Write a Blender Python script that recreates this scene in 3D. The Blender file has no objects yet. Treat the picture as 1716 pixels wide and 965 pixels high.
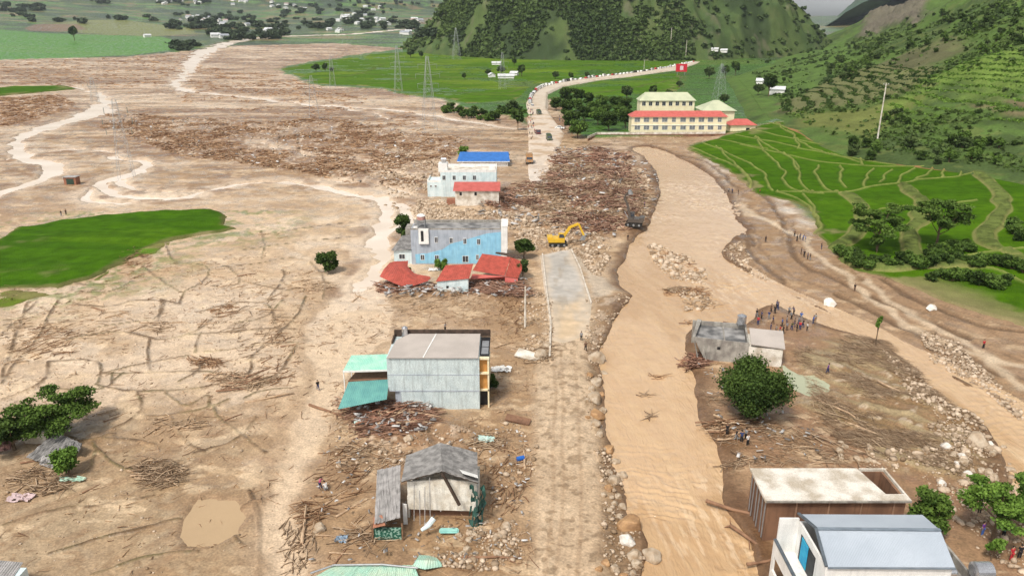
import bpy, bmesh, math, random
import numpy as np
from math import radians, sin, cos, pi
from mathutils import Vector, Matrix

# ------------------------------------------------------------------ camera, sky, sun, exposure
S = bpy.context.scene
COL = S.collection
CAMH, TILT, FPX = 50.0, radians(19.3), 1250.0
cd = bpy.data.cameras.new('camera'); cam = bpy.data.objects.new('camera', cd); COL.objects.link(cam)
cam.location = (0, 0, CAMH); cam.rotation_euler = (radians(90) - TILT, 0, 0)
cd.sensor_width = 36; cd.lens = FPX / 1716 * 36; cd.clip_start = 0.5; cd.clip_end = 40000
S.camera = cam
SUN_EL, SUN_AZ = radians(56), radians(212)          # high sun behind thin cloud, over the camera's left shoulder
wd = bpy.data.worlds.new('World'); S.world = wd; wd.use_nodes = True
nt = wd.node_tree; bg = nt.nodes['Background']
sky = nt.nodes.new('ShaderNodeTexSky'); sky.sky_type = 'NISHITA'; sky.sun_disc = False
sky.sun_elevation = SUN_EL; sky.sun_rotation = SUN_AZ; sky.air_density = 1.0; sky.dust_density = 4.0
hs = nt.nodes.new('ShaderNodeHueSaturation'); hs.inputs['Saturation'].default_value = 0.22; hs.inputs['Value'].default_value = 1.0
tcw = nt.nodes.new('ShaderNodeTexCoord'); cl = nt.nodes.new('ShaderNodeTexNoise'); cl.inputs['Scale'].default_value = 5; cl.inputs['Detail'].default_value = 6
mpw = nt.nodes.new('ShaderNodeMapping'); mpw.inputs['Scale'].default_value = (1, 1, 4)
mrw = nt.nodes.new('ShaderNodeMapRange'); mrw.inputs['From Min'].default_value = .35; mrw.inputs['From Max'].default_value = .65; mrw.inputs['To Min'].default_value = .85; mrw.inputs['To Max'].default_value = 1.45
nt.links.new(tcw.outputs['Generated'], mpw.inputs['Vector']); nt.links.new(mpw.outputs[0], cl.inputs['Vector'])
nt.links.new(cl.outputs['Fac'], mrw.inputs['Value'])
sxw = nt.nodes.new('ShaderNodeSeparateXYZ'); hzw = nt.nodes.new('ShaderNodeMapRange'); mlw = nt.nodes.new('ShaderNodeMath'); mlw.operation = 'MULTIPLY'   # bright cloud bank low over the horizon
hzw.inputs['From Min'].default_value = 0; hzw.inputs['From Max'].default_value = .3; hzw.inputs['To Min'].default_value = 3.2; hzw.inputs['To Max'].default_value = 1
nt.links.new(tcw.outputs['Generated'], sxw.inputs[0]); nt.links.new(sxw.outputs['Z'], hzw.inputs['Value']); nt.links.new(hzw.outputs[0], mlw.inputs[0]); nt.links.new(mrw.outputs[0], mlw.inputs[1]); nt.links.new(mlw.outputs[0], hs.inputs['Value'])
nt.links.new(sky.outputs[0], hs.inputs['Color']); nt.links.new(hs.outputs[0], bg.inputs['Color'])
bg.inputs['Strength'].default_value = 0.1
sd = bpy.data.lights.new('sun', 'SUN'); sd.energy = 2.8; sd.angle = radians(9); sd.color = (1, .93, .83)
sun = bpy.data.objects.new('sun', sd); COL.objects.link(sun)
sd_dir = Vector((sin(SUN_AZ) * cos(SUN_EL), cos(SUN_AZ) * cos(SUN_EL), sin(SUN_EL)))
sun.rotation_euler = sd_dir.to_track_quat('Z', 'Y').to_euler()
vs = S.view_settings; vs.view_transform = 'Standard'; vs.look = 'None'; vs.exposure = 0.25; vs.gamma = 1; vs.use_curve_mapping = False

# ------------------------------------------------------------------ geometry helpers
rnd = random.Random(7)
rs = np.random.RandomState(11)
CT, ST = cos(TILT), sin(TILT)
def G(px, py, z=0.0):
    "point of the photograph -> world position at height z"
    dx = (px - 858) / FPX; dy = (482.5 - py) / FPX
    d = (dx, CT + dy * ST, -ST + dy * CT)
    t = (z - CAMH) / d[2]
    return Vector((d[0] * t, d[1] * t, z))
def OY(px, py, Y):
    "point of the photograph -> (x, z) on the upright plane y = Y"
    dx = (px - 858) / FPX; dy = (482.5 - py) / FPX
    t = Y / (CT + dy * ST)
    return dx * t, CAMH + (-ST + dy * CT) * t

NT = rs.rand(8, 256, 256).astype(np.float32)
def vn(x, y, k=0):
    xi = np.floor(x); yi = np.floor(y); fx = x - xi; fy = y - yi
    fx = fx * fx * (3 - 2 * fx); fy = fy * fy * (3 - 2 * fy)
    a = xi.astype(np.int64) & 255; b = yi.astype(np.int64) & 255; a1 = (a + 1) & 255; b1 = (b + 1) & 255
    T = NT[k & 7]
    return (T[a, b] * (1 - fx) + T[a1, b] * fx) * (1 - fy) + (T[a, b1] * (1 - fx) + T[a1, b1] * fx) * fy
def fbm(x, y, sc, o=4, k=0, g=.5):
    s = 0; a = 1; n = 0; x = x / sc; y = y / sc
    for i in range(o):
        s = s + a * vn(x + 17.3 * i, y + 9.1 * i, k + i); n += a; a *= g; x = x * 2.03; y = y * 2.03
    return s / n
def ridged(x, y, sc, o=4, k=0):
    s = 0; a = 1; n = 0; x = x / sc; y = y / sc
    for i in range(o):
        s = s + a * (1 - np.abs(2 * vn(x + 31.7 * i, y + 5.1 * i, k + i) - 1)); n += a; a *= .55; x = x * 2.1; y = y * 2.1
    return s / n
def sst(a, b, v):
    t = np.clip((v - a) / (b - a), 0, 1); return t * t * (3 - 2 * t)
def seg_dist(X, Y, a, b):
    ax, ay = a; bx, by = b; dx = bx - ax; dy = by - ay; L = dx * dx + dy * dy + 1e-9
    t = np.clip(((X - ax) * dx + (Y - ay) * dy) / L, 0, 1)
    return np.hypot(X - ax - t * dx, Y - ay - t * dy), t
def sdf(X, Y, P):
    "signed distance to polygon, positive inside; -999 far outside its box"
    P = [(p[0], p[1]) for p in P]
    xs = [p[0] for p in P]; ys = [p[1] for p in P]; m = 45
    out = np.full(X.shape, -999.0)
    sel = (X > min(xs) - m) & (X < max(xs) + m) & (Y > min(ys) - m) & (Y < max(ys) + m)
    if not sel.any(): return out
    x = X[sel]; y = Y[sel]; d = np.full(x.shape, 1e9); ins = np.zeros(x.shape, bool)
    for i in range(len(P)):
        a = P[i]; b = P[(i + 1) % len(P)]
        dd, _ = seg_dist(x, y, a, b); d = np.minimum(d, dd)
        if a[1] != b[1]:
            c = ((a[1] > y) != (b[1] > y)) & (x < (b[0] - a[0]) * (y - a[1]) / (b[1] - a[1]) + a[0])
            ins ^= c
    out[sel] = np.where(ins, d, -d); return out
def pdist(X, Y, pts, wid=None, m=40):
    "distance to a polyline minus its (varying) half width"
    xs = [p[0] for p in pts]; ys = [p[1] for p in pts]
    out = np.full(X.shape, 999.0)
    sel = (X > min(xs) - m) & (X < max(xs) + m) & (Y > min(ys) - m) & (Y < max(ys) + m)
    if not sel.any(): return out
    x = X[sel]; y = Y[sel]; d = np.full(x.shape, 1e9)
    for i in range(len(pts) - 1):
        dd, t = seg_dist(x, y, pts[i][:2], pts[i + 1][:2])
        if wid is not None: dd = dd - (wid[i] * (1 - t) + wid[i + 1] * t)
        d = np.minimum(d, dd)
    out[sel] = d; return out
def smooth_pts(pts, n=2, closed=False):
    for _ in range(n):
        q = []; N = len(pts)
        for i in range(N if closed else N - 1):
            a = pts[i]; b = pts[(i + 1) % N]
            q.append(tuple(a[k] * .75 + b[k] * .25 for k in range(len(a)))); q.append(tuple(a[k] * .25 + b[k] * .75 for k in range(len(a))))
        if not closed: q = [tuple(pts[0])] + q + [tuple(pts[-1])]
        pts = q
    return pts

# ------------------------------------------------------------------ terrain heights
def far_z(X, Y):
    D = np.hypot(X, Y); az = X / np.maximum(Y, 1)
    left = 1 - sst(.15, .33, az)
    z = np.maximum(D - 1050, 0); z = z * z / (z + 260) * .052
    z = z * (.8 + .2 * left)
    n = fbm(X, Y, 900, 4, 2) - .5
    z = z + sst(1500, 3000, D) * n * 90 * left
    z = z + np.maximum(D - 3600, 0) * .11 * left * (.6 + ridged(X, Y, 1500, 4, 3) * .8)
    z = np.minimum(z, 45 + 900 * left + (D - 1500) * .012 * (1 - left) + ridged(X, Y, 700, 3, 4) * 22 * (1 - left))
    return z
HB = [G(x, y, 4) for x, y in [(1235, 128), (1262, 160), (1275, 182), (1300, 203), (1350, 217), (1400, 239), (1450, 257), (1540, 270), (1640, 287), (1716, 302), (1900, 350), (2100, 400)]]
HPOLY = [(p[0], p[1]) for p in HB] + [(420, 60), (2200, 60), (2200, 2200), (1050, 2300), (480, 1500), (380, 1100)]
def hill_h(X, Y):
    s = sdf_big(X, Y, HPOLY)
    az = X / np.maximum(Y, 1)
    n = fbm(X, Y, 120, 4, 5) - .5; r = ridged(X, Y, 170, 4, 6) - .5
    ss = np.maximum(s, 0) * (1 + .35 * n)
    h = .13 * ss + .00085 * ss * ss
    h = np.minimum(h, 360 + h * .1)
    h = h + sst(20, 160, s) * (r * 22 + n * 16)
    cap = 26 + 30 * sst(.34, .42, az) + 520 * sst(.41, .62, az + (fbm(X, Y, 150, 3, 1) - .5) * .05)
    k = 10.0
    h = h - np.logaddexp(0, (h - cap) / k) * k
    kn = np.exp(-(((X - 200) / 34) ** 2 + ((Y - 400) / 60) ** 2))
    return np.where(s > 0, h, s * .3)
def sdf_big(X, Y, P):
    x = X.ravel(); y = Y.ravel(); d = np.full(x.shape, 1e9); ins = np.zeros(x.shape, bool)
    for i in range(len(P)):
        a = P[i]; b = P[(i + 1) % len(P)]
        dd, _ = seg_dist(x, y, a, b); d = np.minimum(d, dd)
        if a[1] != b[1]:
            ins ^= ((a[1] > y) != (b[1] > y)) & (x < (b[0] - a[0]) * (y - a[1]) / (b[1] - a[1]) + a[0])
    return np.where(ins, d, -d).reshape(X.shape)
KC = (185, 1450, 395, 300)
def karst_h(X, Y):
    u = (X - KC[0]) / KC[2]; v = (Y - KC[1]) / KC[3]
    r = np.hypot(u, v) * (1 + .16 * (fbm(X, Y, 140, 4, 1) - .5))
    h = 330 * np.sign(1 - r) * np.abs(1 - r) ** .95
    h = h + sst(0, .25, 1 - r) * (ridged(X, Y, 110, 5, 2) - .5) * 70
    return np.where(r < 1, h, (1 - r) * 120)
TERR = [G(x, y, 1.5) for x, y in [(1150, 243), (1200, 231), (1250, 221), (1300, 207), (1350, 219), (1400, 241), (1450, 258), (1540, 271), (1640, 289), (1716, 304), (1900, 352), (1900, 590), (1716, 531), (1640, 512), (1560, 482), (1480, 452), (1430, 443), (1398, 415), (1372, 384), (1368, 350), (1330, 330), (1270, 318), (1235, 290), (1190, 262)]]
TERR = [(p[0], p[1]) for p in TERR]
BANKL = [G(x, y)[:2] for x, y in [(1110, 246), (1190, 262), (1235, 300), (1270, 325), (1335, 350), (1368, 390), (1430, 450), (1560, 492), (1716, 535), (1900, 600)]]
def ground_base(X, Y):
    z = far_z(X, Y)
    s = sdf(X, Y, TERR)
    d = pdist(X, Y, BANKL, m=200)
    rise = np.where(s > -40, np.minimum(d, 120) * .033, 0) * sst(-12, 2, s)
    return z + np.where(d < 900, rise, 4 * sst(-12, 2, s))
def full_z(X, Y):
    z = ground_base(X, Y)
    return np.maximum(np.maximum(z, z * 0 + hill_h(X, Y) + 3.6), karst_h(X, Y))
def GT(px, py, it=True):
    "photo point -> world point on the terrain (ray march)"
    dx = (px - 858) / FPX; dy = (482.5 - py) / FPX
    d = np.array((dx, CT + dy * ST, -ST + dy * CT))
    t = np.geomspace(50, 7500, 900); X = d[0] * t; Y = d[1] * t; Z = CAMH + d[2] * t
    h = full_z(X, Y); k = np.argmax(Z < h)
    if not (Z < h).any(): k = len(t) - 1
    a, b = t[max(k - 1, 0)], t[k]
    t = np.linspace(a, b, 40); X = d[0] * t; Y = d[1] * t; Z = CAMH + d[2] * t; h = full_z(X, Y); k = np.argmax(Z < h) if (Z < h).any() else 39
    return Vector((X[k], Y[k], Z[k]))
def PG(lst, z=0): return [tuple(G(x, y, z))[:2] for x, y in lst]
def PT(lst): return [tuple(GT(x, y))[:2] for x, y in lst]

# ------------------------------------------------------------------ scene bookkeeping
def tag(o, label=None, cat=None, group=None, kind=None):
    if label: o['label'] = label
    if cat: o['category'] = cat
    if group: o['group'] = group
    if kind: o['kind'] = kind
    return o
def empty(name, loc, label, cat, group=None, rz=0):
    o = bpy.data.objects.new(name, None); COL.objects.link(o); o.location = loc; o.rotation_euler = (0, 0, rz); o.empty_display_size = .2
    return tag(o, label, cat, group)
def dup(o, parent=None, loc=None, rz=None, sc=None, label=None, group=None, rot=None):
    c = o.copy(); COL.objects.link(c)
    if parent is not None: c.parent = parent
    if loc is not None: c.location = loc
    if rz is not None: c.rotation_euler = (0, 0, rz)
    if rot is not None: c.rotation_euler = rot
    if sc is not None: c.scale = sc if hasattr(sc, '__len__') else (sc, sc, sc)
    if label: c['label'] = label
    if group: c['group'] = group
    for ch in o.children: dup(ch, c)
    return c
def mesh_np(name, V, Fq, mat=None, parent=None, smooth=False, link=True):
    me = bpy.data.meshes.new(name); V = np.asarray(V, np.float32); Fq = np.asarray(Fq, np.int32); n = Fq.shape[1]
    me.vertices.add(len(V)); me.vertices.foreach_set('co', V.ravel())
    me.loops.add(Fq.size); me.loops.foreach_set('vertex_index', Fq.ravel())
    me.polygons.add(len(Fq)); me.polygons.foreach_set('loop_start', np.arange(0, Fq.size, n, dtype=np.int32))
    me.polygons.foreach_set('loop_total', np.full(len(Fq), n, np.int32))
    if smooth: me.polygons.foreach_set('use_smooth', np.ones(len(Fq), bool))
    me.update(calc_edges=True)
    if mat: me.materials.append(mat)
    if not link: return me
    o = bpy.data.objects.new(name, me); COL.objects.link(o)
    if parent: o.parent = parent
    return o
def vcol(me, name, C, dom='POINT'):
    a = me.color_attributes.new(name, 'FLOAT_COLOR', dom)
    if C.shape[1] == 3: C = np.concatenate([C, np.ones((len(C), 1))], 1)
    a.data.foreach_set('color', C.astype(np.float32).ravel())
class MB:
    def __init__(s): s.v = []; s.f = []
    def add(s, vs, fs):
        b = len(s.v); s.v += [tuple(v) for v in vs]; s.f += [tuple(i + b for i in f) for f in fs]; return s
    def box(s, x0, x1, y0, y1, z0, z1):
        return s.add([(x0, y0, z0), (x1, y0, z0), (x1, y1, z0), (x0, y1, z0), (x0, y0, z1), (x1, y0, z1), (x1, y1, z1), (x0, y1, z1)],
                     [(0, 3, 2, 1), (4, 5, 6, 7), (0, 1, 5, 4), (1, 2, 6, 5), (2, 3, 7, 6), (3, 0, 4, 7)])
    def slab(s, pts, th):
        "thick sheet from a loop of top points"
        n = len(pts); pts = [Vector(p) for p in pts]
        return s.add(list(pts) + [p - Vector((0, 0, th)) for p in pts], [tuple(range(n)), tuple(range(2 * n - 1, n - 1, -1))] + [(i, i + n, (i + 1) % n + n, (i + 1) % n) for i in range(n)])
    def prism(s, prof, y0, y1, ax='y'):
        n = len(prof)
        if ax == 'y': a = [(p[0], y0, p[1]) for p in prof]; b = [(p[0], y1, p[1]) for p in prof]
        else: a = [(y0, p[0], p[1]) for p in prof]; b = [(y1, p[0], p[1]) for p in prof]
        return s.add(a + b, [tuple(range(n)), tuple(range(2 * n - 1, n - 1, -1))] + [(i, i + n, (i + 1) % n + n, (i + 1) % n) for i in range(n)])
    def cyl(s, a, b, r0, r1=None, n=8):
        a = Vector(a); b = Vector(b); r1 = r0 if r1 is None else r1
        d = (b - a).normalized(); u = d.orthogonal().normalized(); w = d.cross(u)
        vs = [a + (u * cos(2 * pi * i / n) + w * sin(2 * pi * i / n)) * r0 for i in range(n)] + [b + (u * cos(2 * pi * i / n) + w * sin(2 * pi * i / n)) * r1 for i in range(n)]
        return s.add(vs, [(i, (i + 1) % n, (i + 1) % n + n, i + n) for i in range(n)] + [tuple(range(n - 1, -1, -1)), tuple(range(n, 2 * n))])
    def beam(s, a, b, w, h=None):
        a = Vector(a); b = Vector(b); h = h or w; d = (b - a).normalized()
        u = d.cross(Vector((0, 0, 1)));  u = Vector((1, 0, 0)) if u.length < 1e-3 else u.normalized(); v = u.cross(d)
        vs = [p + u * sx * w / 2 + v * sy * h / 2 for p in (a, b) for sx, sy in ((-1, -1), (1, -1), (1, 1), (-1, 1))]
        return s.add(vs, [(0, 1, 2, 3), (7, 6, 5, 4), (0, 4, 5, 1), (1, 5, 6, 2), (2, 6, 7, 3), (3, 7, 4, 0)])
    def tube(s, pts, rad, n=6):
        pts = [Vector(p) for p in pts]; L = len(pts); vs = []
        for i, p in enumerate(pts):
            d = (pts[min(i + 1, L - 1)] - pts[max(i - 1, 0)]).normalized(); u = d.cross(Vector((.31, .2, .93))).normalized(); w = d.cross(u)
            vs += [p + (u * cos(2 * pi * k / n) + w * sin(2 * pi * k / n)) * rad[i] for k in range(n)]
        fs = [(i * n + k, i * n + (k + 1) % n, (i + 1) * n + (k + 1) % n, (i + 1) * n + k) for i in range(L - 1) for k in range(n)]
        return s.add(vs, fs + [tuple(range(n - 1, -1, -1)), tuple(range((L - 1) * n, L * n))])
    def corr(s, p00, p10, p11, p01, nw, amp=.05, th=.04, rows=2, sag=0, seed=0, jit=0):
        "corrugated sheet: waves run along p00->p01; sheet spanned p00-p10-p11-p01"
        A, B, C_, D = [Vector(p) for p in (p00, p10, p11, p01)]; r = random.Random(seed)
        nrm = (B - A).cross(D - A).normalized()
        if nrm.z < 0: nrm = -nrm
        nw = int(nw * 1.8); amp = amp * .45; nc = nw * 4; vs = []
        J = {(j, k): r.uniform(-jit, jit) for j in range(rows) for k in range(nw + 1)}
        for lay in (0, 1):
            for j in range(rows):
                v = j / (rows - 1)
                for i in range(nc + 1):
                    u = i / nc; p = (A * (1 - u) + B * u) * (1 - v) + (D * (1 - u) + C_ * u) * v
                    o = amp * (1 if i % 4 in (1, 2) else -1) - lay * th - sag * sin(pi * u) * sin(pi * (v * .8 + .1)) + J[(j, i // 4)]
                    vs.append(p + nrm * o)
        W_ = nc + 1; N = W_ * rows; fs = []
        for j in range(rows - 1):
            for i in range(nc):
                a = j * W_ + i; fs.append((a, a + 1, a + 1 + W_, a + W_)); fs.append((a + N, a + N + W_, a + N + 1 + W_, a + N + 1))
        for i in range(nc): fs.append((i, i + N, i + 1 + N, i + 1)); a = (rows - 1) * W_ + i; fs.append((a, a + 1, a + 1 + N, a + N))
        for j in range(rows - 1): a = j * W_; fs.append((a, a + W_, a + W_ + N, a + N)); a += nc; fs.append((a, a + N, a + W_ + N, a + W_))
        return s.add(vs, fs)
    def build(s, name, mat, parent=None, loc=None, smooth=False, bevel=0):
        o_ = Vector((0, 0, 0)); q = parent
        while q is not None: o_ = o_ + q.location; q = q.parent
        me = bpy.data.meshes.new(name); me.from_pydata([tuple(Vector(v) - o_) for v in s.v], [], s.f); me.update()
        bm = bmesh.new(); bm.from_mesh(me); bmesh.ops.recalc_face_normals(bm, faces=bm.faces)
        if bevel: bmesh.ops.bevel(bm, geom=list(bm.edges), offset=bevel, segments=2, affect='EDGES', clamp_overlap=True)
        bm.to_mesh(me); bm.free()
        if smooth:
            for p in me.polygons: p.use_smooth = True
        me.materials.append(mat); o = bpy.data.objects.new(name, me); COL.objects.link(o)
        if parent: o.parent = parent
        if loc: o.location = loc
        return o

# ------------------------------------------------------------------ materials
MT = {}
def mat(name, c, c2=None, rough=.8, sc=1.5, bump=.0, bsc=8, metal=0, streak=0, attr=None, spec=.3, mid=(.4, .62), fine=.12, wet=0):
    if name in MT: return MT[name]
    m = bpy.data.materials.new(name); m.use_nodes = True; t = m.node_tree; N = t.nodes; L = t.links; b = N['Principled BSDF']
    tc = N.new('ShaderNodeTexCoord'); co = tc.outputs['Object']
    c2 = c2 or tuple(x * .75 for x in c)
    def noise(scale, det=5, vec=None, dist=0):
        n = N.new('ShaderNodeTexNoise'); n.inputs['Scale'].default_value = scale; n.inputs['Detail'].default_value = det; n.inputs['Distortion'].default_value = dist
        L.new(vec or co, n.inputs['Vector']); return n.outputs['Fac']
    def mr(v, a, b_, c_, d):
        n = N.new('ShaderNodeMapRange'); n.inputs['From Min'].default_value = a; n.inputs['From Max'].default_value = b_; n.inputs['To Min'].default_value = c_; n.inputs['To Max'].default_value = d; L.new(v, n.inputs['Value']); return n.outputs[0]
    def mix(f, A, B, mode='MIX'):
        n = N.new('ShaderNodeMix'); n.data_type = 'RGBA'; n.blend_type = mode
        for k, v in ((0, f), (6, A), (7, B)):
            if hasattr(v, 'is_linked') or hasattr(v, 'links'): L.new(v, n.inputs[k])
            else: n.inputs[k].default_value = v if k == 0 else (v[0], v[1], v[2], 1)
        return n.outputs[2]
    fac = mr(noise(sc), mid[0], mid[1], 0, 1)
    if attr:
        a = N.new('ShaderNodeAttribute'); a.attribute_name = attr; a.attribute_type = 'GEOMETRY'
        col = a.outputs['Color'] if attr == 'Col' else mix(a.outputs['Fac'], c, c2)
        if attr == 'Col':
            f2 = mr(noise(sc), .3, .7, .82, 1.14); g = N.new('ShaderNodeVectorMath'); g.operation = 'SCALE'; L.new(col, g.inputs[0]); L.new(f2, g.inputs['Scale']); col = g.outputs[0]
    else: col = mix(fac, c, c2)
    if streak:
        mp = N.new('ShaderNodeMapping'); mp.inputs['Scale'].default_value = (1, 1, .12); L.new(co, mp.inputs[0])
        f3 = mr(noise(2.4, 6, mp.outputs[0]), .48, .72, 0, streak); col = mix(f3, col, tuple(x * .38 for x in c))
    if fine:
        f4 = mr(noise(bsc * 2.2, 3), .3, .7, 1 - fine, 1 + fine); g = N.new('ShaderNodeVectorMath'); g.operation = 'SCALE'; L.new(col, g.inputs[0]); L.new(f4, g.inputs['Scale']); col = g.outputs[0]
    L.new(col, b.inputs['Base Color'])
    if wet: L.new(mr(noise(.22, 6), .42, .6, rough, wet), b.inputs['Roughness'])
    b.inputs['Roughness'].default_value = rough; b.inputs['Metallic'].default_value = metal; b.inputs['Specular IOR Level'].default_value = spec
    if bump:
        bn = N.new('ShaderNodeBump'); bn.inputs['Strength'].default_value = 1; bn.inputs['Distance'].default_value = bump; L.new(noise(bsc, 6), bn.inputs['Height']); L.new(bn.outputs[0], b.inputs['Normal'])
    MT[name] = m; return m
# ------------------------------------------------------------------ ground sheet, water, fields, road, hills
def fan(az0, az1, nc, D0, D1, f=.006, k=37300. / 1.25):
    Ds = [D0]
    while Ds[-1] < D1: Ds.append(Ds[-1] + min(Ds[-1] ** 2 / k, max(.08, Ds[-1] * f)))
    Ds = np.array(Ds); az = np.linspace(az0, az1, nc)
    Y, A = np.meshgrid(Ds, az, indexing='ij'); return A * Y, Y
def gridf(nr, nc):
    i = np.arange(nr - 1)[:, None] * nc + np.arange(nc - 1)[None, :]
    i = i.ravel(); return np.stack([i, i + 1, i + 1 + nc, i + nc], 1)
def sheet(name, X, Y, Z, mt, C=None, keep=None, kind='structure', smooth=True):
    F_ = gridf(*X.shape)
    if keep is not None:
        k = keep.ravel(); F_ = F_[k[F_].any(1)]
        used = np.zeros(X.size, bool); used[F_.ravel()] = True; idx = np.cumsum(used) - 1
        V = np.stack([X.ravel(), Y.ravel(), Z.ravel()], 1)[used]; F_ = idx[F_]; C = C.reshape(-1, 3)[used] if C is not None else None
    else: V = np.stack([X.ravel(), Y.ravel(), Z.ravel()], 1); C = C.reshape(-1, 3) if C is not None else None
    o = mesh_np(name, V, F_, mt, smooth=smooth)
    if C is not None: vcol(o.data, 'Col', C)
    if kind: o['kind'] = kind
    return o
def lerp(C, m, c): return C * (1 - m[..., None]) + np.array(c)[None, None, :] * m[..., None]

# soil colours (what the mud itself is, wet or dry)
MUD, MUD2, WET, DARK, PALE, PINK, BROWN = (.51, .365, .23), (.42, .285, .165), (.27, .17, .095), (.13, .08, .045), (.62, .50, .38), (.48, .33, .22), (.225, .125, .07)

RIVER = [(1052, 248), (1082, 262), (1108, 295), (1106, 335), (1085, 380), (1056, 410), (1046, 430), (1034, 455), (1040, 478), (1060, 492), (1030, 520), (1014, 565), (1006, 600), (1012, 640), (1014, 700), (1024, 760), (1042, 800), (1046, 850), (1080, 885), (1084, 930), (1070, 1000), (1060, 1100),
         (1320, 1100), (1292, 1000), (1275, 950), (1262, 905), (1236, 870), (1208, 830), (1203, 790), (1204, 745), (1176, 700), (1168, 660), (1172, 625), (1150, 600), (1146, 560), (1165, 545), (1215, 545), (1250, 535), (1275, 508), (1300, 506), (1345, 528), (1400, 546), (1450, 558), (1500, 580), (1550, 630), (1590, 675), (1640, 700), (1672, 730), (1690, 790), (1716, 850), (1800, 960), (2100, 1000),
         (2100, 760), (1900, 740), (1716, 690), (1655, 650), (1600, 625), (1560, 600), (1500, 575), (1450, 545), (1395, 520), (1340, 498), (1280, 470), (1240, 445), (1206, 425), (1212, 404), (1244, 388), (1234, 358), (1218, 326), (1198, 301), (1170, 277), (1128, 256), (1090, 243), (1070, 243)]
RIVW = smooth_pts(PG(RIVER), 1, True)
STREAMS = [([(760, 78), (690, 79), (600, 83), (500, 84), (420, 86), (345, 96), (318, 108), (312, 125), (288, 139), (310, 152), (400, 161), (520, 176), (620, 180), (720, 192), (800, 204), (850, 215)], [14, 14, 16, 18, 16, 22, 16, 12, 9, 7, 6, 5, 5, 5, 4, 3]),
           ([(120, 143), (150, 152), (180, 160), (168, 180), (150, 196), (95, 207), (45, 222), (15, 245), (30, 258), (70, 272), (95, 284), (60, 300), (0, 328), (-60, 350), (-200, 400)], [3, 3, 4, 10, 16, 10, 6, 5, 6, 7, 6, 4, 3.4, 3, 3]),
           ([(165, 262), (215, 268), (260, 268), (245, 285), (210, 292), (172, 308), (172, 318), (215, 330), (290, 332), (350, 322), (430, 302), (500, 306), (560, 318), (620, 328), (670, 342), (690, 356), (680, 372), (650, 385), (640, 410)], [2, 3, 4, 4.5, 5, 4, 3, 2.6, 2.4, 2.6, 2.8, 3, 3, 3, 3, 3, 3.2, 2.8, 2.4]),
           ([(430, 238), (520, 262), (600, 268), (660, 285), (700, 300)], [1.2, 1.4, 1.2, 1, .8]), ([(0, 268), (60, 255), (130, 246), (190, 258)], [1.6, 2, 1.6, 1.2]), ([(560, 176), (640, 196), (720, 208), (800, 214)], [2, 2, 1.8, 1.5]), ([(330, 152), (250, 160), (190, 163)], [2, 2.4, 2]), ([(500, 306), (560, 300), (640, 312), (700, 330)], [.8, 1, 1.2, 1]),
           ([(140, 318), (135, 326), (165, 336), (250, 338), (290, 333)], [1, 1.2, 1, .8, .6]),
           ([(215, 300), (212, 312), (240, 320), (330, 324), (380, 316)], [1.6, 1.6, 1.2, 1, .8]),
           ([(640, 330), (655, 352), (640, 375), (628, 400), (636, 430), (615, 455), (585, 480)], [2, 3, 2.4, 2, 2.4, 2, 1.5])]
SW = [(smooth_pts([tuple(p) + (w * .52,) for p, w in zip(PG(l), ws)], 2)) for l, ws in STREAMS]
WASH = PG([(610, 420), (650, 415), (640, 470), (655, 520), (645, 560), (600, 590), (560, 640), (570, 680), (548, 730), (520, 800), (500, 850), (515, 900), (512, 1000), (430, 1000), (440, 900), (445, 840), (475, 790), (490, 740), (500, 690), (520, 620), (500, 560), (520, 520), (555, 490)])
CELLS = [[(83, 605), (159, 602), (172, 618), (163, 643)], [(163, 630), (210, 615), (255, 605), (319, 595)], [(172, 627), (249, 624), (332, 621), (376, 630)], [(0, 605), (48, 605)], [(252, 564), (253, 621)], [(159, 645), (223, 658), (306, 655), (382, 640)], [(229, 658), (239, 682), (217, 707), (191, 720)], [(239, 697), (287, 697), (357, 682), (382, 669)], [(274, 659), (312, 685), (332, 669), (349, 659), (349, 682)], [(191, 637), (210, 624)], [(115, 570), (159, 560), (210, 555), (252, 564)], [(121, 509), (191, 513), (220, 503), (268, 503), (300, 509)], [(300, 509), (306, 490), (332, 478), (347, 468), (351, 449), (319, 442), (287, 439), (284, 414)], [(354, 449), (433, 442), (472, 433), (510, 430)], [(437, 388), (443, 414), (440, 433)], [(332, 522), (395, 506), (446, 506), (459, 541)], [(446, 506), (475, 465), (472, 452)], [(389, 541), (440, 535), (472, 503)], [(319, 560), (382, 554), (446, 551), (491, 551)], [(421, 595), (418, 624), (408, 630)], [(344, 589), (395, 585), (446, 576), (497, 573)], [(354, 535), (319, 560), (268, 570), (252, 564)], [(45, 506), (38, 541), (19, 567), (13, 592), (0, 637)], [(96, 503), (83, 535), (57, 573), (26, 605), (0, 643)], [(115, 732), (153, 745), (191, 726), (191, 739)], [(274, 503), (268, 535), (217, 541), (166, 548)], [(382, 446), (408, 471), (382, 484), (357, 478)], [(510, 497), (491, 535), (446, 573), (414, 605)], [(440, 834), (402, 847), (389, 892), (408, 911)], [(159, 758), (150, 796), (96, 822)], [(284, 417), (280, 398)], [(223, 471), (191, 487), (159, 493), (115, 487)], [(408, 471), (446, 481), (484, 487)], [(306, 490), (268, 471), (242, 446)], [(357, 682), (370, 707), (408, 732), (446, 758)], [(0, 669), (38, 656), (70, 637), (83, 605)], [(287, 697), (300, 732), (344, 758)], [(153, 745), (191, 784), (268, 790)], [(408, 669), (433, 656), (484, 650)], [(497, 573), (484, 605), (446, 643)]]
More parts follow.
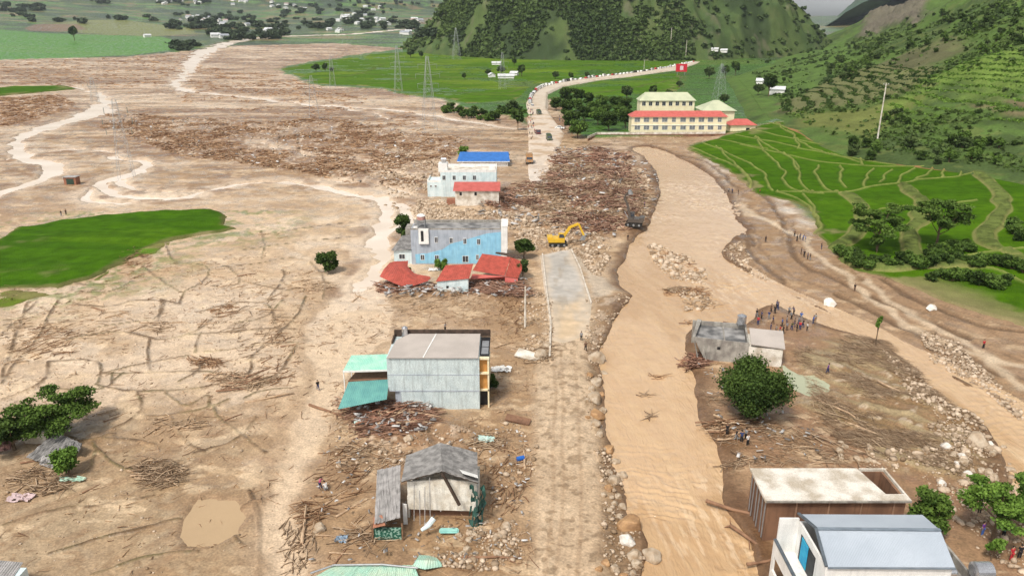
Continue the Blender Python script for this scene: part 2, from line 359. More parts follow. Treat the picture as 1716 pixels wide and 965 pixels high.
CELLS += [[(62, 720), (120, 745), (190, 735), (260, 745)], [(0, 880), (90, 850), (180, 850), (260, 830)], [(80, 930), (180, 900), (260, 880), (300, 870)], [(430, 700), (400, 740), (330, 760)], [(150, 965), (260, 930), (330, 925)], [(420, 820), (440, 880), (430, 965)], [(560, 500), (590, 530), (560, 560)], [(300, 640), (330, 625), (345, 600)], [(100, 470), (160, 480), (230, 470)], [(520, 440), (545, 470), (540, 500)], [(400, 420), (470, 410), (560, 400), (610, 395)], [(60, 505), (30, 540), (0, 560)], [(430, 395), (520, 380), (600, 372)], [(270, 500), (265, 540)], [(330, 590), (335, 560)], [(190, 625), (185, 650), (130, 655), (60, 650)]]
CELLW = [smooth_pts(PG(c), 1) for c in CELLS]
GREENZ = {
 'far': PT([(-900, 106), (-300, 103), (0, 101), (100, 98), (200, 97), (330, 84), (400, 77), (560, 73), (700, 70), (740, 66)]) + [(-150, 1700), (0, 2600), (2200, 2600), (4000, 9500), (-9500, 9500), (-9500, 1200)],
 'mid': PG([(460, 117), (490, 110), (520, 106), (620, 97), (700, 92), (860, 90), (1150, 88), (1240, 92), (1300, 110), (1330, 150), (1340, 215), (1240, 224), (985, 234), (960, 226), (948, 190), (930, 165), (905, 172), (893, 195), (878, 212), (850, 195), (800, 188), (760, 178), (740, 168), (690, 164), (640, 150), (590, 147), (530, 145), (490, 130)]),
 'left': PG([(-300, 432), (-120, 420), (0, 404), (30, 383), (100, 370), (200, 359), (290, 353), (355, 352), (378, 362), (372, 378), (400, 383), (330, 395), (290, 402), (255, 412), (222, 432), (190, 448), (150, 466), (100, 482), (30, 484), (-150, 490), (-300, 500)]),
 'left2': PG([(-100, 160), (20, 146), (110, 145), (128, 150), (60, 156), (-100, 170)]),
 'rb': PG([(1150, 246), (1232, 300), (1285, 325), (1332, 345), (1362, 385), (1400, 425), (1500, 462), (1610, 504), (1716, 538), (2000, 620), (2000, 300), (1250, 215)]),
}
DEB = [PG(p) for p in [
 [(180, 190), (420, 205), (560, 200), (700, 225), (790, 235), (760, 262), (720, 300), (700, 322), (640, 315), (560, 300), (470, 285), (380, 270), (300, 262), (240, 240), (170, 215)],
 [(0, 165), (100, 160), (130, 178), (60, 200), (0, 215)],
 [(930, 250), (1010, 248), (1070, 262), (1105, 300), (1095, 345), (1060, 395), (980, 405), (900, 395), (800, 370), (800, 345), (860, 320), (925, 300)],
 [(640, 490), (700, 492), (870, 495), (890, 470), (880, 505), (760, 500), (640, 500)],
 [(1320, 600), (1480, 560), (1560, 640), (1640, 700), (1680, 770), (1600, 800), (1500, 770), (1420, 760), (1380, 690)],
 [(580, 670), (730, 690), (720, 740), (620, 740)]]]
PUD = [PG([(312, 870), (335, 835), (392, 838), (400, 868), (396, 893), (360, 912), (318, 912), (305, 900)]), PG([(1312, 612), (1335, 628), (1365, 626), (1383, 642), (1385, 658), (1358, 662), (1335, 652), (1318, 640)])]

def ground_height_colour(X, Y):
    D = np.hypot(X, Y)
    base = ground_base(X, Y)
    w = 1.2 + D * .006
    wx = X + (fbm(X, Y, 14, 3, 0) - .5) * w * 3; wy = Y + (fbm(X, Y, 14, 3, 3) - .5) * w * 3
    wx = wx + (fbm(X, Y, 3, 2, 1) - .5) * 1.6; wy = wy + (fbm(X, Y, 3, 2, 5) - .5) * 1.6
    n1 = fbm(X, Y, 40, 5, 1); n2 = fbm(X, Y, 7, 4, 2); n3 = fbm(X, Y, 1.5, 3, 4)
    # streaks left by the flow, mostly down-valley
    st = fbm(X * 1.0 + Y * .25, Y * .18, 1.6, 4, 5); st2 = fbm(X * .22 - Y * .10, Y * 1.0 + X * .35, 2.6, 4, 6)
    C = np.ones(X.shape + (3,)) * np.array(MUD)
    PLM = sst(5, 14, -X + 4) * sst(78, 95, Y + X * .15) * (1 - sst(200, 250, Y)); q = 1 - .8 * PLM; C = lerp(C, PLM * .85, (.54, .40, .265)); C = lerp(C, PLM * sst(.52, .56, fbm(X, Y, 16, 5, 6)) * .5, (.40, .275, .165)); C = lerp(C, PLM * sst(.6, .64, fbm(X, Y, 10, 4, 2)) * .6, (.66, .53, .39))
    C = lerp(C, sst(.45, .62, n1) * .7, MUD2); C = lerp(C, sst(.53, .68, n2) * .55 * q, WET); C = lerp(C, sst(.55, .7, st2) * .5 * q, BROWN)
    C = lerp(C, sst(.54, .66, fbm(X, Y, 60, 4, 6)) * .5, PALE)
    C = lerp(C, sst(300, 700, D) * .55, PINK)
    z = base + (n1 - .5) * .7 + (n2 - .5) * .28 + (n3 - .5) * .12
    near = 1 - sst(300, 600, D)
    right = sst(25, 45, X + 0 * Y) * near
    C = lerp(C, right * .55 * sst(.3, .6, st2), WET); C = lerp(C, right * .45, BROWN)
    # silt flats of the far flood plain: long pale and brown bars
    bars = fbm(X * .25 + Y * .1, Y, 26, 4, 7)
    fl = sst(190, 330, D) * (X < 60)
    C = lerp(C, fl * sst(.50, .58, bars) * .85, BROWN); C = lerp(C, fl * sst(.44, .36, bars) * .5, PALE); br2 = fbm(X * .3 - Y * .1, Y, 8, 4, 2); C = lerp(C, fl * sst(.52, .60, br2) * .7, (.20, .115, .07)); C = lerp(C, fl * sst(.42, .36, br2) * .4, PALE)
    # browner, wetter soil in the foreground, round the wrecked houses and on the island
    for P_, c_, k_ in TONES:
        s = sdf(wx, wy, P_); C = lerp(C, sst(-9, 7, s + (n2 - .5) * 16) * k_ * (.65 + .7 * n1), c_)
    C = lerp(C, q * sst(.50, .58, fbm(X, Y, 4.5, 5, 2)) * near * .32, (.33, .21, .11)); C = lerp(C, sst(.57, .64, fbm(X * .5 + Y * .35, Y - X * .2, 3.2, 5, 4)) * near * q * .5, (.26, .16, .085))
    # buried field banks
    cm = np.zeros(X.shape)
    for c in CELLW: cm = np.maximum(cm, 1 - sst(.1, .36, pdist(wx * .22 + X * .78, wy * .22 + Y * .78, c) * (.5 + n2)))
    PLM2 = 1
    cm = cm * (.5 + .5 * sst(.3, .5, fbm(X, Y, 4, 3, 5)))
    z = z + cm * .22; C = lerp(C, np.minimum(cm * 1.15, 1) * .9, (.115, .068, .032))
    sp = fbm(X, Y, .9, 3, 6); C = lerp(C, q * sst(.60, .70, sp) * sst(.45, .6, n2) * .55, (.24, .15, .08)); C = lerp(C, sst(.62, .7, fbm(X * .6 + Y * .3, Y, 2.2, 4, 1)) * .45, (.68, .52, .34)); C = lerp(C, q * sst(.56, .64, fbm(X, Y, 11, 5, 3)) * .4, (.33, .21, .11))
    C = lerp(C, cm * sst(.5, .6, n2) * .25, (.13, .16, .05))
    # tilted flow texture in the lower left
    ll = sst(0, 8, -X - 8) * (1 - sst(88, 105, Y))
    s3 = fbm(X * .8 - Y * .55, (X * .55 + Y * .8) * .2, 1.8, 4, 3); C = lerp(C, ll * sst(.5, .62, s3) * .5, WET); z = z + ll * (s3 - .5) * .35
    # green zones under vegetation
    for k, P in GREENZ.items():
        s = sdf_big(wx, wy, P) if k in ('far', 'mid') else sdf(wx, wy, P)
        m = sst(-1.5, 2.5, s - .002 * D)
        if k == 'far':
            m = np.maximum(m, sst(900, 1000, Y) * sst(-.05, .02, X / Y))
            patch = fbm(X * .5, Y, 120, 4, 2); p2 = fbm(X * .5, Y, 45, 4, 4); rows = fbm(X * .08, Y, 12, 3, 1)
            g = np.ones(X.shape + (3,)) * np.array((.07, .105, .03))
            g = lerp(g, sst(.48, .54, patch), (.085, .18, .03)); g = lerp(g, sst(.58, .62, p2), (.16, .19, .055)); g = lerp(g, sst(.42, .36, p2), (.045, .075, .03))
            g = lerp(g, sst(.5, .56, rows) * .8, (.035, .055, .02)); g = lerp(g, sst(.66, .7, p2) * .6, (.22, .13, .07))
            fld = sdf(X, Y, FARRICE); g = lerp(g, sst(-3, 3, fld), (.07, .21, .02)); g = lerp(g, sst(-3, 3, fld) * sst(.5, .6, rows) * .5, (.11, .22, .03))
            fld = sdf(X, Y, FARYEL); g = lerp(g, sst(-4, 4, fld) * .85, (.19, .20, .06)); fld = sdf(X, Y, FARRED); g = lerp(g, sst(-3, 3, fld) * .8, (.20, .11, .07))
            C = C * (1 - m[..., None]) + g * m[..., None]
        elif k == 'mid':
            rows = fbm(X * .12 + Y * .05, Y, 7, 3, 1); g = np.ones(X.shape + (3,)) * np.array((.065, .17, .012))
            g = g * .8; g = lerp(g, sst(.5, .56, rows) * .6, (.04, .08, .015)); g = lerp(g, sst(.56, .62, fbm(X * .4, Y, 60, 3, 5)) * .5, (.12, .17, .03))
            C = C * (1 - m[..., None]) + g * m[..., None]
            z = z + m * .8
        else:
            g = np.ones(X.shape + (3,)) * np.array((.075, .13, .022)); g = lerp(g, sst(.45, .6, n2) * .6, (.16, .15, .06))
            C = C * (1 - m[..., None]) + g * m[..., None]
    z = np.where(D > 1600, base, z)
    # fields left of the green one, thin grass coming through mud
    s = sdf(wx, wy, GREENZ['left']); gr = sst(-26, -2, s) * (1 - sst(-2, 0, s)) * sst(.5, .6, n2 * .5 + n3 * .5) * (wy < 210); C = lerp(C, gr * .75, (.15, .19, .05))
    # wash of smooth pale silt
    s = sdf(wx, wy, WASH); m = sst(-2, 2, s); C = lerp(C, m * .85, (.60, .46, .32)); C = lerp(C, m * sst(.46, .6, fbm(X, Y, 9, 4, 5)) * .6 * sst(100, 135, Y), PALE); z = z * (1 - m * .9) - .25 * m
    # smooth cells around it stay lighter; damp edge
    m = sst(-3, -.2, s) * (1 - sst(-.2, .6, s)); C = lerp(C, m * .4, WET)
    # debris ground: dark, rough
    for P in DEB:
        s = sdf(wx, wy, P); m = sst(-3, 4, s + (n2 - .5) * 12)
        C = lerp(C, m * (.35 + .5 * sst(.4, .6, n2)), (.24, .135, .07)); C = lerp(C, m * sst(.6, .7, n3) * .7, PALE); z = z + m * (n2 - .35) * 1.6 + m * (n3 - .5) * .6
    # island grasses combed flat by the flood
    s = sdf(wx, wy, ISLG); m = sst(-2, 3, s + (n2 - .5) * 10)
    comb = fbm((X * .72 + Y * .69), (-X * .69 + Y * .72) * .12, .9, 4, 2)
    C = lerp(C, m * sst(.42, .6, comb) * .7, (.25, .20, .10)); C = lerp(C, m * sst(.56, .68, comb) * .8, (.33, .25, .14)); C = lerp(C, m * sst(.5, .38, comb) * .4, (.13, .11, .04)); z = z + m * (comb - .5) * .5
    # terraced erosion steps on the right bank
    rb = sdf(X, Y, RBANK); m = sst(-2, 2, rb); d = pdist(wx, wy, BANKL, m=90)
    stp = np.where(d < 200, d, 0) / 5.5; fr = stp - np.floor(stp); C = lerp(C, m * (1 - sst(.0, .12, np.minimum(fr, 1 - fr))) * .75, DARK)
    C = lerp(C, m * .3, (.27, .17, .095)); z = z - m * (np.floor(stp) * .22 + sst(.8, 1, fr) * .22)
    gl = sdf(wx, wy, GLINT1); C = lerp(C, sst(-2, 5, gl) * sst(.3, .6, n2) * .75, (.62, .54, .45)); gl = sdf(wx, wy, GLINT2); C = lerp(C, sst(-2, 4, gl) * sst(.3, .6, n2) * .8, (.64, .57, .48))  # wet reflections painted pale into the mud colour
    for P in EROD:
        d = pdist(wx * .5 + X * .5, wy * .5 + Y * .5, P); m = 1 - sst(.35, 1.1, d * (.6 + n2)); C = lerp(C, m * .85, (.12, .07, .035)); z = z - m * .35 + (1 - sst(1.1, 2.4, d)) * .2
    for P in TRACKS:
        d = pdist(wx, wy, P); m = 1 - sst(.3, 1.3, d); C = lerp(C, m * .6, (.60, .48, .34))
    # road bed made flat
    s = sdf(X, Y, ROADALL); m = sst(-1.5, .5, s); z = z * (1 - m) + m * .12
    C = lerp(C, m * .85, (.53, .40, .27)); C = lerp(C, m * sst(.48, .58, n2) * .55, (.40, .285, .18)); C = lerp(C, m * sst(.62, .68, fbm(X, Y, .8, 2, 3)) * .6, (.2, .13, .07))
    for off in (-1.7, 1.5, -.6):
        tr = np.abs(X - (5.4 + (Y - 59) * .058 + off) + (n1 - .5) * 3); C = lerp(C, m * (1 - sst(.12, .35, tr)) * .35 * (Y < 112), WET)
    s = sdf(wx, wy, ROCKB); C = lerp(C, sst(-1, 1.2, s + (n3 - .5) * 1.5) * .8, (.19, .12, .065)); z = z - sst(-.5, 1.5, s) * .35
    s = sdf(wx, wy, SILT); C = lerp(C, sst(-.6, 1, s) * .85, (.46, .38, .29)); s = sdf(wx, wy, GULLY); C = lerp(C, sst(-1, 1.5, s) * .85, (.13, .065, .035));
    # brown cut bank between road and river
    s = sdf(wx, wy, CUT); m = sst(-.8, .8, s); C = lerp(C, m * .85, (.24, .15, .08)); C = lerp(C, m * sst(.5, .6, n3) * .4, PALE)
    # river bed and banks; dark band is cut soil with the cut's shadow painted in
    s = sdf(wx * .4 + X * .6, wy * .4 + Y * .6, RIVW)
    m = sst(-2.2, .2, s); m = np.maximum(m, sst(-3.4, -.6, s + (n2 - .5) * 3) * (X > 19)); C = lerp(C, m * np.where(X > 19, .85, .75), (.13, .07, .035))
    z = np.where(s > -900, z * (1 - sst(-.6, 1.0, s)) + sst(-.6, 1.0, s) * -2.2, z)
    rip = sst(-4, -.4, s) * (1 - sst(-.4, 0, s)); z = z - rip * .25
    for P in SW:
        d = pdist(wx, wy, [p[:2] for p in P], [p[2] * 1.15 for p in P], m=60) + (n2 - .5) * 2.2
        m = 1 - sst(-1.5, 1.2, d); z = z * (1 - m) - 1.5 * m + 0; C = lerp(C, (1 - sst(0, 9, d + (n2 - .5) * 14)) * .55, PALE); C = lerp(C, sst(1, 3, d) * (1 - sst(3, 7, d)) * sst(.5, .6, n2) * .6, BROWN)
    for P in PUD:
        s = sdf(X + (n2 - .5) * 2, Y + (n3 - .5), P); m = sst(-.8, .5, s); z = z * (1 - m) - .3 * m; C = lerp(C, sst(-1.6, 0, s) * .5, WET)
    inh = hill_h(X, Y); z = np.where(inh > 6, np.minimum(z, inh - 3), z)
    return z, np.clip(C, .01, .9)
ROCKB = PG([(985, 598), (1010, 598), (1016, 700), (1030, 765), (1046, 820), (1052, 870), (1088, 920), (1085, 1010), (1012, 1010), (1008, 850), (1000, 760), (986, 680)])
SILT = PG([(957, 415), (985, 430), (1000, 452), (1035, 482), (1020, 494), (992, 500), (975, 455)]); GULLY = PG([(1232, 812), (1240, 812), (1256, 832), (1275, 870), (1300, 900), (1305, 965), (1280, 965), (1262, 905), (1236, 872), (1210, 835)])
TONES = [(PG([(-200, 740), (200, 700), (430, 740), (440, 1000), (-300, 1000)]), (.31, .22, .125), .75), (PG([(520, 720), (640, 690), (900, 680), (905, 1000), (500, 1000)]), (.27, .17, .095), .75), (PG([(640, 500), (900, 500), (905, 690), (830, 690), (820, 560), (640, 560)]), (.30, .19, .105), .7),
         (PG([(1170, 560), (1300, 500), (1500, 580), (1690, 760), (1716, 965), (1300, 965), (1210, 800), (1170, 680)]), (.25, .145, .08), .85), (PG([(840, 600), (905, 600), (900, 965), (840, 965)]), (.30, .19, .10), .5), (PG([(1100, 250), (1240, 300), (1400, 440), (1716, 540), (1716, 680), (1500, 570), (1240, 430), (1200, 320)]), (.27, .17, .095), .75)]
FARRICE = PT([(-400, 52), (0, 50), (60, 55), (130, 58), (270, 62), (330, 78), (230, 92), (100, 98), (0, 101), (-400, 104)])
FARYEL = PT([(60, 46), (140, 34), (240, 38), (320, 48), (330, 57), (250, 62), (140, 56)])
FARRED = PT([(40, 48), (60, 41), (130, 41), (145, 50), (100, 54), (50, 52)])
ISLG = PG([(1330, 590), (1420, 560), (1490, 565), (1560, 640), (1640, 700), (1690, 790), (1610, 800), (1560, 790), (1480, 780), (1400, 740), (1370, 690)])
RBANK = PG([(1100, 252), (1190, 262), (1236, 298), (1280, 322), (1332, 345), (1362, 388), (1400, 440), (1480, 462), (1560, 492), (1716, 536), (2000, 640), (2000, 760), (1716, 686), (1600, 622), (1500, 570), (1395, 518), (1300, 476), (1230, 430), (1240, 390), (1220, 345), (1180, 298)])
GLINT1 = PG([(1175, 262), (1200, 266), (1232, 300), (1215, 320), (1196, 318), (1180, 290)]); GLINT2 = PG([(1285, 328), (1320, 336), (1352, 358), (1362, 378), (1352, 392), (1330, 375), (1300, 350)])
EROD = [smooth_pts(PG(p), 2) for p in [[(1087, 243), (1120, 260), (1160, 280), (1188, 305), (1212, 322), (1222, 350), (1240, 380), (1248, 405), (1268, 435), (1310, 470)], [(1120, 255), (1180, 267), (1205, 290), (1230, 315), (1275, 325), (1300, 350), (1315, 390), (1335, 440), (1400, 470), (1500, 510), (1620, 560)], [(1220, 345), (1245, 380), (1262, 410)], [(1480, 470), (1560, 515), (1640, 545), (1716, 555)], [(1400, 490), (1480, 525), (1580, 570), (1680, 620)]]]
TRACKS = [smooth_pts(PG(p), 2) for p in [[(1235, 345), (1290, 372), (1330, 395), (1370, 425), (1420, 470), (1480, 510), (1560, 560), (1640, 590), (1716, 610)], [(1225, 330), (1270, 360), (1310, 385), (1350, 400)], [(1450, 470), (1560, 545), (1650, 580), (1716, 640)]]]
ROADALL = PG([(880, 1080), (905, 965), (903, 700), (905, 590), (922, 545), (906, 430), (955, 418), (992, 505), (986, 590), (990, 700), (1002, 965), (1010, 1080)])
CUT = PG([(992, 500), (1020, 492), (1058, 492), (1028, 520), (1010, 570), (1002, 600), (990, 590), (984, 545)])

gm = mat('mud_ground', (1, 1, 1), attr='Col', rough=.75, wet=.18, sc=.7, bump=.11, bsc=1.8, spec=.4, fine=.24)
X, Y = fan(-1.05, 1.12, 1000, 34, 9000)
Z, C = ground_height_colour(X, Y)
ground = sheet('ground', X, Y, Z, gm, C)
del X, Y, Z, C

# ---- muddy water
def water_mat(name, c, c2, rough=.28, sc=.08, b1=.12, dirv=(1, 1, 1), rot=0, spec=.5, b2=.03, attr=False):
    m = bpy.data.materials.new(name); m.use_nodes = True; t = m.node_tree; N = t.nodes; L = t.links; b = N['Principled BSDF']
    tc = N.new('ShaderNodeTexCoord'); mp = N.new('ShaderNodeMapping'); mp.inputs['Rotation'].default_value = (0, 0, rot); mp.inputs['Scale'].default_value = dirv; L.new(tc.outputs['Object'], mp.inputs[0])
    n = N.new('ShaderNodeTexNoise'); n.inputs['Scale'].default_value = sc; n.inputs['Detail'].default_value = 7; n.inputs['Distortion'].default_value = .6; L.new(mp.outputs[0], n.inputs['Vector'])
    r = N.new('ShaderNodeMapRange'); r.inputs['From Min'].default_value = .38; r.inputs['From Max'].default_value = .62; L.new(n.outputs['Fac'], r.inputs['Value'])
    mx = N.new('ShaderNodeMix'); mx.data_type = 'RGBA'; mx.inputs[6].default_value = (*c, 1); mx.inputs[7].default_value = (*c2, 1); L.new(r.outputs[0], mx.inputs[0]); L.new(mx.outputs[2], b.inputs['Base Color'])
    n2 = N.new('ShaderNodeTexNoise'); n2.inputs['Scale'].default_value = 1.1; n2.inputs['Detail'].default_value = 5; n2.inputs['Distortion'].default_value = 1.2; L.new(mp.outputs[0], n2.inputs['Vector'])
    n3 = N.new('ShaderNodeTexNoise'); n3.inputs['Scale'].default_value = 4.5; n3.inputs['Detail'].default_value = 3; L.new(mp.outputs[0], n3.inputs['Vector'])
    B = N.new('ShaderNodeBump'); B.inputs['Distance'].default_value = b1; L.new(n2.outputs['Fac'], B.inputs['Height'])
    B2 = N.new('ShaderNodeBump'); B2.inputs['Distance'].default_value = b2; L.new(n3.outputs['Fac'], B2.inputs['Height']); L.new(B.outputs[0], B2.inputs['Normal']); L.new(B2.outputs[0], b.inputs['Normal'])
    b.inputs['Roughness'].default_value = rough; b.inputs['Specular IOR Level'].default_value = spec
    if attr: A = N.new('ShaderNodeAttribute'); A.attribute_name = 'Col'; L.new(A.outputs['Color'], b.inputs['Base Color'])
    return m
wm = water_mat('muddy_water', (.60, .385, .185), (.50, .305, .135), attr=True, rot=.12, dirv=(1.5, .4, 1), b1=.14, b2=.03, rough=.08, spec=.8)
X, Y = fan(-.15, 1.1, 900, 36, 500, f=.004, k=34000)
s = sdf(X, Y, RIVW)
wa = fbm(X * 1.1 + Y * .1, Y * .9, 2.2, 4, 2) - .5; wb = fbm(X * .5 + Y * .2, Y * 1.4, 3.0, 4, 4) - .5
rap = sst(.4, .6, fbm(X, Y, 30, 3, 6)); wc = fbm(X * 1.1 + Y * .35, Y * .8, 1.15, 3, 1) - .5; wd_ = fbm(X * .9 - Y * .5, Y * .7 + X * .2, 1.9, 3, 5) - .5
Z = -.75 + (wa * .16 + wb * .16 + wc * .14 + wd_ * .08) * (.4 + rap * .8) + .11 * np.sin((Y * 1.0 - np.abs(((X + Y * .1) / 5.5) % 2 - 1) * 2.2 + wb * 5 + wa * 3) * 3.3) * sst(.45, .62, fbm(X, Y, 8, 3, 2)) * (.3 + rap)
fl = fbm(X * .9 + Y * .25, Y * .22, 1.3, 4, 3); fl2 = fbm(X * .35, Y, 1.5, 3, 1); ed = 1 - sst(0, 5, s)
C = np.ones(X.shape + (3,)) * np.array((.55, .37, .215)); C = lerp(C, sst(.47, .58, fbm(X, Y * .35, 10, 4, 7)) * .8, (.45, .28, .14)); C = lerp(C, sst(150, 260, Y) * .6, (.60, .44, .30)); C = lerp(C, sst(.3, .42, np.abs(wa) + np.abs(wb) * .8) * .0, PALE)
C = lerp(C, sst(.56, .64, fbm(X * 1.6 + Y * .2, Y * .3, .8, 4, 3)) * (.1 + .9 * rap) * .5, (.76, .60, .42)); C = lerp(C, sst(.48, .40, fbm(X * .7 - Y * .3, Y * 1.3, 1.1, 4, 1)) * .35, (.50, .325, .17)); C = lerp(C, sst(.5, .6, fl) * .2, (.66, .47, .27)); 
sheet('river', X, Y, Z, wm, C, keep=s > -3)
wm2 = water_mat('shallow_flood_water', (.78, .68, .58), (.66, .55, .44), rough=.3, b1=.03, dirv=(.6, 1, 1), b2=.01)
X, Y = fan(-1.0, .1, 420, 110, 2600, f=.012, k=12000)
k = np.zeros(X.shape, bool)
for P in SW: k |= pdist(X, Y, [p[:2] for p in P], [p[2] * 1.15 for p in P], m=60) < 4
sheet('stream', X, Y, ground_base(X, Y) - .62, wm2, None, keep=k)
for P, c in zip(PUD, ((.46, .325, .19), (.42, .44, .30))):
    xs = [p[0] for p in P]; ys = [p[1] for p in P]
    mesh_np('puddle', [(min(xs) - 1, min(ys) - 1, -.14), (max(xs) + 1, min(ys) - 1, -.14), (max(xs) + 1, max(ys) + 1, -.14), (min(xs) - 1, max(ys) + 1, -.14)], [(0, 1, 2, 3)], water_mat('puddle_water', c, tuple(v * .9 for v in c), rough=.15, b1=.01, b2=.003))['kind'] = 'structure'

# ---- rice fields as sheets of young rice standing proud of the mud
ricem = mat('young_rice', (1, 1, 1), attr='Col', rough=.85, sc=.25, bump=.2, bsc=3.0, spec=.04, fine=.16)
def rice(name, P, step, h, colf, hf=None, wp=1):
    xs = [p[0] for p in P]; ys = [p[1] for p in P]
    X, Y = np.meshgrid(np.arange(min(xs) - 3, max(xs) + 3, step), np.arange(min(ys) - 3, max(ys) + 3, step))
    s = sdf(X + (fbm(X, Y, 5, 4, 1) - .5) * 3.5 * wp, Y + (fbm(X, Y, 5, 4, 2) - .5) * 3.5 * wp, P)
    Z = ground_base(X, Y) - .7 + (h + .7) * sst(-1.2, .8, s)
    C = colf(X, Y, s)
    if hf is not None: Z, C = hf(X, Y, s, Z, C)
    return sheet(name, X, Y, Z, ricem, C, keep=s > -2)
def rc(a=(.05, .125, .003), b=(.066, .145, .004), c=(.032, .085, .004), sc=18, wl=.5):
    def f(X, Y, s):
        n = fbm(X * .5, Y, sc, 4, 3); r = fbm(X * .12, Y + X * .12, 3, 3, 5)
        C = np.ones(X.shape + (3,)) * np.array(a); C = lerp(C, sst(.5, .62, n), b); C = lerp(C, sst(.5, .6, r) * wl, c); q = fbm(X, Y, 1.6, 3, 2); C = lerp(C, sst(.5, .7, q) * .3, tuple(v * .6 for v in c)); C = lerp(C, (1 - sst(0, 1.6, s)) * .8, (.16, .14, .06)); C = lerp(C, sst(.6, .68, fbm(X, Y, 13, 4, 6)) * (1 - sst(2, 14, s)) * .6, (.28, .22, .12)); return C
    return f
def lefthf(X, Y, s, Z, C):
    n = fbm(X, Y, 9, 4, 2); Z = Z + (n - .5) * .8; return Z, C
rice('rice_field', GREENZ['left'], .7, .45, rc(), lefthf)
rice('rice_field', PG([(150, 470), (190, 442), (215, 420), (262, 408), (285, 406), (268, 425), (225, 432), (188, 452), (165, 470)]), .7, .12, rc((.11, .2, .02), (.2, .2, .06), (.25, .2, .1)))
rice('rice_field', GREENZ['left2'], 2.2, .9, rc())
rice('rice_field', PG([(-200, 497), (0, 486), (60, 488), (90, 494), (50, 503), (20, 515), (-60, 525), (-200, 540)]), .8, .1, rc((.12, .17, .02), (.22, .19, .07), (.25, .19, .1)))
MIDBUND = [smooth_pts(PG(p), 1) for p in [[(660, 140), (700, 133), (760, 131), (800, 133), (830, 134)], [(760, 100), (1000, 104), (1110, 100)], [(730, 118), (830, 120), (900, 116), (1000, 112)], [(560, 120), (640, 128), (700, 136)], [(540, 135), (600, 128), (640, 110)], [(850, 145), (900, 150)], [(990, 160), (1060, 150), (1130, 135)], [(960, 165), (1040, 172), (1120, 150), (1200, 140)], [(1020, 120), (1060, 128), (1130, 122)], [(690, 160), (760, 158), (840, 160), (880, 150)]]]
def midhf(X, Y, s, Z, C):
    for P in MIDBUND:
        d = pdist(X + (fbm(X, Y, 20, 2, 1) - .5) * 8, Y, P); m = 1 - sst(.8, 2.2, d); Z = Z + m * .5; C = lerp(C, m * .75, (.10, .115, .04))
    st = fbm(X * .1, Y, 14, 3, 2); C = lerp(C, (1 - sst(.008, .03, np.abs(st - .5))) * .5, (.16, .19, .05))
    return Z, C
rice('rice_field', PG([(470, 117), (520, 108), (620, 99), (700, 96), (860, 94), (1110, 97), (1180, 100), (1130, 112), (1050, 121), (960, 134), (905, 142), (886, 150), (870, 168), (840, 172), (780, 176), (740, 165), (680, 160), (640, 148), (590, 145), (530, 142), (500, 130)]), 2.2, .9, rc((.075, .16, .008), (.13, .21, .015), (.045, .10, .01), 60, .6), midhf)
rice('rice_field', PG([(935, 152), (1000, 138), (1080, 128), (1140, 124), (1140, 150), (1130, 160), (1060, 163), (1050, 172), (1000, 168), (960, 158)]), 1.6, .9, rc((.07, .155, .008), (.10, .19, .015), (.04, .10, .01), 60, .6), midhf)

TB = [smooth_pts(PG(p, 1.5), 2) for p in [
 [(1270, 232), (1290, 262), (1315, 283), (1310, 298), (1322, 312), (1345, 320), (1380, 322)], [(1330, 270), (1345, 283), (1337, 300), (1350, 315), (1362, 320)], [(1372, 278), (1370, 300), (1388, 318), (1405, 322)], [(1408, 280), (1409, 305), (1418, 315)],
 [(1460, 285), (1443, 308), (1450, 315)], [(1492, 288), (1471, 308)], [(1525, 287), (1503, 310)], [(1558, 285), (1538, 305)], [(1581, 284), (1570, 303)], [(1613, 282), (1608, 302)],
 [(1300, 318), (1380, 320), (1420, 322), (1470, 313), (1510, 310), (1560, 303), (1610, 303), (1640, 296)], [(1240, 242), (1290, 252), (1340, 266), (1400, 277), (1480, 283), (1560, 285), (1640, 283)],
 [(1160, 244), (1205, 262), (1240, 278), (1258, 295), (1262, 312)], [(1200, 243), (1240, 278), (1258, 300)], [(1268, 232), (1320, 262), (1340, 285)], [(1320, 225), (1345, 245), (1395, 262), (1440, 275)], [(1300, 212), (1330, 232), (1340, 250)], [(1440, 262), (1445, 280)], [(1480, 350), (1520, 345)], [(1600, 345), (1640, 340)], [(1180, 238), (1230, 258), (1268, 276), (1285, 295), (1292, 315)], [(1205, 234), (1290, 250)], [(1232, 228), (1300, 240), (1380, 258), (1420, 268), (1500, 281)], [(1262, 222), (1330, 236), (1400, 252), (1470, 268), (1560, 281)], [(1290, 212), (1350, 228), (1420, 250), (1520, 274)],
 [(1345, 322), (1370, 345), (1372, 372)], [(1300, 318), (1345, 332), (1368, 350), (1370, 375), (1352, 390)], [(1410, 410), (1440, 432), (1480, 445)], [(1560, 440), (1640, 425), (1716, 418)], [(1590, 455), (1660, 445), (1716, 470)]]]
TBK = [smooth_pts(PG(p, 1.8), 2) for p in [[(1418, 322), (1440, 335), (1452, 350), (1440, 372), (1415, 395), (1405, 412)], [(1515, 312), (1545, 335), (1548, 352), (1530, 375), (1520, 400), (1530, 422), (1560, 430)], [(1642, 298), (1672, 322), (1682, 345), (1668, 372), (1652, 392), (1655, 412), (1690, 422)], [(1405, 425), (1480, 445), (1560, 438), (1620, 440), (1716, 432)]]]
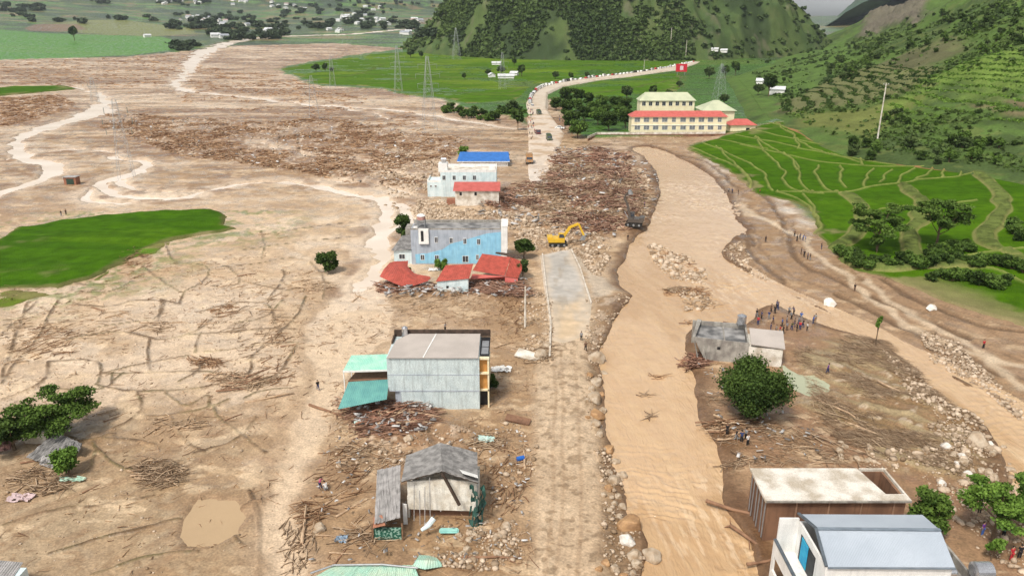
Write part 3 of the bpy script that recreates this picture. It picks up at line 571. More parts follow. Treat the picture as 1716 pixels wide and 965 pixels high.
def terrhf(X, Y, s, Z, C):
    wx = X + (fbm(X, Y, 12, 2, 6) - .5) * 3.2; wy = Y + (fbm(X, Y, 12, 2, 7) - .5) * 3.2
    for P in TB:
        d = pdist(wx, wy, P); m = 1 - sst(.18, .55, d); Z = Z + m * .5; C = lerp(C, m * .85, (.22, .24, .07)); m2 = (1 - sst(.7, 1.2, d)) - m; C = lerp(C, np.clip(m2, 0, 1) * .35, (.04, .08, .012))
    n = fbm(X, Y, 1.8, 3, 4)
    for i, P in enumerate(TBK):
        d = pdist(wx, wy, P); W_ = 2.0 if i < 3 else 1.8; m = 1 - sst(W_ * .7, W_, d); Z = Z + m * (.2 + n * 1.0); C = lerp(C, m * .9, (.13, .16, .045)); C = lerp(C, m * sst(.5, .6, n) * .8, (.07, .09, .025))
        e = (1 - sst(.2, .5, np.abs(d - W_))); C = lerp(C, e * .6, (.27, .24, .1))
    # red soil track along the foot of the hill
    d = pdist(wx, wy, REDT); m = 1 - sst(.5, 1.1, d); C = lerp(C, m * .8, (.30, .15, .08))
    return Z, C
REDT = smooth_pts(PG([(1290, 200), (1330, 215), (1380, 240), (1440, 256), (1520, 274), (1600, 285)], 3.5), 2)
rice('rice_terraces', TERR, .42, .35, rc((.052, .125, .003), (.064, .142, .004), (.038, .095, .004), 30, .5), terrhf)

# ---- roads
def road_sheet(name, P, z, mt, step=.5, C=None, edge=.0):
    xs = [p[0] for p in P]; ys = [p[1] for p in P]
    X, Y = np.meshgrid(np.arange(min(xs) - 1, max(xs) + 1, step), np.arange(min(ys) - 1, max(ys) + 1, step)); s = sdf(X, Y, P)
    return X, Y, s
RC = PG([(906, 428), (955, 417), (972, 450), (992, 505), (985, 562), (945, 575), (917, 570), (921, 545), (914, 490)], .1)
concm = mat('muddy_concrete_road', (1, 1, 1), attr='Col', rough=.6, sc=.5, bump=.02, bsc=5)
X, Y, s = road_sheet('road', RC, .1, concm, .35)
n = fbm(X, Y, 6, 4, 2); n2 = fbm(X * 1.5, Y * .3, 2, 3, 4)
C = np.ones(X.shape + (3,)) * np.array((.40, .37, .33)); C = lerp(C, sst(.45, .6, n) * .5, (.52, .48, .43)); C = lerp(C, sst(140, 118, Y + (n - .5) * 34 + (n2 - .5) * 14) * .97, (.56, .42, .27)); C = lerp(C, sst(.58, .66, n2) * .5, (.33, .27, .2)); C = lerp(C, sst(2.2, .2, s + (n - .5) * 3) * .7, (.55, .45, .34))
sheet('road', X, Y, .17 * sst(-.4, .2, s) - .3 * (1 - sst(-.8, -.2, s)) + .0, concm, C, keep=s > -.7)
kerbm = mat('pale_kerb_concrete', (.62, .56, .48), (.45, .38, .3), sc=1, bump=.02)
for pts, nm in (([(909, 428), (916, 490), (923, 545), (921, 600)], 'kerb'), ([(957, 420), (972, 452), (990, 510)], 'kerb')):
    P = PG(pts); b = MB()
    for i in range(len(P) - 1): b.beam((*P[i], .38), (*P[i + 1], .38), .3, .34)
    b.build(nm, kerbm)['kind'] = 'structure'
RU = PG([(898, 322), (886, 300), (885, 262), (887, 235), (885, 205), (884, 175), (896, 155), (925, 143), (1000, 131), (1060, 124), (1120, 114), (1192, 97), (1196, 99), (1135, 119), (1065, 129), (1000, 137), (942, 148), (916, 160), (914, 185), (945, 225), (935, 250), (925, 290), (912, 322)])
X, Y = fan(-.02, .33, 260, 190, 1250, f=.004, k=9000); s = sdf(X, Y, RU); n = fbm(X, Y, 8, 4, 1)
C = np.ones(X.shape + (3,)) * np.array((.60, .50, .40)); C = lerp(C, sst(.5, .65, n) * .7, (.42, .28, .16)); C = lerp(C, sst(300, 270, Y) * .6, (.62, .56, .5)); C = lerp(C, sst(420, 520, Y) * .5, (.58, .52, .42))
sheet('road', X, Y, 1.1 * sst(-1.2, .4, s) - .9 + .35 * sst(320, 360, Y) + 1.6 * sst(420, 520, Y) * sst(-3, 0, s), concm, C, keep=s > -1.2)

# ---- right hillside
hillm = mat('hill_scrub_ground', (1, 1, 1), attr='Col', rough=.85, sc=.06, bump=.5, bsc=.5, spec=.1, fine=.2)
ZR = {'rows': PT([(1300, 190), (1320, 168), (1370, 145), (1420, 122), (1480, 108), (1520, 112), (1565, 118), (1560, 145), (1500, 158), (1440, 178), (1380, 183)]),
      'olive': PT([(1325, 190), (1400, 188), (1440, 185), (1500, 165), (1560, 160), (1530, 185), (1480, 205), (1440, 240), (1380, 222)]),
      'lime': PT([(1560, 130), (1620, 105), (1716, 80), (1900, 60), (1900, 240), (1716, 200), (1640, 178), (1530, 205), (1490, 175), (1540, 155)]),
      'soil': PT([(1640, 175), (1716, 170), (1800, 175), (1800, 200), (1716, 192), (1650, 188)]),
      'brown': PT([(1480, 105), (1520, 85), (1560, 70), (1610, 62), (1620, 85), (1570, 105), (1540, 125), (1490, 118)]),
      'left': PT([(1190, 112), (1250, 95), (1345, 66), (1420, 62), (1450, 95), (1400, 110), (1385, 135), (1330, 160), (1290, 190), (1262, 165), (1225, 140)]),
      'rock': PT([(1440, 66), (1448, 40), (1470, 22), (1500, 12), (1545, 10), (1560, 25), (1520, 38), (1480, 48), (1465, 62)])}
X, Y = fan(.16, 1.3, 900, 160, 2300, f=.0037, k=1.0)
H0 = hill_h(X, Y); Z = H0 + 3.6
n = fbm(X, Y, 25, 4, 1); n2 = fbm(X, Y, 6, 3, 2)
C = np.ones(X.shape + (3,)) * np.array((.078, .13, .03)); C = lerp(C, sst(.5, .6, n), (.058, .09, .027)); C = lerp(C, sst(.6, .7, n2) * .6, (.11, .135, .04))
def zone(k, e=6): return sst(-e, e, sdf(X + (n - .5) * 30, Y + (n2 - .5) * 14, ZR[k]))
rowz = Z + (fbm(X, Y, 60, 3, 3) - .5) * 5
m = zone('left'); C = lerp(C, m * .8, (.09, .155, .032)); fr = rowz / 4.2 - np.floor(rowz / 4.2); C = lerp(C, m * (1 - sst(.0, .3, fr)) * .6, (.055, .085, .028))
m = zone('olive'); C = lerp(C, m * .85, (.145, .16, .045)); m = zone('brown'); C = lerp(C, m * .6, (.12, .10, .06))
m = zone('lime', 8); fr = rowz / 2.2 - np.floor(rowz / 2.2); C = lerp(C, m * sst(.4, .55, n * .5 + .5 * fbm(X, Y, 50, 2, 6)) * .8, (.14, .21, .04)); LIMED = m * (fr < .3); C = lerp(C, m * (1 - sst(.0, .35, fr)) * .7, (.05, .075, .02)); Z = Z + m * sst(.3, .6, fr) * .9
C = C * (.82 + .36 * fbm(X, Y, 3, 3, 5))[..., None]; m = zone('rows', 5); rz2 = Z + (fbm(X, Y, 60, 3, 3) - .5) * 8 + X * .03; fr = rz2 / 2.3 - np.floor(rz2 / 2.3); C = lerp(C, m * .8, (.15, .15, .065)); ROWD = m * (fr < .28); C = lerp(C, m * (1 - sst(.3, .5, fr)) * .6, (.03, .035, .016)); Z = Z + m * sst(.3, .6, fr) * 1.0
m = zone('soil'); C = lerp(C, m * (1 - sst(.4, .6, fr)) * .7, (.2, .14, .09))
m = zone('rock', 8); rk = ridged(X, Y, 14, 4, 3); C = lerp(C, m * .85, (.15, .125, .10)); C = lerp(C, m * sst(.5, .35, rk) * .7, (.05, .05, .035)); Z = Z + m * (rk - .3) * 16
Z = Z + (n2 - .5) * 1.6 * sst(0, 20, H0) + (n - .5) * 5 * sst(5, 40, H0)
HX, HY, HZ = X, Y, Z; HC = C
sheet('hillside', X, Y, Z, hillm, C, keep=H0 > -3.0)
# ---- karst hill in the middle
X, Y = np.meshgrid(np.arange(-330, 700, 3.6), np.arange(1080, 1800, 3.6)); H1 = karst_h(X, Y)
n = fbm(X, Y, 60, 5, 4); n2 = fbm(X, Y, 14, 3, 2); rk = ridged(X, Y, 40, 5, 5)
C = np.ones(X.shape + (3,)) * np.array((.062, .098, .032)); C = lerp(C, sst(.47, .57, n), (.08, .115, .036)); C = lerp(C, sst(.6, .68, n2) * .6, (.10, .12, .045)); C = lerp(C, sst(.56, .63, fbm(X, Y, 90, 4, 7)) * .8, (.032, .05, .02)); C = lerp(C, sst(.74, .8, rk) * sst(.5, .6, n2) * .35, (.17, .14, .11))
KZ = H1 + (n2 - .5) * 9 + (rk - .5) * 16 * sst(5, 60, H1)
sheet('karst_hill', X, Y, KZ, hillm, C, keep=H1 > -12)
# ---- ridges beyond the pass, bluish haze put into their colour
X, Y = np.meshgrid(np.arange(900, 3600, 16), np.arange(2300, 5200, 16)); az = X / Y
Z = 30 + sst(.37, .62, az) * 620 * np.exp(-((Y - 3300) / 900) ** 2) + (ridged(X, Y, 420, 5, 1) - .5) * 150 * sst(.36, .45, az) - 60 * (1 - sst(.34, .40, az))
C = np.ones(X.shape + (3,)) * np.array((.07, .11, .09)); C = lerp(C, sst(.5, .6, fbm(X, Y, 200, 4, 3)), (.09, .13, .09))
sheet('distant_ridge', X, Y, Z, hillm, C, keep=Z > 0)
# ------------------------------------------------------------------ buildings
plaster_blue = mat('weathered_pale_blue_plaster', (.56, .64, .64), (.48, .56, .57), rough=.85, sc=.7, bump=.012, bsc=3, streak=.5, fine=.2)
blue_paint = mat('sky_blue_wall_paint', (.28, .55, .72), (.23, .48, .66), rough=.8, sc=.9, streak=.3)
grey_render = mat('grey_wall_render', (.40, .44, .50), (.33, .37, .43), rough=.85, sc=.6, streak=.45)
white_paint = mat('white_wall_paint', (.80, .79, .76), (.70, .69, .66), rough=.7, sc=.7, streak=.25)
white_blue = mat('white_wall_tinted_blue', (.66, .75, .76), (.55, .66, .68), rough=.75, sc=.7, streak=.3)
cream = mat('cream_wall_paint', (.82, .74, .52), (.76, .66, .44), rough=.8, sc=.3, streak=.2)
conc = mat('stained_concrete', (.36, .34, .30), (.22, .20, .18), rough=.85, sc=.9, bump=.02, bsc=4, streak=.6)
conc_pale = mat('pale_concrete_slab', (.70, .66, .59), (.44, .38, .30), rough=.75, sc=.55, bump=.02, bsc=3, fine=.18)
mudwall = mat('mud_stained_wall', (.23, .125, .075), (.15, .08, .05), rough=.85, sc=.4, bump=.02, streak=.6)
dark = mat('dark_opening', (.015, .015, .018), (.03, .03, .03), rough=.5)
glassm = mat('dark_window_glass', (.05, .06, .075), (.03, .035, .05), rough=.12, spec=.6)
redtin = mat('red_tin_roof', (.42, .085, .06), (.31, .065, .045), rough=.55, sc=1.1, bump=.008, fine=.18)
redtin2 = mat('dusty_red_roof', (.52, .13, .11), (.44, .10, .08), rough=.5, sc=.7)
bluetin = mat('blue_tin_roof', (.04, .17, .50), (.03, .14, .42), rough=.4, sc=.6)
greytin = mat('grey_blue_metal_roof', (.47, .52, .58), (.42, .47, .53), rough=.35, sc=.3, metal=.2, fine=.04)
roofbrown = mat('dusty_flat_roof_sheet', (.46, .41, .37), (.40, .355, .32), rough=.6, sc=.3)
darkroof = mat('dark_wet_roof_deck', (.10, .10, .10), (.34, .33, .32), rough=.5, sc=.45)
asb = mat('weathered_fibre_cement', (.27, .26, .25), (.15, .145, .14), rough=.9, sc=1.3, bump=.015, streak=.3)
asb2 = mat('pale_fibre_cement', (.42, .40, .39), (.27, .26, .25), rough=.9, sc=1.1, bump=.015, streak=.3)
paleg = mat('pale_green_roof', (.50, .52, .36), (.42, .45, .31), rough=.6, sc=.2)
greentin = mat('pale_green_sheet', (.32, .52, .42), (.42, .54, .42), rough=.4, sc=.8)
teal = mat('teal_awning_sheet', (.10, .27, .26), (.13, .33, .30), rough=.4, sc=.7)
mint = mat('mint_awning_sheet', (.30, .60, .48), (.42, .66, .54), rough=.35, sc=.8)
orangep = mat('orange_door_panel', (.60, .30, .09), (.5, .24, .07), rough=.6)
steel = mat('stainless_tank_steel', (.65, .66, .68), (.5, .5, .52), rough=.25, metal=.8, fine=.03)
woodd = mat('dark_timber', (.09, .06, .045), (.05, .035, .025), rough=.8, streak=.3)
woodm = mat('brown_timber', (.22, .13, .075), (.14, .08, .045), rough=.8, streak=.3)
iron = mat('galvanised_iron', (.34, .35, .36), (.28, .29, .3), rough=.5, metal=.4)
brick = mat('bare_brick', (.34, .15, .09), (.24, .11, .07), rough=.9, sc=3, bump=.01)
tarp_teal = mat('dark_green_netting', (.03, .09, .07), (.02, .05, .045), rough=.7)
mattress = mat('aqua_mattress_cloth', (.30, .58, .52), (.24, .5, .46), rough=.8)
leafg = mat('broad_leaf', (.06, .12, .02), (.10, .16, .03), rough=.5)

greyglass = mat('pale_grey_window_glass', (.22, .24, .25), (.13, .14, .15), rough=.3)
def thing(name, loc, label, cat, group=None): return empty(name, loc, label, cat, group)
def window(root, x, z, Y, w=.9, h=1.1, name='window', frame=None, gl=None):
    f = MB(); t = .07
    f.box(x - w / 2 - t, x + w / 2 + t, Y - .07, Y + .12, z - h / 2 - t, z - h / 2); f.box(x - w / 2 - t, x + w / 2 + t, Y - .07, Y + .12, z + h / 2, z + h / 2 + t)
    f.box(x - w / 2 - t, x - w / 2, Y - .06, Y + .12, z - h / 2, z + h / 2); f.box(x + w / 2, x + w / 2 + t, Y - .06, Y + .12, z - h / 2, z + h / 2); f.box(x - .03, x + .03, Y - .05, Y - .012, z - h / 2, z + h / 2)
    o = f.build(name, frame or white_paint, root); MB().box(x - w / 2, x + w / 2, Y - .01, Y + .1, z - h / 2, z + h / 2).build('pane', gl or glassm, o); return o
def tank(root_loc, r, L, label, axis='x', stand=1.4, name='water_tank', group=None):
    x, y, z = root_loc; t = thing(name, (x, y, z), label, 'water tank', group)
    b = MB()
    if axis == 'x': b.cyl((x - L / 2, y, z + stand + r), (x + L / 2, y, z + stand + r), r, r, 20); b.cyl((x - L / 2 - .12, y, z + stand + r), (x - L / 2, y, z + stand + r), r * .7, r, 20); b.cyl((x + L / 2, y, z + stand + r), (x + L / 2 + .12, y, z + stand + r), r, r * .7, 20)
    else: b.cyl((x, y, z + stand), (x, y, z + stand + L), r, r, 20); b.cyl((x, y, z + stand + L), (x, y, z + stand + L + .25), r, r * .3, 20)
    b.build('tank_shell', steel, t, smooth=False)
    s = MB(); hw = (L / 2 if axis == 'x' else r) * .8
    for sx in (-1, 1):
        for sy in (-1, 1): s.beam((x + sx * hw, y + sy * r * .7, z), (x + sx * hw, y + sy * r * .7, z + stand + (r * .35 if axis == 'x' else 0)), .09)
    for sx in (-1, 1): s.beam((x + sx * hw, y - r * .7, z + stand * .5), (x + sx * hw, y + r * .7, z + stand * .5), .06)
    for sy in (-1, 1): s.beam((x - hw, y + sy * r * .7, z + stand * .5), (x + hw, y + sy * r * .7, z + stand * .5), .06); s.beam((x - hw, y + sy * r * .7, z + stand - .04), (x + hw, y + sy * r * .7, z + stand - .04), .08)
    s.build('tank_stand', iron, t)
    return t

# --- E: two-storey pale blue house with teal awnings
t = thing('house', (-10, 95, 0), 'pale grey-blue windowless house with flat brown roof and green awnings on its left', 'house')
Yf, Yb, x0, x1 = 92.1, 99.7, -17.0, -4.45
w = MB(); w.box(x0, x1, Yf, Yb, 2.75, 7.75); w.box(x0 + 1.55, x1 - .02, Yf + .02, Yb - .02, -.5, 2.75); w.build('wall', plaster_blue, t)
w = MB(); w.box(x0, x1, Yf - .03, Yf - .002, 5.15, 5.25); w.box(x0 + .02, x1 - .02, Yf - .03, Yf - .002, 2.7, 2.84); w.box(x0 + 1.6, x0 + 1.72, Yf - .03, Yf + .01, -.4, 2.69); w.build('wall_band', grey_render, t)
MB().box(x0 + .9, x0 + 1.5, Yf + .3, Yf + 1.2, -.3, 2.72).build('ground_floor_pillar', grey_render, t)
r = MB(); r.slab([(x0 + .1, Yf - .22, 7.86), (x1 - .1, Yf - .22, 7.86), (x1 - .1, Yb - .5, 8.3), (x0 + 2.2, Yb - .5, 8.3), (x0 + .6, Yb - 2.6, 8.17)], .09); rf = r.build('roof', roofbrown, t)
MB().beam((x0 + 5.0, Yf - .2, 7.9), (x0 + 6.1, Yb - .6, 8.32), .16, .05).build('roof_seam', white_paint, rf)
b = MB(); b.box(x0, x1 + 1.35, Yb - .25, Yb, 7.76, 8.75); b.box(x0, x0 + .2, Yb - 3, Yb - .26, 7.76, 8.2); b.build('parapet', woodd, t)
b = MB(); b.box(x1 + .002, x1 + 1.3, Yf + .5, Yb - .01, 2.5, 2.72); b.box(x1 + .002, x1 + 1.3, Yf + .35, Yb - .01, 5.1, 5.3); b.box(x1 + 1.1, x1 + 1.3, Yf + .5, Yf + .7, -.4, 7.4); b.box(x1 + .002, x1 + 1.35, Yf + .35, Yf + .75, 7.3, 7.6); b.build('balcony_frame', cream, t)
MB().box(x1 + .003, x1 + 1.08, Yf + .85, Yf + 1.0, 2.73, 7.29).build('balcony_panel', orangep, t)
b = MB(); b.box(x1 + .01, x1 + 1.35, Yf + .76, Yb - .3, 7.62, 7.72); b.build('balcony_roof', dark, t)
b = MB(); b.box(x1 + .25, x1 + 1.2, Yf + 1.2, Yf + 3.3, 7.76, 7.84); b.box(x1 + .25, x1 + 1.2, Yf + 3.6, Yf + 5.6, 7.76, 7.84); b.build('roof_panel', iron, t)
b = MB(); b.box(x1 + .05, x1 + 1.1, Yf + 1.3, Yf + 1.5, -.3, 2.4); b.build('ground_floor_door', dark, t)
L_ = -23.6
aw = MB(); aw.corr((L_ + .3, 93.2, 5.3), (x0 - .05, 93.2, 5.5), (x0 - .05, 96.8, 6.2), (L_ + .8, 96.8, 6.0), 14, .05, .03); aw.build('upper_awning', mint, t)
aw = MB(); aw.beam((L_ + .3, 93.15, 5.18), (x0 - .05, 93.15, 5.38), .16, .22); aw.build('awning_beam', white_paint, t)
aw = MB(); aw.corr((L_ + .1, 89.6, 1.3), (x0 + .1, 90.0, 2.6), (x0 - .05, 93.4, 3.9), (L_ + .9, 93.4, 3.5), 12, .04, .03); aw.build('lower_awning', teal, t)
aw = MB(); aw.slab([(L_ + .8, 93.5, 3.6), (x0 - .04, 93.5, 3.9), (x0 - .04, 98, 4.1), (L_ + 1.9, 98, 3.9)], .2); aw.build('terrace_floor', mudwall, t)
for px_, py_ in ((L_ + .35, 93.3), (L_ + .7, 96.4)):
    MB().beam((px_, py_, -.3), (px_, py_, 5.25), .12).build('awning_post', white_paint, t)
tank((x0 + 1.6, 99.0, 7.9), .45, 1.1, 'small steel water tank on the rear corner of the pale grey-blue house', 'y', .3)

# --- C: big blue and grey house
t = thing('house', (-12, 162, 0), 'large grey and sky-blue two-storey house with rows of dark windows above the collapsed red roofs', 'house')
Yf, Yb, x0, x1 = 159.5, 165.6, -22.4, -2.4
b = MB(); b.box(x0, x1, Yf, Yb, -.6, 7.7); b.build('upper_wall', grey_render, t)
prof = [(-21.5, .0), (-2.45, .0), (-2.45, 7.2), (-5.5, 6.9), (-8.5, 6.0), (-11, 5.2), (-13.5, 4.6), (-15.5, 3.2), (-19, 2.3), (-21.6, 2.1)]
MB().prism(prof, Yf - .03, Yf - .001).build('blue_painted_wall', blue_paint, t)
MB().box(x0 + .3, x1 - .2, Yf + .3, Yb - .3, 7.702, 7.9).build('roof_deck', darkroof, t)
b = MB(); b.box(x0, x1, Yf, Yf + .22, 7.703, 8.0); b.box(x0, x1 + 1, Yb - .2, Yb, 7.703, 8.5); b.box(x1 - .2, x1 + .02, Yf + .23, Yb - .21, 7.703, 8.5); b.build('parapet', conc, t)
b = MB(); b.box(x1 + .003, x1 + 1.3, Yf - .1, Yb, -.5, 3.2); b.box(x1 + .003, x1 + .3, Yf - .05, Yb - .1, 3.2, 8.7); b.box(x1 + .003, x1 + 1.4, Yf - .1, Yf + .2, 3.21, 8.4); b.box(x1 + .31, x1 + 1.3, Yf + .25, Yb, 5.6, 5.8); b.box(x1 + .2, x1 + 1.5, Yf - .2, Yb + .1, 8.4, 8.65); b.build('front_facade', white_paint, t)
MB().box(x1 + 1.41, x1 + 1.44, Yf + .6, Yf + 2.6, 3.6, 7.6).build('facade_opening', dark, t)
for px_, py_ in ((731, 402), (756, 403), (779, 404), (802, 405)):
    x, z = OY(px_, py_, Yf); window(t, x, z, Yf - .035, .62, 1.15)
for px_, py_, w_ in ((708, 431, .75), (732, 432, .8), (780, 434, 1.2), (800, 431, .5)):
    x, z = OY(px_, py_, Yf); window(t, x, z, Yf - .035, w_, 1.4 if w_ > .9 else 1.1)
b = MB(); b.box(-20.6, -18.4, Yf - .5, Yf - .04, 4.6, 8.0); b.box(-21.8, -20.9, Yf + .3, Yf + 1, 7.9, 8.3); b.build('stair_bay', white_paint, t)
MB().box(-20.1, -19.5, Yf - .52, Yf - .501, 5.2, 7.6).build('stair_slot', dark, t)
b = MB(); b.box(-26.4, x0 - .005, 159.8, 164.5, -.5, 3.0); an = b.build('side_wing', white_blue, t)
MB().corr((-26.9, 159.3, 3.0), (x0 - .01, 159.3, 3.3), (x0 - .01, 165, 5.2), (-25.2, 165, 4.9), 9, .05, .04).build('side_wing_roof', asb, t)
window(t, -24.6, 1.5, 159.79, 1.2, 1.0)
b = MB(); b.box(-24.5, -22.6, 166, 170, -.5, 6.4); b.build('rear_wing', conc, t)
# tank tower
t = thing('water_tower', (-20.2, 161.5, 7.9), 'red and white water tank on a steel frame above the blue house roof', 'water tank')
b = MB()
for sx in (-.85, .85):
    for sy in (-.8, .8): b.beam((-20.2 + sx, 161.5 + sy, 7.9), (-20.2 + sx, 161.5 + sy, 9.6), .14)
for z in (8.7, 9.5):
    for s_ in (-.8, .8): b.beam((-21.05, 161.5 + s_, z), (-19.35, 161.5 + s_, z), .12); b.beam((-20.2 + s_, 160.7, z), (-20.2 + s_, 162.3, z), .12)
b.beam((-21.05, 160.7, 7.9), (-19.35, 160.7, 9.5), .09); b.build('tower_frame', iron, t)
MB().cyl((-20.2, 161.5, 9.6), (-20.2, 161.5, 10.4), .9, .9, 18).build('tank_shell', mat('faded_red_tank', (.42, .2, .17), (.5, .3, .26), rough=.6), t)
MB().cyl((-20.2, 161.5, 10.4), (-20.2, 161.5, 10.75), 1.0, .6, 18).build('tank_lid', white_paint, t)

# --- D: collapsed red roofs and the small blue-grey hut
def bent_roof(name, label, pts_rows, m_, seed=0, amp=.06, thick=.05):
    "roof sheet following rows of 3-D points, corrugated across"
    rows = len(pts_rows); nn = len(pts_rows[0]); sub = 12; amp = amp * .45; vs = []
    r = random.Random(seed)
    for lay in (0, 1):
        for row in pts_rows:
            for i in range((nn - 1) * sub + 1):
                k = min(i // sub, nn - 2); f = i / sub - k; p = Vector(row[k]).lerp(Vector(row[k + 1]), f)
                vs.append(p + Vector((0, 0, (amp if i % 2 else -amp) - lay * thick)))
    W_ = (nn - 1) * sub + 1; N = W_ * rows; fs = []
    for j in range(rows - 1):
        for i in range(W_ - 1): a = j * W_ + i; fs += [(a, a + 1, a + 1 + W_, a + W_), (a + N, a + N + W_, a + N + 1 + W_, a + N + 1)]
    for i in range(W_ - 1): a = (rows - 1) * W_ + i; fs += [(i, i + N, i + 1 + N, i + 1), (a, a + 1, a + 1 + N, a + N)]
    for j in range(rows - 1): a = j * W_; fs += [(a, a + W_, a + W_ + N, a + N)]; a += W_ - 1; fs += [(a, a + N, a + W_ + N, a + W_)]
    o = MB().add(vs, fs).build(name, m_); return tag(o, label, 'roof sheet')
def q(px_, py_, z): return tuple(G(px_, py_, z))
bent_roof('collapsed_roof', 'buckled red roof lying on timber debris at the lower left corner of the blue house', [
 [q(636, 463, 1.2), q(655, 472, 1.2), q(672, 479, .7), q(692, 479, .5), q(716, 471, .9)],
 [q(643, 451, 2.2), q(660, 461, 2.0), q(680, 467, 1.5), q(697, 469, 1.3), q(722, 466, 1.2)],
 [q(653, 440, 2.6), q(668, 445, 2.6), q(680, 452, 2.4), q(692, 461, 1.6), q(720, 463, 1.4)],
 [q(660, 438, 2.7), q(684, 437, 2.6), q(683, 446, 2.4), q(694, 458, 1.6), q(712, 462, 1.4)]], redtin, 2)
t = thing('collapsed_building', (*G(830, 462)[:2], 0), 'wide collapsed red tin roof resting on rubble below the right end of the blue house', 'collapsed house')
MB().corr(q(792, 453, 2.0), q(845, 462, 2.0), q(856, 431, 4.3), q(808, 425, 4.3), 14, .06, .05, rows=3, sag=.12).build('roof', redtin, t)
MB().corr(q(846, 463, 1.9), q(868, 466, 1.2), q(880, 440, 3.2), q(857, 431, 4.25), 6, .06, .05, rows=3, sag=.1).build('roof', redtin, t)
MB().slab([q(788, 467, 1.2), q(846, 468, .9), q(846, 463, 1.9), q(792, 459, 1.7)], .08).build('eave_sheet', redtin2, t)
MB().slab([q(846, 478, .1), q(866, 478, .1), q(868, 467, 1.1), q(846, 464, 1.8)], .08).build('fallen_wall', redtin2, t)
MB().slab([q(856, 430, 4.45), q(830, 424, 4.5), q(832, 422, 4.6), q(866, 426, 4.6), q(878, 434, 3.9)], .1).build('ridge_sheet', woodd, t)
t = thing('hut', (*G(758, 490)[:2], 0), 'small grey-blue walled hut with a single red roof slope in front of the blue house', 'hut')
a = G(733, 490); c_ = G(784, 491)
MB().prism([(a.x, -.3), (c_.x, -.3), (c_.x, 2.9), (a.x, 2.3)], a.y, a.y + 3.6).build('wall', white_blue, t)
MB().corr((a.x - .3, a.y - .25, 2.35), (c_.x + .3, a.y - .25, 3.0), (c_.x + .9, a.y + 4.4, 4.6), (a.x + 1.4, a.y + 4.4, 4.3), 8, .05, .04).build('roof', redtin, t)
MB().box(c_.x - .02, c_.x + .1, a.y + .05, a.y + .6, .2, 2.5).build('corner_post', white_paint, t)
x, z = OY(750, 481, a.y); MB().box(x - .25, x + .25, a.y - .02, a.y + .1, z - .25, z + .25).build('window', dark, t)

# --- B: white-blue house, red-roofed block, blue roof hall
t = thing('house', (-12, 232, 0), 'white-blue two-storey house with parapets, just in front of the blue-roofed hall', 'house')
Yf = 228.0
def XZ(px_, py_, Y): return OY(px_, py_, Y)
xl = XZ(738, 300, Yf)[0]; xr = XZ(832, 300, Yf)[0]; zt = XZ(780, 289, Yf)[1]
MB().box(xl, xr, Yf, Yf + 10, -.5, zt).build('wall', white_blue, t)
b = MB(); b.box(xl, xr, Yf, Yf + .25, zt + .002, zt + .7); b.box(xl, xl + .25, Yf + .26, Yf + 9.7, zt + .002, zt + .9); b.box(xr - .25, xr, Yf + .26, Yf + 9.7, zt + .002, zt + .9); b.box(xl, xr, Yf + 9.75, Yf + 10, zt + .002, zt + .9); b.build('parapet', white_paint, t)
MB().box(xl + .3, xr - .3, Yf + .3, Yf + 9.7, zt + .003, zt + .1).build('roof_deck', conc_pale, t)
for px_ in (744, 761, 778, 795): x, z = XZ(px_, 298, Yf); window(t, x, z, Yf - .02, .9, 1.3)
b = MB(); b.box(xl - .6, xl + 2.2, Yf + .5, Yf + 4, zt + .004, zt + 2.6); b.build('stair_house', white_paint, t)
b = MB(); b.box(xr - 2.2, xr - .4, Yf + 2, Yf + 5, zt + .1, zt + 1.5); b.build('roof_shed', white_paint, t)
x2 = XZ(716, 315, Yf)[0]; b = MB(); b.box(x2, xl - .01, Yf + .4, Yf + 9, -.5, 4.6); b.build('side_wing', white_blue, t)
b = MB(); b.box(x2, xl - .01, Yf + .4, Yf + .6, 4.602, 5.2); b.box(x2, x2 + .2, Yf + .61, Yf + 9, 4.602, 5.2); b.build('wing_parapet', white_paint, t)
for px_ in (722, 730): x, z = XZ(px_, 312, Yf + .4); window(t, x, z, Yf + .38, .5, .5)
tank((xl + 1, Yf + 2, zt + 2.6), .5, 1.5, 'steel tank on the stair tower of the white-blue house', 'x', .6)
t = thing('house', (-10, 220, 0), 'grey block with a plain red roof slope directly in front of the white-blue house', 'house')
Yf = 216.2; xl = XZ(763, 340, Yf)[0]; xr = XZ(836, 340, Yf)[0]; zt = XZ(800, 320, Yf)[1]
MB().box(xl, xr, Yf, Yf + 5.5, -.5, zt).build('wall', conc_pale, t)
MB().corr((xl - .6, Yf - .5, zt + .05), (xr + .4, Yf - .5, zt + .05), (xr + .4, Yf + 6, zt + 1.5), (xl - .6, Yf + 6, zt + 1.5), 22, .05, .05).build('roof', redtin2, t)
for px_ in (772, 797): x, z = XZ(px_, 325, Yf); MB().box(x - .35, x + .35, Yf - .03, Yf + .1, z - .5, z + .5).build('window', dark, t)
MB().box(xl - 2.6, xl - .01, Yf + .5, Yf + 3, -.5, 1.7).build('broken_side_wall', brick, t)
t = thing('hall', (-11, 290, 0), 'long low building under a bright blue metal roof behind the white-blue house', 'hall')
Yf = 282; xl = XZ(769, 270, Yf)[0]; xr = XZ(851, 270, Yf)[0]; zt = XZ(800, 271, Yf)[1] + .2
MB().box(xl, xr, Yf, Yf + 13, -.5, zt).build('wall', white_paint, t)
MB().corr((xl - .8, Yf - .8, zt), (xr + .8, Yf - .8, zt), (xr + .2, Yf + 8, zt + 2.2), (xl, Yf + 8, zt + 2.2), 26, .05, .05).build('roof', bluetin, t)
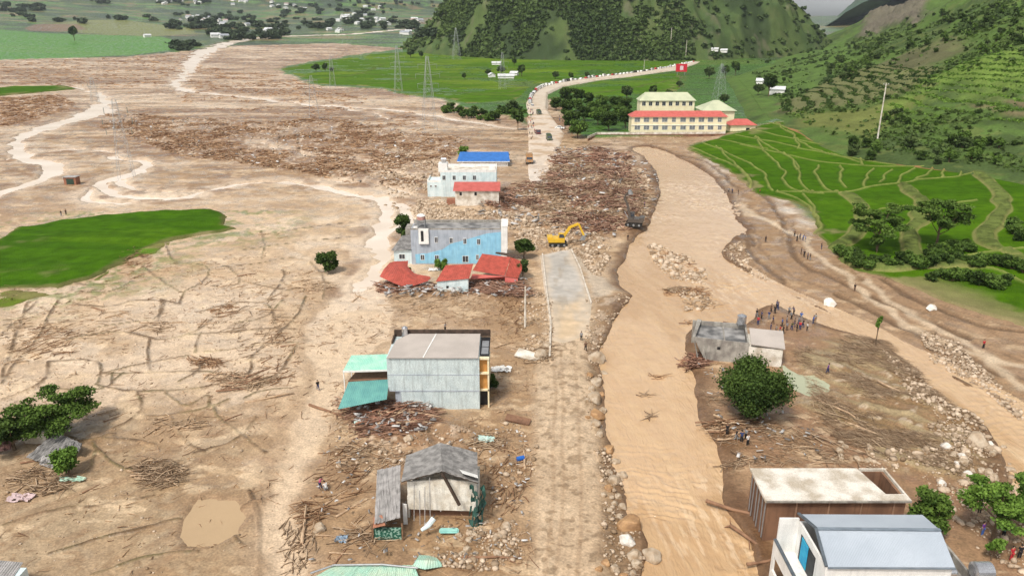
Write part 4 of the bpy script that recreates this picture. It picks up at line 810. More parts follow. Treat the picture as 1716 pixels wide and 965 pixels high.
MB().corr((xl, Yf + 8.1, zt + 2.2), (xr + .2, Yf + 8.1, zt + 2.2), (xr + .8, Yf + 14, zt), (xl - .8, Yf + 14, zt), 26, .05, .05).build('rear_roof', bluetin, t)
MB().beam((xl - .7, Yf - .85, zt - .12), (xr + .7, Yf - .85, zt - .12), .15, .2).build('gutter', white_paint, t)

# --- F: wrecked old house in the foreground
t = thing('house', (-9, 69, 0), 'old wrecked house with dark grey fibre-cement gable roof and broken white front wall', 'house')
Yw = 67.6
def f3(px_, py_, Y): x, z = OY(px_, py_, Y); return (x, Y, z)
E0 = f3(672, 806, 66.9); RG = f3(741, 788, 66.9); E1 = f3(801, 808, 66.9)
B0 = f3(681, 762, 73.5); BR = f3(738, 741, 73.5); B1 = f3(800, 757, 73.5)
MB().corr(E0, B0, BR, RG, 12, .05, .05, rows=14, sag=.16, seed=3, jit=.05).build('roof', asb, t)
MB().corr(RG, BR, B1, E1, 12, .05, .05, rows=14, sag=.2, seed=4, jit=.05).build('roof', asb, t)
MB().corr(f3(775, 792, 66.7), f3(770, 786, 68), f3(800, 795, 68), f3(801, 800, 66.7), 3, .03, .03).build('roof_patch', white_paint, t)
xl, zl = OY(680, 800, Yw); xr, zr = OY(800, 800, Yw); xm, zm = OY(741, 797, Yw)
b = MB(); b.prism([(xl + .1, 1.25), (xr - .5, 1.0), (xr - .1, 2.0), (xr - .1, zr - .55), (xm, zm - .45), (xl + .1, zl - .5)], Yw, Yw + .18); b.box(xl, xl + .18, Yw + .19, 73.3, -.3, 2.7); b.box(xr - .2, xr, Yw + .19, 73.3, -.3, 2.7); b.box(xl, xr, 73.1, 73.3, -.3, 2.9); b.build('wall', mat('cracked_white_plaster', (.80, .77, .69), (.64, .58, .48), rough=.85, sc=1.1, bump=.02, bsc=3, streak=.5), t)
b = MB(); b.box(xl + .3, xr - .4, Yw + .5, Yw + .7, -.4, 1.6); b.build('inner_wall', mudwall, t)
b = MB()
for a_, c2 in ((E0, RG), (RG, E1)): b.beam(Vector(a_) - Vector((0, -.1, .12)), Vector(c2) - Vector((0, -.1, .12)), .14)
b.build('barge_board', woodd, t)
MB().beam(f3(741, 792, 66.7), f3(770, 846, 66.0), .26).build('fallen_beam', woodd, t)
for (a_, c2) in (((694, 812), (694, 872)), ((703, 822), (704, 880)), ((712, 815), (712, 885)), ((720, 800), (721, 868)), ((797, 815), (797, 885))):
    MB().beam(f3(*a_, 66.9), f3(*c2, 66.4), .07).build('stud', asb2, t)
b = MB(); b.prism([(OY(673, 815, 66.6)[0], -.2), (OY(680, 815, 66.6)[0], -.2), (OY(680, 815, 66.6)[0], 2.6), (OY(673, 815, 66.6)[0], 2.7)], 66.5, 66.62); b.build('door', white_paint, t)
t2 = thing('lean_to', (-13.8, 67, 0), 'pale grey corrugated lean-to left of the wrecked gable house, green bottle rack in front', 'lean-to')
MB().corr(f3(627, 877, 63.6), f3(670, 866, 63.6), f3(671, 778, 72.2), f3(632, 787, 72.2), 9, .06, .05, rows=12, sag=.12, seed=8, jit=.07).build('roof', asb2, t2)
MB().slab([f3(625, 884, 63.6), f3(646, 879, 63.4), f3(640, 862, 64.6), f3(626, 866, 64.8)], .06).build('broken_roof_sheet', brick, t2)
xa, za = OY(626, 888, 64.0); xb, _ = OY(672, 888, 64.0)
rk = MB(); rk.box(xa, xb, 64.0, 64.4, -.3, 1.35); rk.build('bottle_rack', mat('dark_green_bottles', (.02, .10, .07), (.25, .4, .33), rough=.2, sc=4, mid=(.5, .56)), t2)
b = MB(); b.box(xa - .05, xa + .1, 64.45, 71.5, -.3, 2.1); b.build('side_wall', mudwall, t2)
for x_ in (xb + .15, xa - .1): MB().beam((x_, 63.9, -.3), (x_, 63.9, 2.2), .15).build('post', woodm, t2)
b = MB(); b.box(*sorted((OY(735, 862, 65)[0], OY(768, 862, 65)[0])), 64.6, 65.4, .35, .62); tag(b.build('mattress', mattress, bevel=.12), 'pale aqua mattress lying in front of the broken white wall', 'mattress')
b = MB(); b.tube([f3(727, 868, 65), f3(718, 880, 64.5), f3(706, 888, 64.2)], [.3, .28, .18], 8); tag(b.build('bedding_roll', white_blue), 'muddy pale bedding roll trailing from the aqua mattress', 'bedding')
# torn net at the right corner
vs = []; r = random.Random(5); N_ = 12
for j in range(N_):
    for i in range(N_):
        u = i / (N_ - 1); v = j / (N_ - 1); p = Vector(f3(786 + 24 * u + 4 * sin(v * 5), 815 + 78 * v, 66.7 - .5 * v)); vs.append(p + Vector((r.uniform(-.12, .12), r.uniform(-.25, .25) + .3 * sin(u * 9), r.uniform(-.12, .12))))
fs = [(j * N_ + i, j * N_ + i + 1, (j + 1) * N_ + i + 1, (j + 1) * N_ + i) for j in range(N_ - 1) for i in range(N_ - 1) if r.random() > .25]
o = MB().add(vs, fs).build('torn_net', tarp_teal); so = o.modifiers.new('s', 'SOLIDIFY'); so.thickness = .03; tag(o, 'torn dark green netting hanging off the right corner of the wrecked house', 'netting')

# --- G: green roof sheets at the lower edge
t = thing('roof_wreck', (*G(620, 960)[:2], 0), 'long pale green roof lying flat in the mud at the bottom edge of the view', 'collapsed roof')
MB().corr(q(508, 975, .5), q(706, 978, .5), q(694, 946, 1.0), q(560, 947, .9), 26, .04, .04, rows=6, sag=.1, seed=3, jit=.05).build('roof_sheet', greentin, t)
MB().tube([q(520, 960, .75), q(560, 946, 1.1), q(640, 945, 1.2), q(700, 951, 1.0)], [.09] * 4, 6).build('ridge_pipe', iron, t)
bent_roof('roof_sheet', 'bent pale green sheet touching the right end of the long green roof', [[q(690, 948, .4), q(712, 953, .6), q(742, 948, .3)], [q(697, 938, .8), q(715, 938, 1.1), q(738, 940, .7)], [q(702, 929, .6), q(720, 930, .7), q(732, 934, .5)]], greentin, 5)

# --- H: ruined concrete house on the island
t = thing('ruined_house', (*G(1230, 605)[:2], 0), 'roofless grey concrete house torn open at its left end, behind the big round tree', 'house')
A = Vector((28.4, 108.6, 0)); B_ = Vector((41.9, 105.6, 0)); d = (B_ - A).normalized(); nrm = Vector((-d.y, d.x, 0)); dep = 7.2; Lh = (B_ - A).length
def hp(u, v, z): p = A + d * u + nrm * v; return (p.x, p.y, z)
def hbox(b, u0, u1, v0, v1, z0, z1):
    return b.add([hp(u0, v0, z0), hp(u1, v0, z0), hp(u1, v1, z0), hp(u0, v1, z0), hp(u0, v0, z1), hp(u1, v0, z1), hp(u1, v1, z1), hp(u0, v1, z1)], [(0, 3, 2, 1), (4, 5, 6, 7), (0, 1, 5, 4), (1, 2, 6, 5), (2, 3, 7, 6), (3, 0, 4, 7)])
b = MB(); b.add([hp(2.6, 0, -.5), hp(8.5, 0, -.5), hp(8.5, 0, 3.5), hp(.3, 0, 3.8), hp(1.1, 0, 2.2), hp(2.6, .22, -.5), hp(8.5, .22, -.5), hp(8.5, .22, 3.5), hp(.3, .22, 3.8), hp(1.1, .22, 2.2)], [(0, 1, 2, 3, 4), (9, 8, 7, 6, 5), (0, 5, 6, 1), (1, 6, 7, 2), (2, 7, 8, 3), (3, 8, 9, 4), (4, 9, 5, 0)]); b.build('front_wall', conc, t)
b = MB(); hbox(b, .2, 8.5, dep - .22, dep, -.5, 3.9); hbox(b, 8.5, 8.75, .0, dep, -.5, 3.6); hbox(b, 5.0, 5.2, .23, dep - .23, -.5, 3.3); b.build('inner_walls', conc, t)
b = MB(); b.slab([hp(.6, .3, 3.0), hp(8.4, .3, 2.9), hp(8.4, dep - .4, 3.1), hp(.9, dep - .4, 3.3)], .18); b.build('sunken_slab', darkroof, t)
b = MB(); b.slab([hp(.1, -.05, 3.85), hp(.5, -.05, 3.9), hp(1.6, dep, 4.1), hp(.9, dep, 4.1)], .2); b.beam(hp(.3, 0, 3.7), hp(1.2, 0, .2), .18); b.beam(hp(1.6, .1, 3.2), hp(2.6, -.3, -.2), .14); b.build('hanging_edge_beam', conc, t)
b = MB(); hbox(b, 8.76, Lh, 0, dep - 1.6, -.5, 2.9); b.build('side_room', conc_pale, t)
b = MB(); b.slab([hp(9.0, -.15, 3.5), hp(Lh + .25, -.15, 3.15), hp(Lh + .35, 4.6, 4.2), hp(9.0, 4.6, 4.3)], .14); b.build('side_room_roof', roofbrown, t)
b = MB(); hbox(b, 4.0, 4.5, -.03, .1, 2.0, 2.5); b.build('window', dark, t)
tank(hp(7.9, dep - .5, 3.9), .75, 1.3, 'white tank standing at the back corner of the roofless concrete house', 'y', .3)

# --- I: flat concrete slab building
t = thing('building', (33, 68, 0), 'mud-brown building under a pale flat concrete roof with an open shaft at its right', 'building')
z = 5.0; FL, FR, BL, BRp = G(1283, 838, z), G(1528, 838, z), G(1258, 784, z), G(1489, 787, z)
yf = FL.y; yb = BL.y; xl = FL.x; xr = FR.x
hx0 = xr - 3.0
b = MB(); b.slab([(xl, yf, z), (xr, yf, z), (xr, yf + 1.1, z), (hx0 + .9, yf + 1.1, z), (hx0 + .0, yb - .0, z), (xl + .2, yb, z)], .28); sl = b.build('roof_slab', conc_pale, t)
b = MB(); b.box(xr - .2, xr, yf + 1.1, yb, z - .28, z); b.box(hx0 + .2, xr - .21, yb - .2, yb, z - .28, z); b.build('shaft_rim', conc_pale, t)
b = MB(); b.box(xl + .4, xr - .3, yf + .4, yf + .6, -1, z - .29); b.box(xl + .4, xl + .6, yf + .61, yb - .3, -1, z - .29); b.box(xr - .5, xr - .3, yf + .61, yb - .3, -1, z - .29); b.box(xl + .4, xr - .3, yb - .3, yb - .1, -1, z - .29); b.build('wall', mudwall, t)
b = MB(); b.beam((xl + .1, yf - .06, z - .14), (xr, yf - .06, z - .14), .08, .2); b.build('slab_edge', conc, t)
for i in range(4): MB().box(xl + 3.3 + i * 3.3, xl + 3.45 + i * 3.3, yf + .32, yf + .39, -1, z - .3).build('pilaster', mat('paler_mud_stain', (.33, .2, .13), rough=.9), t)
for i in range(6): MB().beam((xl + .25, yf + .5 + i * .9, z - .3), (xl + .2 + .1 * (i % 2), yf + .5 + i * .9, .2), .09).build('support_pole', iron, t)

# --- J: white house with grey metal roof
t = thing('house', (33, 53, 0), 'white house with a long grey-blue metal roof and open balcony at the lower right', 'house')
z = 8.2; a0 = G(1387, 949, z); a1 = G(1601, 950, z); yf = a0.y; m0 = G(1369, 886, z + 1.25); m1 = G(1576, 888, z + 1.25); k0 = G(1340, 861, z + .55); k1 = G(1546, 862, z + .5)
MB().corr(tuple(a0), tuple(a1), tuple(m1), tuple(m0), 44, .018, .03).build('roof', greytin, t)
MB().corr(tuple(m0 + Vector((0, .02, 0))), tuple(m1 + Vector((0, .02, 0))), tuple(k1), tuple(k0), 44, .018, .03).build('rear_roof', greytin, t)
MB().beam(m0 + Vector((0, 0, .07)), m1 + Vector((0, 0, .07)), .34, .05).build('ridge_cap', mat('dark_grey_ridge', (.2, .24, .28), rough=.4), t)
MB().beam(a0 + Vector((0, -.06, -.08)), a1 + Vector((0, -.06, -.08)), .1, .12).build('gutter', mat('dark_grey_ridge', (.2, .24, .28)), t)
b = MB(); xl = a0.x; xr = a1.x; b.box(xl - .1, xr - .1, yf + .08, yf + .28, -.5, z - .12); b.box(xr - .3, xr - .1, yf + .29, k1.y, -.5, z - .1); b.box(xl - .1, xl + .1, yf + .29, k0.y - .1, 2.9, z - .1); b.box(xl + .1, xr - .3, k0.y - .3, k0.y - .1, -.5, z - .1); b.build('wall', white_paint, t)
# gable rim and balcony on the left
g0 = Vector(a0) + Vector((-.12, 0, .05)); g1 = Vector(m0) + Vector((-.12, 0, .12)); g2 = Vector(k0) + Vector((-.12, 0, .1))
b = MB(); b.beam(g0, g1, .24, .16); b.beam(g1, g2, .24, .16); b.build('gable_rim', mat('dark_grey_trim', (.10, .12, .14), rough=.5), t)
lx = xl - 2.1; b = MB()
b.box(lx, xl - .12, yf - .2, k0.y, 4.6, 4.8); b.box(lx, xl - .12, yf - .2, k0.y, -.5, .1); b.box(lx, lx + .22, yf - .2, k0.y, -.5, 3.0); b.box(lx, lx + .22, yf - .2, k0.y, 4.8, 6.0); b.box(lx + .23, xl - .12, k0.y - .2, k0.y, 4.8, z + .2); b.box(lx, lx + .22, yf - .2, yf + .3, 3.0, 4.6); b.box(lx, lx + .22, yf + 2.2, yf + 2.6, 3.0, 4.6); b.box(lx, lx + .22, k0.y - .4, k0.y, 3.0, 4.6); b.box(lx + .23, xl - .12, yf - .2, yf, -.5, 6.0); b.build('balcony', white_paint, t)
b = MB(); b.beam((lx + .11, yf - .2, 6.08), (lx + .11, k0.y, 6.08), .3, .1); b.build('balcony_rail', mat('dark_grey_trim', (.1, .12, .14)), t)
MB().box(xl - .16, xl - .11, yf + 2.0, yf + 5.2, 4.85, 7.4).build('balcony_door', dark, t)
MB().box(xl - .22, xl - .17, yf + 3.4, yf + 4.8, 5.0, 7.4).build('door_curtain', mat('blue_curtain', (.02, .30, .55), (.03, .4, .6), rough=.7, sc=2), t)
b = MB(); b.box(xr - .05, xr + 2.6, yf + 1.2, yf + 6.4, 5.2, 5.4); b.box(xr + 2.4, xr + 2.6, yf + 1.2, yf + 6.4, 5.4, 6.3); b.box(xr - .05, xr + 2.39, yf + 6.2, yf + 6.4, 5.4, 6.3); b.box(xr - .05, xr + 2.6, yf + 1.2, yf + 6.4, -.5, 5.19); b.build('rear_terrace', conc, t)
tank((xr + 3.0, yf + .9, 5.0), .75, 1.4, 'large steel water tank on a frame at the right end of the white house', 'x', 1.3, group='steel tanks behind the white house')
tank((xr + .8, yf + 1.6, 5.4), .32, 1.0, 'small steel water tank beside the large one at the right end of the white house', 'x', .6, group='steel tanks behind the white house')

# --- K: collapsed hut among the trees on the left, sheds and corner roof
t = thing('collapsed_hut', (*G(90, 765)[:2], 0), 'collapsed hut of grey boards and roof sheets beside the trees at the left', 'hut')
MB().corr(q(43, 765, .8), q(92, 782, .3), q(136, 742, 1.4), q(95, 724, 2.0), 10, .06, .05, rows=9, seed=3, jit=.12).build('roof_sheet', asb, t)
MB().corr(q(66, 778, .2), q(92, 786, .1), q(95, 770, .9), q(72, 762, 1.0), 5, .05, .05, rows=6, seed=5, jit=.12).build('roof_sheet', asb2, t)
MB().corr(q(108, 752, 1.3), q(132, 757, 1.0), q(138, 742, 1.5), q(116, 738, 1.7), 5, .05, .05, rows=6, seed=6, jit=.1).build('roof_sheet', asb, t)
b = MB(); a = G(42, 742); b.box(a.x, a.x + 2.8, a.y, a.y + .2, -.3, 1.4); b.box(a.x, a.x + .2, a.y + .21, a.y + 2.4, -.3, 1.5); b.slab([(a.x - .3, a.y - .3, 1.7), (a.x + 3.6, a.y - .3, 1.8), (a.x + 3.8, a.y + 2.5, 2.0), (a.x, a.y + 2.5, 1.9)], .1); b.build('wall', conc_pale, t)
t = thing('roof_wreck', (*G(15, 745)[:2], 0), 'reddish brown fallen roof at the far left edge under the trees', 'collapsed roof')
MB().corr(q(-30, 762, .3), q(18, 752, .5), q(20, 730, 1.4), q(-25, 728, 1.5), 10, .05, .05, rows=6, seed=8, jit=.08).build('roof_sheet', mat('rusted_roof', (.22, .12, .10), (.14, .08, .07), rough=.8, sc=2), t)
t = thing('shed', (*G(119, 309)[:2], 0), 'tiny lone brick shed with a dark green door on the left flood plain', 'shed')
a = G(108, 310); c_ = G(131, 309)
b = MB(); b.box(a.x, c_.x, a.y, a.y + 2.6, -.3, 2.5); b.build('wall', brick, t); MB().box(a.x + .9, c_.x - .7, a.y - .06, a.y - .005, .2, 2.0).build('door', mat('dark_green_door', (.04, .07, .05)), t)
b = MB(); b.box(a.x - .2, c_.x + .2, a.y - .3, a.y + 2.9, 2.51, 2.66); b.build('roof', asb2, t)
t = thing('building', (*G(0, 965)[:2], 0), 'corner of a pale blue-grey roof at the bottom left edge', 'building')
b = MB(); b.box(-52, -44.9, 48, 56.6, -.3, 2.8); b.build('wall', white_blue, t)
MB().corr((-52, 48, 3.6), (-44.2, 48, 2.9), (-45.6, 57.2, 2.9), (-52, 57.2, 3.6), 16, .05, .04).build('roof', asb2, t)

# --- L: the school
def hip(b, x0, x1, y0, y1, z, h, ins, ov=.7):
    x0 -= ov; x1 += ov; y0 -= ov; y1 += ov; ym = (y0 + y1) / 2
    return b.add([(x0, y0, z), (x1, y0, z), (x1, y1, z), (x0, y1, z), (x0 + ins, ym, z + h), (x1 - ins, ym, z + h)], [(0, 1, 5, 4), (1, 2, 5), (2, 3, 4, 5), (3, 0, 4), (0, 3, 2, 1)])
t = thing('school', (82, 376, 0), 'long cream two-storey school with a red roof and two rows of windows, facing the flood', 'school')
Yf = 369; xl = OY(1058, 210, Yf)[0]; xr = OY(1217, 210, Yf)[0]; z0 = 1.0; zt = OY(1140, 196, Yf)[1]
MB().box(xl, xr, Yf, Yf + 9, -.5, zt).build('wall', cream, t)
hip(MB(), xl, xr, Yf, Yf + 9, zt + .01, 2.4, 3.0).build('roof', redtin2, t)
MB().box(xl - .1, xr + .1, Yf - .25, Yf - .01, zt * .52, zt * .52 + .25).build('cornice', white_paint, t)
n_ = 10
for i in range(n_):
    px_ = 1068 + i * (1206 - 1068) / (n_ - 1)
    for py_ in (201, 214):
        x, z = OY(px_, py_, Yf); window(t, x, z, Yf - .02, 2.6 if i not in (4, 9) else 1.8, 2.0, gl=greyglass)
t = thing('school_building', (82, 440, 0), 'single-storey school hall with a pale green roof behind the red-roofed block', 'school building')
Yf = 430; xl = OY(1073, 175, Yf)[0]; xr = OY(1164, 175, Yf)[0]; zt = OY(1110, 169, Yf)[1]
MB().box(xl, xr, Yf, Yf + 11, -.5, zt).build('wall', cream, t); hip(MB(), xl, xr, Yf, Yf + 11, zt + .01, 4.2, 4).build('roof', paleg, t)
for i in range(8): x, z = OY(1079 + i * 11.2, 174, Yf); window(t, x, z, Yf - .02, 1.9, 2.2)
t = thing('school_building', (110, 405, 0), 'cream school wing with a pointed pale green roof at the right end of the school', 'school building')
Yf = 392; xl = OY(1180, 190, Yf)[0]; xr = OY(1231, 190, Yf)[0]; zt = OY(1200, 186, Yf)[1]
MB().box(xl, xr, Yf, Yf + 17, -.5, zt).build('wall', cream, t); hip(MB(), xl, xr, Yf, Yf + 17, zt + .01, 4.6, 7.5, 1).build('roof', paleg, t)
t = thing('gatehouse', (*G(1245, 222)[:2], 0), 'small cream hut with a red hipped roof at the right of the school', 'hut')
Yf = 374; xl = OY(1224, 215, Yf)[0]; xr = OY(1266, 215, Yf)[0]; zt = OY(1245, 210, Yf)[1]
MB().box(xl, xr, Yf, Yf + 9, -.5, zt).build('wall', cream, t); hip(MB(), xl, xr, Yf, Yf + 9, zt + .01, 2.6, 4.2, .8).build('roof', redtin2, t)
x, z = OY(1253, 218, Yf); MB().box(x - .9, x + .9, Yf - .05, Yf - .005, 0, z + 1).build('doorway', dark, t)
t = thing('perimeter_wall', (*G(1100, 235)[:2], 0), 'long low school perimeter wall above the brown embankment', 'wall')
P = [G(x, y) for x, y in ((985, 236), (1000, 229), (1100, 229), (1215, 228))]
for i in range(3):
    MB().beam(P[i] + Vector((0, 0, 1.5)), P[i + 1] + Vector((0, 0, 1.5)), .3, 1.1).build('wall_panel', conc_pale, t)
    MB().beam(P[i] + Vector((0, -.4, .2)), P[i + 1] + Vector((0, -.4, .2)), .5, 1.7).build('retaining_wall', mudwall, t)

# --- farm by the central fields, far village
def gable_house(name, w_, d_, h, rh, wallm, roofm, label, cat, group=None):
    t = empty(name, (0, 0, 0), label, cat, group)
    MB().prism([(-w_ / 2, -.6), (w_ / 2, -.6), (w_ / 2, h), (0, h + rh * .92), (-w_ / 2, h)], -d_ / 2, d_ / 2).build('wall', wallm, t)
    b = MB()
    for s_ in (-1, 1): b.add([(0, -d_ / 2 - .5, h + rh), (0, d_ / 2 + .5, h + rh), (s_ * (w_ / 2 + .6), d_ / 2 + .5, h - .25), (s_ * (w_ / 2 + .6), -d_ / 2 - .5, h - .25), (0, -d_ / 2 - .5, h + rh + .12), (0, d_ / 2 + .5, h + rh + .12), (s_ * (w_ / 2 + .6), d_ / 2 + .5, h - .1), (s_ * (w_ / 2 + .6), -d_ / 2 - .5, h - .1)], [(0, 1, 2, 3), (7, 6, 5, 4), (0, 4, 5, 1), (2, 6, 7, 3), (0, 3, 7, 4), (1, 5, 6, 2)])
    b.build('roof', roofm, t); return t
fade = [mat('pale_village_roof', (.62, .64, .66), (.5, .5, .5)), mat('grey_village_roof', (.36, .38, .42)), mat('rose_village_roof', (.45, .33, .30))]
vh = [gable_house('village_house', 9, 14, 4.2, 2.6, white_paint, fade[k], None, 'house', 'houses of the distant village') for k in range(3)]
vlab = ['small pale-roofed house among the trees of the distant village', 'small grey-roofed house among the trees of the distant village', 'small rosy-roofed house among the trees of the distant village']
first = [True] * 3; VH = []
vr = random.Random(21)
for (x0, y0, x1, y1, n_) in [(265, 2, 345, 8, 9), (385, 0, 420, 12, 7), (295, 28, 350, 38, 10), (340, 35, 425, 46, 7), (360, 58, 385, 66, 6), (450, 5, 520, 20, 9), (560, 25, 650, 44, 16), (600, 10, 640, 22, 6), (680, 33, 704, 38, 4), (440, 52, 475, 58, 4), (545, 50, 575, 56, 4), (655, 52, 690, 60, 3), (230, 60, 250, 64, 1)]:
    for _ in range(n_):
        p = GT(vr.uniform(x0, x1), vr.uniform(y0, y1)); k = 0 if vr.random() < .7 else vr.choice([1, 2]); s_ = vr.uniform(.9, 1.5); VH.append(p)
        rz = vr.uniform(0, pi)
        if first[k]: o = vh[k]; first[k] = False; o.location = p; o.rotation_euler = (0, 0, rz); o.scale = (s_,) * 3; o['label'] = vlab[k]
        else: dup(vh[k], None, p, rz, s_, vlab[k])
for px_, py_, w_, d_, rz, lab in [(832, 110, 9, 12, 1.5, 'white-walled farmhouse among trees behind the green fields'), (848, 133, 7, 16, 1.6, 'long pale-roofed farm shed at the edge of the green fields'), (824, 131, 6, 7, .3, 'small grey farm hut left of the long pale shed'), (862, 128, 6, 8, 1.2, 'small house hidden by the tree right of the long pale farm shed')]:
    o = gable_house('farmhouse', w_, d_, 3.4, 1.8, white_paint, fade[0 if 'pale' in lab or 'white' in lab else 1], lab, 'house'); o.location = G(px_, py_); o.rotation_euler = (0, 0, rz)
for px_, py_, lab in [(1198, 86, 'white-roofed house where the road reaches the pass'), (1213, 88, 'second house beside the road at the pass, lower roof'), (1278, 142, 'small white-roofed hut at the foot of the right hillside'), (1302, 157, 'tiny pale hut below the terraced hillside')]:
    o = gable_house('house', 8, 10, 3.2, 1.8, white_paint, fade[0], lab, 'house'); o.location = GT(px_, py_); o.rotation_euler = (0, 0, 1.2)
# --- billboard
t = thing('billboard', (*G(1141, 130)[:2], .8), 'red roadside billboard with a pale panel on tall legs near the bend', 'billboard')
p = G(1141, 128); s_ = p.y / 1250
b = MB()
for dx in (-6 * s_ * 1.0, 6 * s_): b.beam((p.x + dx, p.y, 0), (p.x + dx, p.y, 9), .5)
b.build('leg', iron, t)
MB().box(p.x - 9 * s_, p.x + 9 * s_, p.y - .4, p.y - .0, 4.5, 12.5).build('board', mat('billboard_red', (.6, .02, .04), (.5, .02, .04), rough=.5), t)
MB().box(p.x - 2.5 * s_, p.x + 3 * s_, p.y - .46, p.y - .405, 6.2, 10.5).build('board_panel', mat('billboard_pale_panel', (.8, .6, .65), rough=.5), t)
# ------------------------------------------------------------------ vegetation
def gz(xs, ys):
    X = np.array([xs], float); Y = np.array([ys], float); z, _ = ground_height_colour(X, Y); return z[0]
def gz1(x, y): return float(gz([x], [y])[0])
def fmat(name, c, c2, rough=.7): return mat(name, c, c2, rough=rough, attr='rnd', fine=0, spec=.15)
F_DARK = fmat('dense_dark_leaves', (.018, .04, .010), (.068, .112, .02)); F_MID = fmat('mid_green_leaves', (.03, .065, .012), (.11, .18, .03)); F_LIGHT = fmat('light_green_leaves', (.045, .10, .014), (.15, .25, .04)); F_GREY = fmat('hill_leaves', (.028, .05, .016), (.085, .125, .035)); F_HILL = fmat('hill_scrub_leaves', (.04, .068, .02), (.10, .15, .038)); F_FAR = fmat('distant_leaves', (.03, .048, .025), (.06, .085, .04))
bark = mat('tree_bark', (.16, .11, .07), (.10, .07, .045), rough=.9, sc=3)
def quads(Cn, size, seed, up=.0, asp=1.0):
    r = np.random.RandomState(seed); n = len(Cn)
    a = r.normal(size=(n, 3)); a[:, 2] *= (1 - up); a /= np.linalg.norm(a, axis=1)[:, None]
    b = np.cross(a, r.normal(size=(n, 3))); b /= np.linalg.norm(b, axis=1)[:, None] + 1e-9
    s = (np.asarray(size) * r.uniform(.6, 1.3, n))[:, None] * .5; a = a * s; b = b * s * asp
    V = np.stack([Cn - a - b, Cn + a - b, Cn + a + b, Cn - a + b], 1).reshape(-1, 3)
    return V, np.arange(n * 4).reshape(-1, 4)
def leaf_mesh(name, pts, size, rn, mt, seed=0, up=0., asp=1., parent=None, link=True):
    V, F_ = quads(pts, size, seed, up, asp); o = mesh_np(name, V, F_, mt, parent, link=link); me = o.data if link else o
    a = me.attributes.new('rnd', 'FLOAT', 'FACE'); a.data.foreach_set('value', np.clip(rn, 0, 1).astype(np.float32)); return o
def crown_pts(lobes, n, seed, shell=.55):
    r = np.random.RandomState(seed); lobes = np.array(lobes); w = lobes[:, 3] * lobes[:, 4]; k = r.choice(len(lobes), n, p=w / w.sum())
    d = r.normal(size=(n, 3)); d /= np.linalg.norm(d, axis=1)[:, None]; rad = (shell + (1 - shell) * r.rand(n)) * (1 + .2 * r.normal(size=n))
    P = lobes[k, :3] + d * lobes[k, 3:6] * rad[:, None]; tone = np.random.RandomState(seed + 5).uniform(-.22, .22, len(lobes))[k]
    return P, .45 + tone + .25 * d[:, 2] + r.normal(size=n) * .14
def tree(name, loc, label, H, R, th, nl, n, size, fm, seed=0, flat=.6, cat='tree', group=None, trunk_r=.22, up=0., shell=.55, lr=.45, spread=1.0, lean=(0, 0), asp=.8):
    r = random.Random(seed); t = empty(name, (0, 0, 0), label, cat, group); lobes = []; nl = int(nl * 1.5); lr *= .85
    cz = th + (H - th) / 2; rz = (H - th) / 2
    for i in range(nl):
        a = r.uniform(0, 2 * pi); q_ = (r.random() ** .5) * R * (1 - lr) * spread; zz = cz + r.uniform(-1, 1) * rz * (1 - lr)
        k = R * lr * r.uniform(.7, 1.25); lobes.append((q_ * cos(a) + lean[0], q_ * sin(a) + lean[1], zz, k, k, max(k * flat, .15)))
    P, rn = crown_pts(lobes, n, seed + 1, shell); leaf_mesh('crown', P, size, rn, fm, seed, up, asp, t)
    b = MB(); top = Vector((lean[0] * .6, lean[1] * .6, th + rz * .5)); b.tube([(0, 0, -.4), (r.uniform(-.1, .1), 0, th * .5), (lean[0] * .3, lean[1] * .3, th), top], [trunk_r * 1.35, trunk_r, trunk_r * .8, trunk_r * .3], 7)
    for l in lobes[:min(9, nl)]:
        st = Vector((lean[0] * .3, lean[1] * .3, th * r.uniform(.6, 1.0))); en = Vector(l[:3]); md = st.lerp(en, .5) + Vector((0, 0, -.1 * R)); b.tube([st, md, en], [trunk_r * .5, trunk_r * .32, trunk_r * .1], 5)
    b.build('trunk', bark, t); t.location = loc; return t

def at(px_, py_): p = G(px_, py_); p.z = gz1(p.x, p.y) - .05; return p
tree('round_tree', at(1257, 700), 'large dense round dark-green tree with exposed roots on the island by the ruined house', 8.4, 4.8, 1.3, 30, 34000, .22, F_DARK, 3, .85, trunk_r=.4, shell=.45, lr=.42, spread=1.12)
rb_ = MB(); p0 = at(1257, 700); r = random.Random(4)
for i in range(11):
    a = r.uniform(pi, 2 * pi) if i < 8 else r.uniform(0, pi); L_ = r.uniform(1.5, 3.4); rb_.tube([p0 + Vector((0, 0, .7)), p0 + Vector((cos(a) * L_ * .4, sin(a) * L_ * .4, .25)), p0 + Vector((cos(a) * L_, sin(a) * L_, -.25))], [.2, .13, .05], 6)
o = rb_.build('root', bark, [c for c in COL.objects if c.name.startswith('round_tree')][0])
tree('spreading_tree', at(1468, 424), 'left one of two wide-spreading open trees standing in the rice terraces', 11.5, 7.4, 4.5, 26, 7000, .38, F_MID, 8, .34, trunk_r=.22, lr=.24, up=.5, spread=1.05)
tree('spreading_tree', at(1567, 420), 'right one of two wide-spreading open trees in the rice terraces, forked pale trunk', 12.2, 6.4, 5.2, 22, 6500, .38, F_MID, 15, .4, trunk_r=.26, lr=.27, up=.5, spread=1.05)
tree('small_tree', at(1468, 428), 'small broad-leaved plant under the left spreading tree', 4.6, 1.9, 1.4, 6, 900, .5, F_MID, 16, .5, trunk_r=.08)
t = tree('thin_tree', at(1467, 578), 'thin bare-stemmed young tree with two small leaf tufts alone on the muddy island', 6.0, .55, 3.3, 5, 900, .24, F_LIGHT, 9, 1.6, trunk_r=.09, lr=.5)
